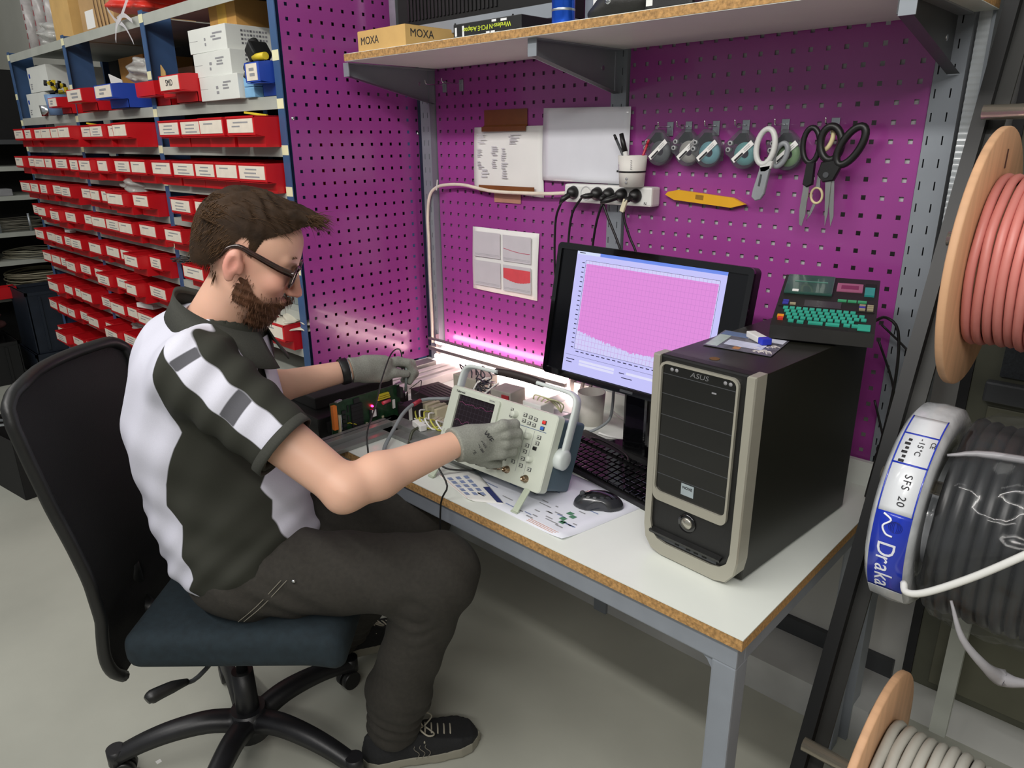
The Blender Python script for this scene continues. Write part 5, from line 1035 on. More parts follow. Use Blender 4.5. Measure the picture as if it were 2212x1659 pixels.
t = thing('white_lead', 'white cable lying in a loop behind the keyboard', 'cable', (.08, -.2, ZT)); b = B(); b.tube([(-.005, -.04, .745), (.03, -.05, .735), (.09, -.075, .734), (.135, -.12, .7345), (.148, -.17, .7355), (.12, -.21, .745), (.09, -.225, .752)], .0035, 7); world(b.obj('sheath', m_white, t))
t = thing('grey_lead', 'grey monitor cable hanging in front of the stand', 'cable', (.1, -.2, ZT)); b = B(); b.tube([(.06, -.12, .85), (.072, -.14, .80), (.075, -.16, .765), (.055, -.20, .742), (.03, -.215, .735)], .0042, 7); world(b.obj('sheath', m_gcab, t))
t = thing('black_lead', 'black cable lying across the keyboard', 'cable', (.2, -.3, ZT)); b = B(); b.tube([(.05, -.25, .7345), (.12, -.27, .758), (.19, -.29, .762), (.245, -.315, .762), (.27, -.345, .766)], .003, 7); world(b.obj('sheath', m_black, t))
# probe cables
t = thing('probe_cable', 'thin black probe cable arching over the circuit board and down the bench front', 'cable', (-.44, -.46, .9)); b = B(); b.tube([(-.462, -.452, .845), (-.455, -.452, .905), (-.44, -.472, .938), (-.415, -.52, .938), (-.375, -.585, .89), (-.32, -.65, .845), (-.25, -.73, .812), (-.226, -.748, .77), (-.228, -.75, .68), (-.235, -.752, .60), (-.20, -.76, .54), (-.14, -.765, .535), (-.10, -.77, .57)], .0022, 7); world(b.obj('sheath', m_black, t))
t = thing('scope_lead', 'thin black lead from the oscilloscope socket hanging off the bench front', 'cable', (.07, -.68, .79)); b = B(); b.tube([(.068, -.668, .790), (.03, -.705, .793), (.0, -.715, .797), (.045, -.728, .765), (.032, -.738, .72), (.026, -.742, .60), (.015, -.75, .50), (-.03, -.76, .47)], .0022, 7); world(b.obj('sheath', m_black, t))
# ================================================================ cable reel stand on the right
PY_ = lambda z: -.207-(1.301-z)*.4
m_stand = mat('stand_black', '#0f0f0f', .4, metal=.2, var=.1); m_web = mat('stand_dark_web', '#2a2a28', .45, metal=.4, var=.12, scale=6)
t = thing('reel_stand', 'leaning black steel stand carrying cable reels on rods', 'stand', (.84, -.73, 0))
def lean(x0, x1, dy0, dy1, z0, z1, nm, mt):
    b = B(); V = [(x, PY_(z)+dy, z) for z in (z0, z1) for x, dy in ((x0, dy0), (x1, dy0), (x1, dy1), (x0, dy1))]
    b.add(V, [(3, 2, 1, 0), (4, 5, 6, 7), (0, 1, 5, 4), (1, 2, 6, 5), (2, 3, 7, 6), (3, 0, 4, 7)]); return world(b.obj(nm, mt, t))
lean(.815, .838, -.012, .02, 0, 2.05, 'side_tube', m_stand); lean(.838, .862, .012, .02, 0, 2.05, 'side_web', m_web); lean(1.62, 1.65, -.012, .02, 0, 2.05, 'side_tube', m_stand)
b = B(); b.bb((.815, -.74, 0), (.86, .12, .03), .002); world(b.obj('base_bar', m_stand, t)); b = B(); b.bb((1.61, -.74, 0), (1.655, .12, .03), .002); world(b.obj('base_bar', m_stand, t))
for z, y in ((1.541, -.148), (1.332, -.229), (.934, -.386), (.47, -.59)): b = B(); b.cyl((.835, y, z), (1.64, y, z), .0125, seg=18); world(b.obj('axle_rod', mat('brushed_rod', '#cfc6b4', .22, metal=.8, var=.08), t))
b = B(); b.cyl((.905, -.148, 1.541), (.909, -.148, 1.541), .018, seg=18); world(b.obj('rod_collar', m_chrome, t))
def turns(b, x0, x1, R, r, seg=56):
    n = int((x1-x0)/(2*r))
    for k in range(n):
        x = x0+r+k*2*r; rs = random.Random(k+int(R*1000)); rr = R+rs.uniform(-.0025, .0025)
        b.tube([(x+rs.uniform(-.001, .001), rr*math.cos(a), rr*math.sin(a)) for a in np.linspace(0, 2*PI, seg//4+1)[:-1]], r, 8, True, 3)
    return b
def spool(label, c, R, drum, w, mt, r, group='wooden cable spools'):
    t = thing('cable_spool', label, 'cable spool', c, 0, group)
    for x in (0, w):
        s = 1 if x == 0 else -1; b = B(); b.lathe([(.016, 0), (R-.002, 0), (R, .002), (R, .011), (R-.002, .013), (.016, .013), (.016, 0)], 64, frame((x, 0, 0), (0, 0, 1), (0, s, 0)) if False else Matrix.Translation((x if s > 0 else x-.013, 0, 0)) @ Euler((0, PI/2, 0)).to_matrix().to_4x4()); b.obj('flange', m_wood, t)
    b = B(); b.cyl((.013, 0, 0), (w-.013, 0, 0), drum-r*1.6, seg=40, cap=False); b.obj('drum_core', m_wood, t)
    b = turns(B(), .014, w-.014, drum, r); o = b.obj('cable_winding', mt, t); o['kind'] = 'stuff'
    return t
m_redcab = mat('salmon_cable', '#cf8078', .42, var=.12, scale=8)
t = spool('wooden spool wound with salmon red cable on the stand', (.888, -.245, 1.302), .215, .135, .34, m_redcab, .0072)
b = B(); b.box((.0136, .0, .165), (.001, .006, .03)); b.obj('flange_slot', mat('slot_brown', '#4a2d22', .8), t)
spool('lower wooden spool wound with light grey cable on the stand', (.94, -.575, .455), .195, .105, .30, mat('light_grey_cable', '#b9b7ae', .45, var=.08), .0085)
# white cable coil with wrapped blue label
t = thing('cable_ring', 'wrapped ring of white cable with blue and white Draka label', 'cable ring', (.872, -.40, .905))
b = B(); R = .172; W = .068
prof = [(R-.075, .004), (R-.012, .0), (R, .008), (R+.003, W/2), (R, W-.008), (R-.012, W), (R-.075, W-.004), (R-.085, W/2), (R-.075, .004)]
AX = Euler((0, PI/2, 0)).to_matrix().to_4x4()
b.lathe(prof, 56, AX); b.obj('film_wrapped_body', mat('milky_film', '#b9bcbf', .2, var=.15, scale=30, bump=.5, bscale=45, coat=.5), t)
def band(a0, a1, x0, x1, rr, mt, nm, n=24):
    b = B(); P = [[(x, -rr*math.cos(a), rr*math.sin(a)) for x in (x0, x1)] for a in np.linspace(a0, a1, n)]; b.grid(P); o = b.obj(nm, mt, t); md = o.modifiers.new('th', 'SOLIDIFY'); md.thickness = .0006; return o
m_dblue = mat('label_blue', '#1c35b0', .25, var=.06, coat=.4); m_dwhite = mat('label_white', '#d5d8dc', .25, var=.05, coat=.4, bump=.2, bscale=50)
RB = R+.0036
band(-.80, -.58, .010, .062, RB, m_dwhite, 'white_label_end'); band(-.58, .28, .010, .062, RB, m_dblue, 'blue_label'); band(.28, 1.30, .010, .062, RB, m_dwhite, 'white_label')
for a in (.72, 1.04): band(a, a+.016, .010, .062, RB+.0006, m_dblue, 'blue_border', 3)
for x in (.010, .060): band(.28, 1.30, x, x+.002, RB+.0006, m_dblue, 'blue_border')
def onband(s, a, x, size, mt, rr=RB+.0008, sp=.6):
    """letters set one by one round the band, reading downwards"""
    for i, ch in enumerate(s):
        aa = a-i*size*sp/rr; p = (x, -rr*math.cos(aa), rr*math.sin(aa)); down = (0, -math.sin(aa), -math.cos(aa))
        text(ch, size, frame(p, down, (1, 0, 0)), mt, t, 'letter')
m_lw = mat('label_white_ink', '#e6e8f0', .4)
onband('Draka', -.07, .033, .038, m_lw, sp=.50); onband('SFS 20', .62, .040, .016, m_ink, sp=.55); onband('-15°C', 1.0, .040, .012, m_ink, sp=.55); onband('CE', .98, .056, .010, m_ink, sp=.6)
for k in range(6): band(.74+.045*k, .765+.045*k, .018+.003*(k % 2), .026, RB+.0007, m_ink, 'small_print', 3)
b = B(); b.tube([(.022, -RB+.0040, .046), (.034, -RB+.0026, .038), (.024, -RB+.0012, .026), (.030, -RB-.0002, .014), (.040, -RB-.0006, .012)], .0016, 6); b.obj('logo_stroke', m_lw, t)
for k in range(4): b = B(); b.tube([(.042+.010*math.cos(a)*(.25+.25*k), -RB+.0012, .028+.010*math.sin(a)) for a in np.linspace(0, 2*PI, 13)[:-1]], .0003, 4, True, 1); b.obj('globe_line', mat('globe_ink', '#16206e', .4), t)
b = B(); b.tube([(.066, -.168, -.062), (.075, -.185, -.066), (.10, -.192, -.052), (.15, -.192, -.005), (.20, -.19, .05), (.27, -.18, .13)], .0055, 8); b.obj('loose_cable_end', m_white, t)
# black coil in clear film
t = thing('black_cable_coil', 'large black cable coil in clear plastic wrap on the stand', 'cable coil', (.952, -.38, .895))
b = turns(B(), .0, .28, .158, .0095, 56); b.obj('cable_winding', mat('black_cable', '#1a1a1b', .35, var=.2), t)['kind'] = 'stuff'
b = B(); b.cyl((0, 0, 0), (.28, 0, 0), .15, seg=40); b.obj('coil_core', m_blackm, t)
n = 72; m_ = 22; P = []; rs = np.random.RandomState(3)
for i in range(m_):
    x = -.008+.30*i/(m_-1); r = .178-.03*max(0, abs(i/(m_-1)-.5)*2-.85)/.15
    P.append([(x, -(r+.0045*math.sin(a*9+x*60)+.003*math.sin(a*23-x*40))*math.cos(a), (r+.0045*math.sin(a*9+x*60)+.003*math.sin(a*23-x*40))*math.sin(a)) for a in np.linspace(0, 2*PI, n+1)[:-1]])
b = B(); b.grid(P, close_u=1); b.obj('clear_wrap', mat('clear_film', '#6d7073', .12, var=.1, alpha=.16, coat=1, bump=.5, bscale=26), t)
b = B(); b.tube([(.05, -.176, -.06), (.075, -.184, -.11), (.11, -.165, -.155), (.13, -.135, -.182), (.16, -.15, -.165), (.23, -.17, -.11)], .006, 8, radii=[.002, .005, .008, .014, .006, .003]); b.obj('twisted_film', mat('film_knot', '#a9a7ab', .3, alpha=.75), t)
b = B(); b.tube([(-.005, -.11, .142), (.05, -.09, .152), (.2, -.08, .158), (.3, -.1, .15)], .005, 6, radii=[.002, .006, .006, .004]); b.obj('film_fold', MATS['film_knot'], t)
# ================================================================ equipment cabinet behind the stand
m_olive = mat('olive_grey_steel', '#4c4d41', .55, var=.08); m_oldk = mat('gap_shade', '#17171a', .7)
t = thing('equipment_cabinet', 'dark olive grey equipment cabinet behind the reel stand', 'cabinet', (1.3, .13, .42))
b = B(); b.bb((-.44, -.05, -.22), (.5, .05, 1.9), .003); b.obj('body', m_olive, t)
b = B(); b.bb((-.39, -.056, .60), (.5, -.05, .76)); b.obj('mesh_window', mat('dark_mesh', '#23272c', .6, var=.4, scale=260), t); b = B(); b.bb((-.41, -.075, .545), (.5, -.05, .59), .005); b.obj('grey_handle_bar', m_dsteel, t)
b = B(); b.bb((-.40, -.054, -.20), (.5, -.05, .53), .002); b.obj('lower_panel', mat('olive_panel', '#5b5b4c', .55, var=.06), t); b = B(); b.bb((-.46, -.052, -.22), (-.44, .05, 1.9)); b.obj('gap_shade_strip', m_oldk, t)  # narrow dark strip paints the shade of the gap beside the cabinet
b = B(); b.bb((.93, .03, .12), (.965, .05, .72)); tag(b.obj('grey_strip', m_rail), 'pale grey vertical strip behind the cable ring', 'strip')
t = thing('loose_cords', 'loose black cords hanging beside the right upright', 'cords', (.74, -.04, .8))
for pts in ([(.70, -.06, 1.09), (.735, -.04, 1.0), (.748, -.03, .93), (.742, -.03, .86)], [(.70, -.05, 1.12), (.74, -.03, 1.08), (.775, -.03, 1.05)], [(.71, -.05, .95), (.735, -.03, .86), (.745, -.03, .81), (.73, -.04, .80)]): b = B(); b.tube(pts, .0025, 6); world(b.obj('cord', m_black, t))
b = B()
for k in range(4): b.tube([(.738+.012*math.cos(a+k), -.035+.004*k, .812+.022*math.sin(a)+.003*k) for a in np.linspace(0, 2*PI, 9)[:-1]], .002, 6, True, 3)
world(b.obj('cord_loops', m_black, t))['kind'] = 'stuff'
# ================================================================ office chair
UX, UY, NX, NY = math.cos(YAW), -math.sin(YAW), math.sin(YAW), math.cos(YAW)
def W(u, d, z): return (CAM[0]+UX*u+NX*d, CAM[1]+UY*u+NY*d, z)
def Wn(v): v = np.asarray(v, float); o = np.empty_like(v); o[:, 0] = CAM[0]+UX*v[:, 0]+NX*v[:, 1]; o[:, 1] = CAM[1]+UY*v[:, 0]+NY*v[:, 1]; o[:, 2] = v[:, 2]; return o
def wb(b): b.v = [W(*v) for v in b.v]; return b
CH = (-.682, 1.483)
t = thing('office_chair', 'black mesh-back swivel chair with dark blue seat', 'chair', W(CH[0], CH[1], 0)); chair = t
m_mesh = mat('black_mesh_fabric', '#100f0f', .7, var=.5, scale=420, bump=.3, bscale=500); m_seat = mat('navy_seat_fabric', '#17242b', .9, var=.18, scale=60, bump=.25, bscale=500); m_base = mat('worn_black_nylon', '#17171a', .42, var=.35, scale=14, bump=.1)
def cobj(b, nm, mt): return world(wb(b).obj(nm, mt, t))
v, f = snet(lambda p: rbox((-.60, 1.483, .470), (.205, .185, .012), .032)(p)+.012*np.clip((p[..., 0]+.45)*8, 0, 1)*0, (-.88, 1.24, .41), (-.33, 1.73, .53), .008)
v[:, 2] -= .05*np.clip((v[:, 0]+.46)/.1, 0, 1)**2*.35
world(link('seat_cushion', npmesh('seat_cushion', Wn(v), f, m_seat), t))
b = B(); b.bb((-.80, 1.29, .425), (-.42, 1.68, .440)); cobj(b, 'seat_pan', m_black)
# back: curved mesh panel with rounded top corners, leaning back
prof = [(-.868, .395), (-.875, .46), (-.862, .56), (-.868, .656), (-.885, .74), (-.905, .82), (-.925, .92), (-.942, 1.02), (-.952, 1.055)]
P1 = []; P2 = []
zz = [q[1] for q in prof]; uu = [q[0] for q in prof]
def halfw(z):
    w_ = np.interp(z, [.38, .42, .50, .58, .70, 1.0, 1.03, 1.05, 1.06], [.17, .205, .212, .212, .214, .222, .215, .19, .15]); return w_
def backpt(a, z, off):
    w_ = halfw(z); u = np.interp(z, zz, uu)-.03*(1-(a*a))*(1 if z > .5 else .3)-off; return (u, 1.483+a*w_, z)
Z_ = list(np.linspace(.38, 1.0, 22))+[1.015, 1.03, 1.042, 1.052, 1.06]
b = B(); b.grid([[backpt(a, z, 0) for a in np.linspace(-1, 1, 21)] for z in Z_]); o = cobj(b, 'mesh_back', m_mesh); md = o.modifiers.new('th', 'SOLIDIFY'); md.thickness = .006
edge = [backpt(-1, z, 0) for z in Z_]+[backpt(a, 1.06, 0) for a in (-.5, 0, .5)]+[backpt(1, z, 0) for z in reversed(Z_)]
b = B(); b.tube(edge, .013, 10, sub=2); cobj(b, 'back_frame', m_black)
b = B(); b.tube([(-.70, 1.483, .425), (-.82, 1.483, .425), (-.895, 1.483, .45), (-.91, 1.483, .56)], .022, 10); cobj(b, 'back_bracket', m_black)
b = B(); b.bb((-.77, 1.40, .385), (-.56, 1.56, .425), .01); cobj(b, 'tilt_mechanism', m_black)
b = B(); b.tube([(-.66, 1.40, .405), (-.685, 1.28, .405), (-.70, 1.235, .425)], .005, 8); cobj(b, 'lever_rod', m_dsteel)
b = B(); b.tube([(-.692, 1.245, .422), (-.71, 1.215, .434), (-.735, 1.185, .438), (-.742, 1.175, .436)], .012, 10, radii=[.007, .013, .015, .009]); cobj(b, 'lever_paddle', m_black)
hx, hy = CH
b = B(); b.cyl((hx, hy, .06), (hx, hy, .25), .030, .026, seg=22); cobj(b, 'column_sleeve', m_base); b = B(); b.cyl((hx, hy, .25), (hx, hy, .39), .014, seg=18); cobj(b, 'gas_lift', m_chrome)
b = B(); b.cyl((hx, hy, .055), (hx, hy, .135), .048, .042, seg=24); cobj(b, 'hub', m_base)
for k, ang in enumerate((.85, 2.13, 3.42, 4.64, 5.90)):
    dx, dy = math.cos(ang), math.sin(ang); L = .315
    pts = [(hx+dx*r, hy+dy*r, z) for r, z in ((.03, .105), (.10, .118), (.18, .112), (.25, .095), (L, .070))]
    p = spline([Vector(q) for q in pts], 4); R = []; side = Vector((-dy, dx, 0))
    for i, q in enumerate(p):
        s = i/(len(p)-1); wd = .030-.009*s; th = .020-.004*s; R.append([tuple(q+side*wd*a+Vector((0, 0, th*c))) for a, c in ((1, .2), (.6, 1), (-.6, 1), (-1, .2), (-.9, -1), (.9, -1))])
    b = B(); b.grid(R, close_u=1, smooth=True); n = len(b.v); b.f += [tuple(range(6)), tuple(range(n-1, n-7, -1))]; b.sm += [False]*2; cobj(b, 'base_spoke', m_base)
    ex, ey = hx+dx*L, hy+dy*L; b = B(); b.cyl((ex, ey, .048), (ex, ey, .092), .021, seg=16); cobj(b, 'caster_stem', m_base)
    for s in (-1, 1): b = B(); b.cyl((ex+dy*.004*s-dx*.012, ey-dx*.004*s-dy*.012, .0265), (ex+dy*.022*s-dx*.012, ey-dx*.022*s-dy*.012, .0265), .0265, seg=20); cobj(b, 'caster_wheel', m_black)
b = B(); b.bb((-.499, -1.279, 0), (-.487, -1.267, .0008)); tag(b.obj('paper_scrap', m_paper), 'tiny white paper scrap on the floor by the chair base', 'scrap')
# ================================================================ the seated man, laid out in (forward, depth, height) metres
F32 = np.float32
hp, hy_ = math.radians(27), math.radians(9)
fw = np.array([math.cos(hp)*math.cos(hy_), math.cos(hp)*math.sin(hy_), -math.sin(hp)]); lf = np.array([-math.sin(hy_), math.cos(hy_), 0.]); up = np.cross(fw, lf)
RH = np.stack([fw, lf, up], 1).astype(F32); HC = np.array([-.513, 1.438, 1.312], F32)
def hl(p): return (p-HC) @ RH
def hw(q): return np.asarray(q, float) @ RH.T.astype(float)+HC
cran = sun([ell((-.010, 0, .008), (.094, .075, .082)), ell((.032, 0, .030), (.058, .060, .050))], .03)
face = sun([ell((.046, 0, -.035), (.046, .057, .070)), ell((.036, 0, -.080), (.050, .053, .040)), ell((.068, 0, -.110), (.020, .024, .018))], .03)
def headloc(q):
    ay = q.copy(); ay[..., 1] = np.abs(q[..., 1])
    d = smin(cran(q), face(q), .03)
    d = smin(d, cone((.080, .012, .008), (.074, .042, .004), .012, .009)(ay), .012)        # brow
    d = smin(d, ell((.070, .045, -.045), (.020, .018, .018))(ay), .02)                      # cheek
    d = np.maximum(d, -smin(ell((.099, .031, -.012), (.018, .017, .011))(ay), ell((.095, .018, -.015), (.010, .008, .010))(ay), .006)+.0)
    d = smin(d, ell((.079, .031, -.013), (.0125, .0135, .0115))(ay), .003)                  # eye
    d = smin(d, cone((.090, 0, -.004), (.113, 0, -.050), .007, .0095)(q), .010)             # nose
    d = smin(d, ell((.115, 0, -.055), (.0115, .0115, .010))(q), .006); d = smin(d, ell((.104, .011, -.058), (.010, .0075, .0075))(ay), .005)
    d = smin(d, ell((.096, 0, -.083), (.009, .021, .0055))(q), .006); d = smin(d, ell((.094, 0, -.094), (.009, .018, .006))(q), .006)
    e = ell((-.010, .079, -.032), (.0155, .010, .029))(ay); e = np.maximum(e, -ell((-.006, .089, -.033), (.0085, .007, .017))(ay))
    e = smin(e, ell((-.006, .077, -.060), (.009, .007, .010))(ay), .006); e = smin(e, cone((.006, .076, -.03), (.008, .074, -.045), .006, .006)(ay), .006)
    return smin(d, e, .008)
SR_, ER, WR = (-.600, 1.315, 1.085), (-.322, 1.250, .868), (-.122, 1.395, .897)
SL_, EL, WL = (-.665, 1.66, 1.07), (-.700, 1.765, .880), (-.450, 1.893, .905)
torso = sun([ell((-.615, 1.48, .58), (.135, .175, .11)), ell((-.650, 1.48, .72), (.135, .165, .16)), ell((-.668, 1.478, .91), (.135, .178, .19)), ell((-.645, 1.478, 1.06), (.10, .185, .085))], .07)
neckf = cone((-.548, 1.446, 1.235), (-.640, 1.472, 1.11), .056, .064)
def arm(S, E, Wp, k=1.0):
    S, E, Wp = map(np.array, (S, E, Wp)); fm_ = E+(Wp-E)*.28
    return sun([cone(S, E, .058*k, .0415*k), cone(E, fm_, .0395*k, .0435*k), cone(fm_, Wp, .0435*k, .0285*k), cone(E, E+np.array([-.010, -.006, -.018]), .036*k, .020*k)], .022)
armR, armL = arm(SR_, ER, WR), arm(SL_, EL, WL)
HR, KR, AR = (-.585, 1.395, .585), (-.168, 1.388, .588), (-.300, 1.452, .100)
HL, KL, AL = (-.585, 1.565, .585), (-.255, 1.655, .575), (-.525, 1.775, .115)
legs = [cone(HR, KR, .088, .062), cone(KR, AR, .060, .040), cone(HL, KL, .088, .062), cone(KL, AL, .060, .040)]
def bodyf(p):
    d = smin(headloc(hl(p)), neckf(p), .03); d = smin(d, torso(p)+.040, .03); d = smin(d, armR(p), .03); d = smin(d, armL(p), .03)
    for g in legs: d = smin(d, g(p), .03)
    return d
v, f = snet(bodyf, (-.86, 1.16, .02), (.0, 1.98, 1.44), .0042)
# skin with a slightly redder face and ears
q = hl(v.astype(F32)); 
m_skin = bpy.data.materials.new('skin'); m_skin.use_nodes = True; nt = m_skin.node_tree; bs = nt.nodes['Principled BSDF']
at = nt.nodes.new('ShaderNodeAttribute'); at.attribute_name = 'flush'; mx = nt.nodes.new('ShaderNodeMix'); mx.data_type = 'RGBA'; mx.inputs[6].default_value = (*lin('#dcae96'), 1); mx.inputs[7].default_value = (*lin('#d18f80'), 1)
tcx = nt.nodes.new('ShaderNodeTexCoord'); nzx = nt.nodes.new('ShaderNodeTexNoise'); nzx.inputs['Scale'].default_value = 90; nt.links.new(tcx.outputs['Object'], nzx.inputs['Vector'])
bpx = nt.nodes.new('ShaderNodeBump'); bpx.inputs['Strength'].default_value = .12; bpx.inputs['Distance'].default_value = .001; nt.links.new(nzx.outputs[0], bpx.inputs['Height']); nt.links.new(bpx.outputs[0], bs.inputs['Normal'])
nt.links.new(at.outputs['Fac'], mx.inputs[0]); nt.links.new(mx.outputs[2], bs.inputs['Base Color']); bs.inputs['Roughness'].default_value = .5; bs.inputs['Subsurface Weight'].default_value = .12; bs.inputs['Subsurface Radius'].default_value = (.01, .004, .002)
fl = np.exp(-((q[:, 0]-.075)**2+(np.abs(q[:, 1])-.04)**2+(q[:, 2]+.045)**2)/.0010)+np.exp(-((q[:, 0]+.012)**2+(np.abs(q[:, 1])-.083)**2+(q[:, 2]+.035)**2)/.0016)+np.exp(-((q[:, 0]-.115)**2+q[:, 1]**2+(q[:, 2]+.055)**2)/.0005)
person = link('person', npmesh('person', Wn(v), f, m_skin, {'flush': np.clip(fl, 0, 1)}))
tag(person, 'seated person in black and white polo shirt, grey gloves and glasses at the bench', 'person')
def pobj(o): o.parent = person; return o
def pmesh(name, v, f, mt, attrs=None, par=None): return link(name, npmesh(name, Wn(v), f, mt, attrs), par or person)
def pb(b, name, mt, par=None): return wb(b).obj(name, mt, par or person)
# ---------------------------------------------------------------- hair
def zhair(x): return .0018*np.sin(x*420)*np.sin(x*173)+np.interp(x, [-.14, -.10, -.070, -.045, -.030, -.012, .004, .010, .018, .026, .05, .075, .088, .10, .13], [-.10, -.098, -.088, -.075, -.045, .004, .004, -.022, -.026, .014, .042, .066, .080, .086, .08])
hairvol = sun([ell((-.012, 0, .012), (.0995, .0775, .0865)), ell((.010, 0, .050), (.093, .070, .056)), ell((-.055, 0, -.035), (.047, .058, .060))], .02)
def hairf(p):
    q = hl(p); x, y, z = q[..., 0], q[..., 1], q[..., 2]
    d = hairvol(q); d = smin(d, ell((.072, .004, .092), (.036, .050, .016))(q), .02)
    d = d+.0026*np.sin(y*190+x*50+3*np.sin(x*60)+z*40)*np.clip((z-.03)*25, 0, 1)+.0010*np.sin(y*520+z*90+x*120)*np.clip((z-.0)*25, 0, 1)
    return np.maximum(d, (zhair(x)-z)*.8)
v, f = snet(hairf, HC-.19, HC+.19, .0032)
m_hair = fade_mat('brown_hair', '#2f2115', rough=.75, spec=.2, var=.45, scale=26, bump=.5, bscale=120)
q = hl(v.astype(F32)); fd = (q[:, 2]-zhair(q[:, 0]))/np.interp(q[:, 0], [-.03, .03, .06, .09], [.034, .030, .012, .008]); hair = pmesh('hair', v, f, m_hair, {'fade': np.clip(fd, 0, 1)})
def tri(P, r0): # thin tapered strand
    b = []; n = len(P)
    return P
rs = np.random.RandomState(11); SB = B()
def strand(p0, d0, L, curl, r, seg=4):
    pts = []; p = np.array(p0, float); d = np.array(d0, float)
    for i in range(seg+1):
        pts.append(p.copy()); d = d+curl/seg; d /= np.linalg.norm(d); p = p+d*L/seg
    for k in range(3): pass
    a = np.cross(d, [0, 0, 1.]); a /= np.linalg.norm(a)+1e-9; c = np.cross(a, d); V = []; F = []
    for i, q in enumerate(pts):
        rr = r*(1-i/seg*.9)
        for k in range(3): V.append(q+a*rr*math.cos(2.094*k)+c*rr*math.sin(2.094*k))
        if i: F += [((i-1)*3+k, (i-1)*3+(k+1) % 3, i*3+(k+1) % 3, i*3+k) for k in range(3)]
    SB.add([W(*hw(x)) for x in V], F, True)
for i in range(3600):
    x = rs.uniform(-.10, .092); y = rs.uniform(-.068, .068); n_ = math.sqrt(max(.02, 1-((x+.01)/.11)**2-(y/.08)**2)); z = .012+.092*n_
    if z < zhair(x)+.035: continue
    d = np.array([.75+rs.normal(0, .15), rs.normal(0, .22)+y*2, .35-.9*max(0, x)*3+rs.normal(0, .12)]); d /= np.linalg.norm(d)
    strand((x, y, z-.006), d, rs.uniform(.016, .044), np.array([.4, rs.normal(0, .3), -.55+rs.normal(0, .25)]), .0009)
for i in range(260):
    y = rs.uniform(-.045, .045); strand((.085+rs.uniform(-.01, .012), y, .096+rs.uniform(-.010, .008)), (.9, y*4+rs.normal(0, .35), .25+rs.normal(0, .3)), rs.uniform(.018, .046), np.array([.1, 0, -.5]), .0009)
for i in range(1500):
    x = rs.uniform(-.095, .06); s = rs.choice((-1, 1)); z = rs.uniform(-.09, .06)
    if z < zhair(x)+.012+.02*rs.rand(): continue
    y = s*.0765*math.sqrt(max(.05, 1-((x+.012)/.104)**2-((z-.012)/.098)**2)); strand((x, y, z), (-.35+rs.normal(0, .15), s*.12, -.75+rs.normal(0, .15)), rs.uniform(.010, .02), np.array([0, -s*.2, -.2]), .0008, 3)
for i in range(700):
    y = rs.uniform(-.055, .055); z = rs.uniform(-.085, .05); x = -.012-.0995*math.sqrt(max(.05, 1-(y/.0775)**2-((z-.012)/.1)**2)); strand((x, y, z), (-.1, rs.normal(0, .15), -.9), rs.uniform(.010, .02), np.array([.3, 0, -.1]), .0008, 3)
hs = SB.obj('hair_strands', mat('brown_hair_strand', '#4b3520', .6, spec=.25, var=.3), person); hs['kind'] = 'stuff'  # strands lighter than the hair below, highlights put into the colour
# ---------------------------------------------------------------- beard
def zb(x): return np.interp(x, [-.01, .006, .014, .03, .05, .07, .085, .10, .12], [-.012, -.014, -.030, -.050, -.068, -.076, -.072, -.066, -.066])
bvol = sun([ell((.043, 0, -.040), (.0515, .0605, .074)), ell((.038, 0, -.083), (.0565, .0575, .044)), ell((.062, 0, -.120), (.031, .033, .033)), ell((.098, 0, -.073), (.012, .028, .010))], .025)
def beardf(p):
    q = hl(p); x, y, z = q[..., 0], q[..., 1], q[..., 2]; d = bvol(q)-.003+.0022*np.sin(x*300+z*140)*np.sin(y*260+z*210)+.0015*np.sin(z*420+y*130)
    d = np.maximum(d, (z-zb(x))*.8); d = np.maximum(d, (.004-x)*.8+.12*np.maximum(0, -z-.075)); d = np.maximum(d, -ell((.103, 0, -.0885), (.016, .019, .0055))(q)); return d
v, f = snet(beardf, HC-.2, HC+.15, .0032)
q = hl(v.astype(F32)); fd = np.minimum((zb(q[:, 0])-q[:, 2])/.022, (q[:, 0]-.004)/.014+.25); fd = np.minimum(fd, np.maximum((q[:, 0]-.035)/.02, (q[:, 2]+.125)/.03)); beard = pmesh('beard', v, f, fade_mat('auburn_beard', '#4d3222', rough=.75, spec=.2, var=.45, scale=40, bump=.7, bscale=220), {'fade': np.clip(fd, 0, 1)})
SB = B()
for i in range(900):
    k = rs.randint(len(v)); q = hl(v[k:k+1].astype(F32))[0].astype(float); nrm = q-np.array([.03, 0, -.06]); nrm /= np.linalg.norm(nrm)
    strand(q-nrm*.002, nrm*.6+np.array([.05, 0, -.75]), rs.uniform(.006, .015), np.array([0, 0, -.3]), .0008, 3)
o = SB.obj('beard_strands', mat('auburn_strand', '#5c3c26', .55, var=.3), beard); o['kind'] = 'stuff'
for s in (-1, 1):
    SB = B()
    for i in range(40): y = s*rs.uniform(.014, .046); strand((.092-.25*(abs(y)-.014)+.001, y, .014+.10*(abs(y)-.014)*(1 if abs(y) < .034 else .3)+rs.uniform(-.002, .003)), (.2, s*.8, .25), .009, np.array([-.2, 0, -.2]), .0007, 3)
    o = SB.obj('eyebrow', MATS['brown_hair_strand'], person); o['kind'] = 'stuff'
    b = B(); c = hw([[.0882, s*.031, -.014]])[0]; b.lathe([(0, .0012), (.004, .0009), (.0055, 0)], 14, Matrix.Translation(W(*c)) @ frame((0, 0, 0), (0, 0, 1), W(lf[0], lf[1], lf[2]-0)) if False else frame(W(*c), Vector(W(*(c+lf)))-Vector(W(*c)), Vector(W(*(c+up)))-Vector(W(*c)))); b.obj('iris', mat('iris_dark', '#2c2a24', .2), person)
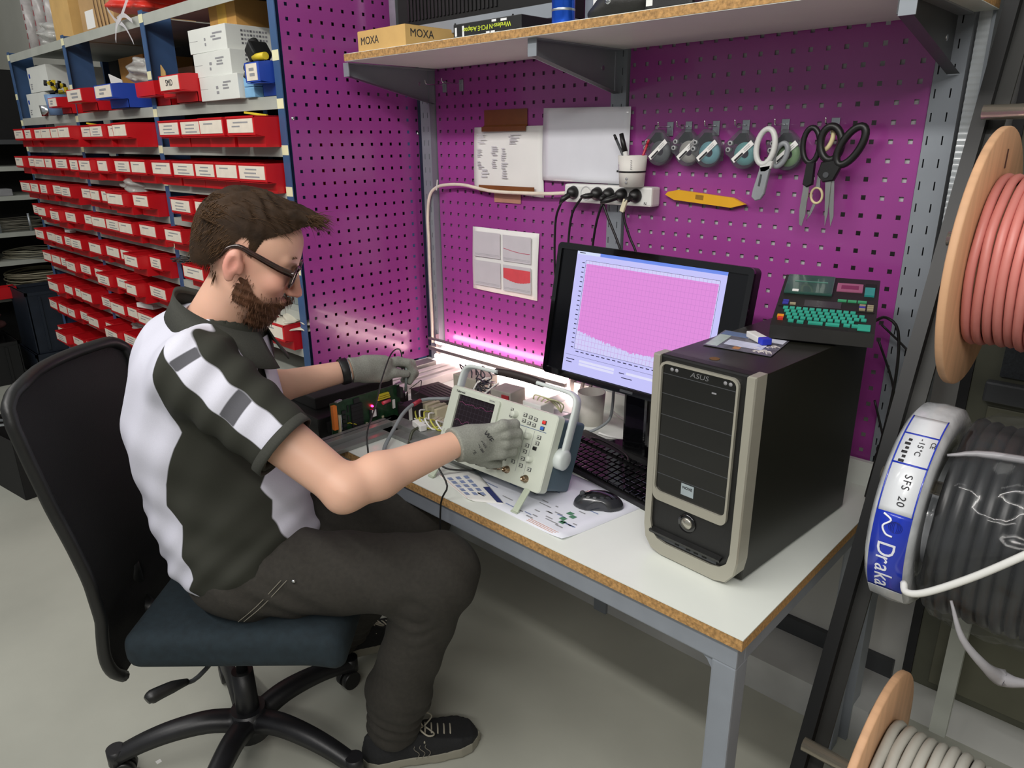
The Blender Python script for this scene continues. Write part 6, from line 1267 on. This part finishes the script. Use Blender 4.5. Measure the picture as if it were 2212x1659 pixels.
# ---------------------------------------------------------------- glasses
def hb(b): b.v = [W(*hw([q])[0]) for q in b.v]; return b
m_tort = mat('tortoise_frame', '#2a120c', .22, var=.7, scale=60, coat=.5); gl_ = None
b = B()
for s in (-1, 1): b.tube([(.101-.10*abs(y-.0)*.35, s*y, z) for y, z in ((.010, -.004), (.034, .002), (.058, -.002), (.062, -.020), (.056, -.036), (.034, -.042), (.014, -.036), (.008, -.020))], .0030, 8, True, 3)
b.tube([(.101, -.012, -.010), (.104, 0, -.006), (.101, .012, -.010)], .0028, 8); gl_ = hb(b).obj('glasses', m_tort, person)
for s in (-1, 1):
    b = B(); p = spline([Vector(q) for q in ((.0985, s*.0640, -.010), (.070, s*.0735, -.008), (.02, s*.0795, -.001), (-.010, s*.0815, .002), (-.028, s*.080, -.012), (-.034, s*.079, -.03))], 4)
    R = [[tuple(q+Vector((0, a, c))) for a, c in ((-.0015, -.5*h), (.0015, -.5*h), (.0015, .5*h), (-.0015, .5*h))] for q, h in ((q, .0135-.0085*i/len(p)) for i, q in enumerate(p))]
    b.grid(R, close_u=1); n = len(b.v); b.f += [(0, 1, 2, 3), (n-1, n-2, n-3, n-4)]; b.sm += [False]*2; hb(b).obj('temple_arm', m_tort, gl_)
    b = B(); P = [(.1005-.10*abs(y)*.35, s*y, z) for y, z in ((.012, -.006), (.034, -.001), (.056, -.004), (.060, -.020), (.054, -.034), (.034, -.040), (.016, -.034), (.010, -.020))]; b.add(P+[(x-.0015, y, z) for x, y, z in P], [tuple(range(8)), tuple(range(15, 7, -1))]+[(i, (i+1) % 8, 8+(i+1) % 8, 8+i) for i in range(8)]); hb(b).obj('lens', mat('spectacle_lens', '#1d1614', .05, alpha=.6, coat=1), gl_)
# ---------------------------------------------------------------- polo shirt
sleR = cone((-.605, 1.32, 1.085), (-.425, 1.273, .945), .082, .066); sleL = cone((-.67, 1.655, 1.075), (-.69, 1.74, .92), .082, .074)
tor2 = sun([ell((-.618, 1.48, .625), (.150, .190, .10)), ell((-.642, 1.48, .735), (.170, .182, .17)), ell((-.676, 1.478, .92), (.152, .192, .20)), ell((-.645, 1.478, 1.065), (.118, .19, .092)), cone((-.60, 1.463, 1.14), (-.648, 1.475, 1.08), .070, .11)], .07)
ax = np.array([-.425+.605, 1.273-1.32, .945-1.085]); ax /= np.linalg.norm(ax); se = np.array([-.434, 1.263, .953])
axl = np.array([-.02, .085, -.155]); axl /= np.linalg.norm(axl)
def shirtf(p):
    u, dd, z = p[..., 0], p[..., 1], p[..., 2]
    t_ = tor2(p); t_ = t_+.0030*np.sin((z*1.0+u*.55)*58+2*np.sin(dd*9))*np.clip((1.02-z)*4, 0, 1)+.0022*np.sin((z-u*.9)*95+dd*20)*np.clip((.80-z)*6, 0, 1)+.002*np.sin(z*40-u*70+dd*31)
    hem = (.545+.24*np.clip(u+.66, -.3, .3))-z                     # hem climbs towards the belly
    t_ = np.maximum(t_, hem*.9)
    a = sleR(p)+.0035*np.sin((u*.7-z*.5)*120)*np.clip((p-se) @ ax.astype(F32)*-6+.2, 0, 1); a = np.maximum(a, (p-se.astype(F32)) @ ax.astype(F32))
    b_ = np.maximum(sleL(p), (p-np.array([-.69, 1.74, .92], F32)) @ axl.astype(F32))
    d = smin(smin(t_, a, .035), b_, .035)
    d = np.maximum(d, -cone((-.535, 1.44, 1.30), (-.632, 1.468, 1.10), .062, .066)(p))
    d = np.maximum(d, -np.maximum(cone(SR_, ER, .066, .052)(p), -((p-se.astype(F32)) @ ax.astype(F32)+.035)))
    return d
v, f = snet(shirtf, (-.89, 1.17, .46), (-.36, 1.86, 1.24), .0045)
u, dd, z = v[:, 0], v[:, 1], v[:, 2]
ub = np.interp(z, [.53, .574, .608, .640, .689, .764, .806, .858, .939, .970, 1.033, 1.101, 1.162, 1.20], [-.65, -.656, -.684, -.666, -.685, -.672, -.699, -.688, -.655, -.638, -.651, -.650, -.632, -.622])
ub = ub-.10*np.clip(1.31-dd, 0, .1)+.22*np.clip(dd-1.36, 0, .05)
wb_ = u-ub                                                             # white back where negative
uf = np.interp(z, [.60, .652, .679, .701, .743, .781, .817, .849, .884, 1.0, 1.2], [-.45, -.466, -.486, -.495, -.514, -.511, -.528, -.520, -.509, -.47, -.45]); wf_ = np.where(z < .93, uf-u, 1)
pa = v-np.array(SR_); s_ = pa @ ax; rad = np.linalg.norm(pa-s_[:, None]*ax, axis=1); prp = np.array([-ax[2], 0, ax[0]]); prp /= np.linalg.norm(prp); tt = pa @ prp
near = (dd < 1.42); sl_ = np.where(near & (s_ > -.02), rad-.105, 1.); sl_ = np.maximum(sl_, -(u-(ub if True else 0))-.0)
t0 = np.interp(s_, [-.09, 0, .08, .16, .25], [.034, .012, .000, -.004, -.006]); t1 = np.interp(s_, [-.09, 0, .08, .16, .25], [.075, .060, .052, .050, .044])
st = np.where(near, np.maximum(np.maximum(t0-tt, tt-t1), np.maximum(-.10-s_, s_-.213)), 1.)
sg = np.minimum(np.abs(s_+.012-.30*(tt-.03))-.012, np.abs(s_-.115+.10*(tt-.03))-.017); sg = np.maximum(sg, st)
m_shirt = mix_by_attr('polo_cloth', '#34352f', [('wb', '#c9c9d6'), ('wf', '#c9c9d6'), ('sl', '#34352f'), ('st', '#cfcfdb'), ('sg', '#57575c')], bump=.2, bscale=1100)
shirt = pmesh('polo_shirt', v, f, m_shirt, {'wb': wb_, 'wf': wf_, 'sl': sl_, 'st': st, 'sg': sg})
# sleeve hem and shirt collar
b = B(); pr2 = np.cross(ax, prp)
rings = []
for k in (-.016, -.002, .004): rings.append([tuple(se+ax*k+(prp*math.cos(a)+pr2*math.sin(a))*.0685) for a in np.linspace(0, 2*PI, 37)[:-1]])
b.grid(rings, close_u=1); o = pb(b, 'sleeve_hem', mat('polo_dark', '#34352f', .85, var=.1, scale=300, bump=.3, bscale=900), shirt); md = o.modifiers.new('th', 'SOLIDIFY'); md.thickness = .003; md.offset = 0
rows_ = []
for lay, (ru, rd) in enumerate(((.070, .070), (.076, .076), (.088, .090), (.105, .112))):
    r = []
    for a in np.linspace(.30, 2*PI-.30, 49):
        c = math.cos(a); k = (1+c)/2
        zu = 1.222-.092*k**.85; zl = 1.176-.10*k**.8-.02*k*k; cz = zu+(zl-zu)*max(0, (lay-1))/2 if lay else zu-.012
        r.append((-.592+.004*lay+ru*c-.02*(1-k), 1.458+rd*math.sin(a), cz))
    rows_.append(r)
b = B(); b.grid(rows_); o = pb(b, 'collar', MATS['polo_dark'], shirt); md = o.modifiers.new('th', 'SOLIDIFY'); md.thickness = .003; md.offset = 0
b = B(); b.grid([[(-.520+.004*k, 1.455+.03*a, 1.115-.03*k) for a in (-1, -.5, 0, .5, 1)] for k in range(6)]); o = pb(b, 'placket', mat('polo_white', '#c9c9d6', .85, var=.05, bump=.2, bscale=900), shirt); md = o.modifiers.new('th', 'SOLIDIFY'); md.thickness = .003
# ---------------------------------------------------------------- trousers
legR = [cone((-.585, 1.395, .592), KR, .100, .083), cone(KR, (-.283, 1.432, .230), .082, .071), cone((-.283, 1.432, .230), (-.305, 1.450, .105), .071, .064)]
legL = [cone((-.585, 1.565, .585), KL, .100, .083), cone(KL, (-.50, 1.755, .16), .082, .066)]
def trf(p):
    u, dd, z = p[..., 0], p[..., 1], p[..., 2]
    d = sun([ell((-.615, 1.48, .585), (.142, .182, .105))]+legR, .045)(p); d = smin(d, sun(legL, .045)(p), .04)
    kd = np.sqrt((u+.20)**2+(z-.53)**2); w_ = np.exp(-(kd/.09)**2)
    d = d+.0030*np.sin(kd*150+u*60-z*30)*w_*np.clip((-.14-u)*12,0,1)+.003*np.sin((u+z*1.6)*70)*np.exp(-((u+.50)/.09)**2)+.0045*np.sin(z*150+u*50)*np.exp(-((z-.15)/.07)**2)*(z < .4)+.002*np.sin(u*60+dd*50+z*45)
    d = np.maximum(d, z-(.62+.2*np.clip(u+.62, -.2, .1)+2.2*np.clip(u+.545, 0, .3)))
    return np.maximum(d, (.076-z)*.9+.0*u)
v, f = snet(trf, (-.80, 1.26, .06), (-.05, 1.88, .76), .0048)
m_tr = mat('charcoal_trousers', '#2d2a25', .88, var=.16, scale=110, bump=.35, bscale=800); tro = pmesh('trousers', v, f, m_tr)
b = B(); b.lathe([(0, .003), (.004, .002), (.0045, 0)], 12, frame(W(-.462, 1.302, .628), (UX, UY, 0), (0, 0, 1))); b.obj('rivet', m_chrome, tro)
for k in range(2): b = B(); b.tube([(-.475-.012*k, 1.300, .632), (-.53-.012*k, 1.292, .575), (-.575-.012*k, 1.293, .535)], .0008, 4); pb(b, 'seam_stitch', mat('pale_thread', '#7d786c', .7), tro)
# ---------------------------------------------------------------- shoes
def shoe(c, yaw, pitch, sd):
    cy, sy = math.cos(yaw), math.sin(yaw); Rz = np.array([[cy, -sy, 0], [sy, cy, 0], [0, 0, 1]]); cp, sp_ = math.cos(pitch), math.sin(pitch); Ry = np.array([[cp, 0, sp_], [0, 1, 0], [-sp_, 0, cp]]); R = Rz @ Ry
    T = lambda q: np.asarray(q, float) @ R.T+np.array(c)
    def outl(q, g=0): x, y = q[..., 0], q[..., 1]; hw_ = np.interp(x, [-.15, -.135, -.11, -.04, .04, .10, .13, .147, .155], [.0, .022, .034, .034, .046, .047, .036, .016, .0]); return np.abs(y-.006*sd*np.clip(x*12, -1, 1))-hw_-g
    sole = lambda q: np.maximum(np.maximum(outl(q), q[..., 2]-.027-.006*np.clip(q[..., 0]*8, 0, 1)), -q[..., 2])
    top = lambda x: np.interp(x, [-.15, -.13, -.09, -.05, .0, .05, .10, .135, .15], [.078, .092, .090, .086, .082, .066, .056, .046, .030])
    def upf(q):
        d = np.maximum(outl(q, -.003-.35*np.clip(q[..., 2]-.045, 0, .1)), q[..., 2]-top(q[..., 0])); d = np.maximum(d, .024-q[..., 2]); d = d-.002
        return np.maximum(d, -np.maximum(ell((-.075, 0, .10), (.050, .027, .040))(q), .05-q[..., 2]))
    v, f = snet(upf, (-.17, -.07, .012), (.17, .07, .12), .004); m1 = pmesh('shoe', T(v), f, mat('black_canvas', '#18191b', .85, var=.2, scale=200, bump=.3, bscale=700))
    v, f = snet(sole, (-.17, -.07, -.01), (.17, .07, .05), .004); pmesh('sole', T(v), f, mat('grey_rubber', '#8b887b', .7, var=.08), None, m1)
    for k in range(5):
        x = .012+.016*k; z = float(top(np.array(x))); b = B(); b.tube([(x-.004, -.034, z-.016), (x, -.016, z+.001), (x+.003, .016, z+.001), (x, .034, z-.016)], .0022, 6); b.v = [W(*T([q])[0]) for q in b.v]; b.obj('lace', mat('beige_lace', '#a8a292', .8), m1)
    for s in (-1, 1): b = B(); b.tube([(.008, 0, .084), (.0, s*.02, .095), (.018, s*.04, .09), (.034, s*.03, .084), (.012, 0, .085)], .0022, 6); b.v = [W(*T([q])[0]) for q in b.v]; b.obj('lace_bow', MATS['beige_lace'], m1)
    for k in range(3): b = B(); x = -.015+.014*k; b.tube([(x, -.0475*sd, .030), (x+.008, -.0475*sd, .045), (x-.004, -.044*sd, .058), (x-.002, -.042*sd, .066)], .0008, 5); b.v = [W(*T([q])[0]) for q in b.v]; b.obj('side_stitch', MATS['pale_thread'], m1)
    return m1
shoe((-.243, 1.462, .002), .215, 0, 1); shoe((-.455, 1.835, .03), .78, .20, -1)
# ---------------------------------------------------------------- gloves
m_glove = mat('grey_knit_glove', '#8f9188', .9, var=.14, scale=300, bump=.5, bscale=1000)
def chain(pts, rr, k=.006): return sun([cone(pts[i], pts[i+1], rr[i], rr[i+1]) for i in range(len(pts)-1)], k)
# right hand closed on the plug of the oscilloscope
axh = np.array([.94, .20, .05]); axh /= np.linalg.norm(axh); zh_ = np.array([-.10, .06, 1.]); zh_ -= axh*(zh_ @ axh); zh_ /= np.linalg.norm(zh_); nh = np.cross(zh_, axh); RP = np.stack([axh, nh, zh_], 1)
pal = rbox((-.062, 1.437, .882), (.030, .006, .026), .014, RP); heel = cone(WR, (-.08, 1.425, .885), .033, .034)
fing = []
for k, (zz_, e) in enumerate(((.922, .0), (.902, .006), (.880, .004), (.858, -.004))):
    r = .0098-.0006*(k == 3); fing.append(chain([(-.058, 1.432, .892+.3*(zz_-.892)), (-.020+e, 1.437, zz_), (.005+e, 1.458, zz_-.006), (-.004+e, 1.484, zz_-.022), (-.024+e*.5, 1.487, zz_-.034)], [.013, .0125, r+.001, r, r-.0012]))
thumb = chain([(-.085, 1.430, .862), (-.068, 1.444, .838), (-.050, 1.462, .822), (-.032, 1.478, .812)], [.016, .0135, .0115, .0095])
cuff = cone(np.array(WR)+(np.array(WR)-np.array(ER))*-.06, np.array(WR)+np.array([.03, .02, -.004]), .0345, .034)
def gRf(p):
    d = smin(smin(pal(p), heel(p), .02), thumb(p), .012)
    for g in fing: d = smin(d, g(p), .0045)
    d = smin(d, cuff(p), .015); a_ = np.array(WR)-np.array(ER); a_ /= np.linalg.norm(a_); return np.maximum(d, -((p-np.array(WR, F32)) @ a_.astype(F32)+.002))
v, f = snet(gRf, (-.20, 1.33, .77), (.05, 1.54, .97), .0026); gR = pmesh('glove', v, f, m_glove)
o0 = np.array([-.062, 1.437, .882])-nh*.0203
def ghand(s, du, dz, size):
    p = o0-nh*.05+axh*du+zh_*dz
    for _ in range(120):
        e = float(gRf(np.array([p], F32))[0])
        if e < .0009: break
        p = p+nh*max(.0003, e*.6)
    X = Vector(W(*(p+axh)))-Vector(W(*p)); Y = Vector(W(*(p+zh_)))-Vector(W(*p)); ang = 1.05; X2 = X*math.cos(-ang)+Y*math.sin(-ang); Y2 = -X*math.sin(-ang)+Y*math.cos(-ang); text(s, size, frame(W(*p), X2, Y2), m_ink, gR, 'printed_mark')
ghand('WE', .006, .022, .018); ghand('4131X', -.007, .012, .0075); ghand('EN 388', -.015, .006, .0075); ghand('CE', -.030, .002, .009)
# left hand pinching the probe
dl = np.array([.80, .52, -.16]); dl /= np.linalg.norm(dl); zl_ = np.array([.12, .12, 1.]); zl_ -= dl*(zl_ @ dl); zl_ /= np.linalg.norm(zl_); nl = np.cross(zl_, dl); RL = np.stack([dl, nl, zl_], 1)
hb0 = np.array([-.385, 1.946, .893])
pl_ = rbox(hb0, (.030, .010, .022), .014, RL); hl_ = cone(WL, hb0, .031, .030)
fl_ = [chain([hb0+dl*.02+zl_*.010, (-.335, 1.972, .905), (-.300, 1.985, .897), (-.284, 1.992, .868), (-.297, 1.990, .838)], [.013, .0125, .0115, .010, .0085]),
       chain([hb0+dl*.02+nl*-.01, (-.328, 1.995, .900), (-.292, 2.010, .888), (-.283, 2.012, .856), (-.300, 2.004, .832)], [.013, .0125, .0115, .010, .0085]),
       chain([hb0+dl*.02-nl*.02, (-.335, 2.015, .890), (-.305, 2.028, .872), (-.303, 2.025, .846), (-.32, 2.015, .835)], [.012, .012, .011, .0095, .0085])]
th_ = chain([(-.412, 1.925, .882), (-.372, 1.940, .874), (-.335, 1.958, .876), (-.304, 1.978, .866)], [.017, .0155, .0135, .0105])
cl_ = cone(WL, np.array(WL)+(hb0-np.array(WL))*.5, .0335, .032); al_ = np.array(WL)-np.array(EL); al_ /= np.linalg.norm(al_)
def gLf(p):
    d = smin(smin(pl_(p), hl_(p), .02), th_(p), .010)
    for g in fl_: d = smin(d, g(p), .0045)
    d = smin(d, cl_(p), .012); return np.maximum(d, -((p-np.array(WL, F32)) @ al_.astype(F32)-.006))
v, f = snet(gLf, (-.50, 1.85, .79), (-.25, 2.06, .96), .0026); gL = pmesh('glove', v, f, m_glove)
# watch on the left wrist
w0 = np.array(WL)-al_*.012; e1 = np.cross(al_, [0, 0, 1.]); e1 /= np.linalg.norm(e1); e2 = np.cross(al_, e1)
b = B(); b.grid([[tuple(w0+al_*k+(e1*math.cos(a)+e2*math.sin(a))*(.0335 if abs(k) < .009 else .032)) for a in np.linspace(0, 2*PI, 33)[:-1]] for k in (-.011, -.008, 0, .008, .011)], close_u=1); o = pb(b, 'watch_strap', m_black); md = o.modifiers.new('th', 'SOLIDIFY'); md.thickness = .003; md.offset = 1
b = B(); b.grid([[tuple(w0+al_*k+(e1*math.cos(a)+e2*math.sin(a))*.0368) for a in np.linspace(0, 2*PI, 33)[:-1]] for k in (.010, .0115)], close_u=1); w2 = pb(b, 'watch_edge', m_chrome)
# ---------------------------------------------------------------- held things
t = thing('test_probe', 'slim grey probe held upright in the left glove', 'probe', W(-.305, 1.985, .80))
b = B(); b.cyl((-.309, 1.982, .812), (-.303, 1.984, .90), .0042, .0036, seg=12); world(wb(b).obj('probe_body', mat('probe_grey', '#7d8784', .35), t)); b = B(); b.cyl((-.311, 1.981, .790), (-.309, 1.982, .812), .0012, .003, seg=10); world(wb(b).obj('probe_tip', m_chrome, t))
b = B(); b.tube([(-.300, 1.99, .815), (-.275, 1.985, .835), (-.262, 1.98, .845), (-.268, 1.975, .815), (-.285, 1.97, .805)], .0012, 6); world(wb(b).obj('ground_lead', m_black, t))
t = thing('bnc_plug', 'brown bnc plug on the oscilloscope socket held by the right glove', 'plug', (.10, -.63, .797))
b = B(); M = Matrix.Translation(SP) @ Euler(SR).to_matrix().to_4x4(); b.cyl(M @ Vector((.0389, -.013, .0264)), M @ Vector((.0389, -.040, .0264)), .0085, .0075, seg=16); world(b.obj('plug_body', mat('brown_plug', '#54402a', .4, metal=.3), t)); b = B(); b.cyl(M @ Vector((.0389, -.040, .0264)), M @ Vector((.030, -.070, .0262)), .0055, .003, seg=12); world(b.obj('strain_relief', m_black, t))
b = B(); b.box(M @ Vector((.012, -.045, .030)), (.02, .008, .004), (.2, 0, .3)); world(b.obj('white_tag', m_white, t))
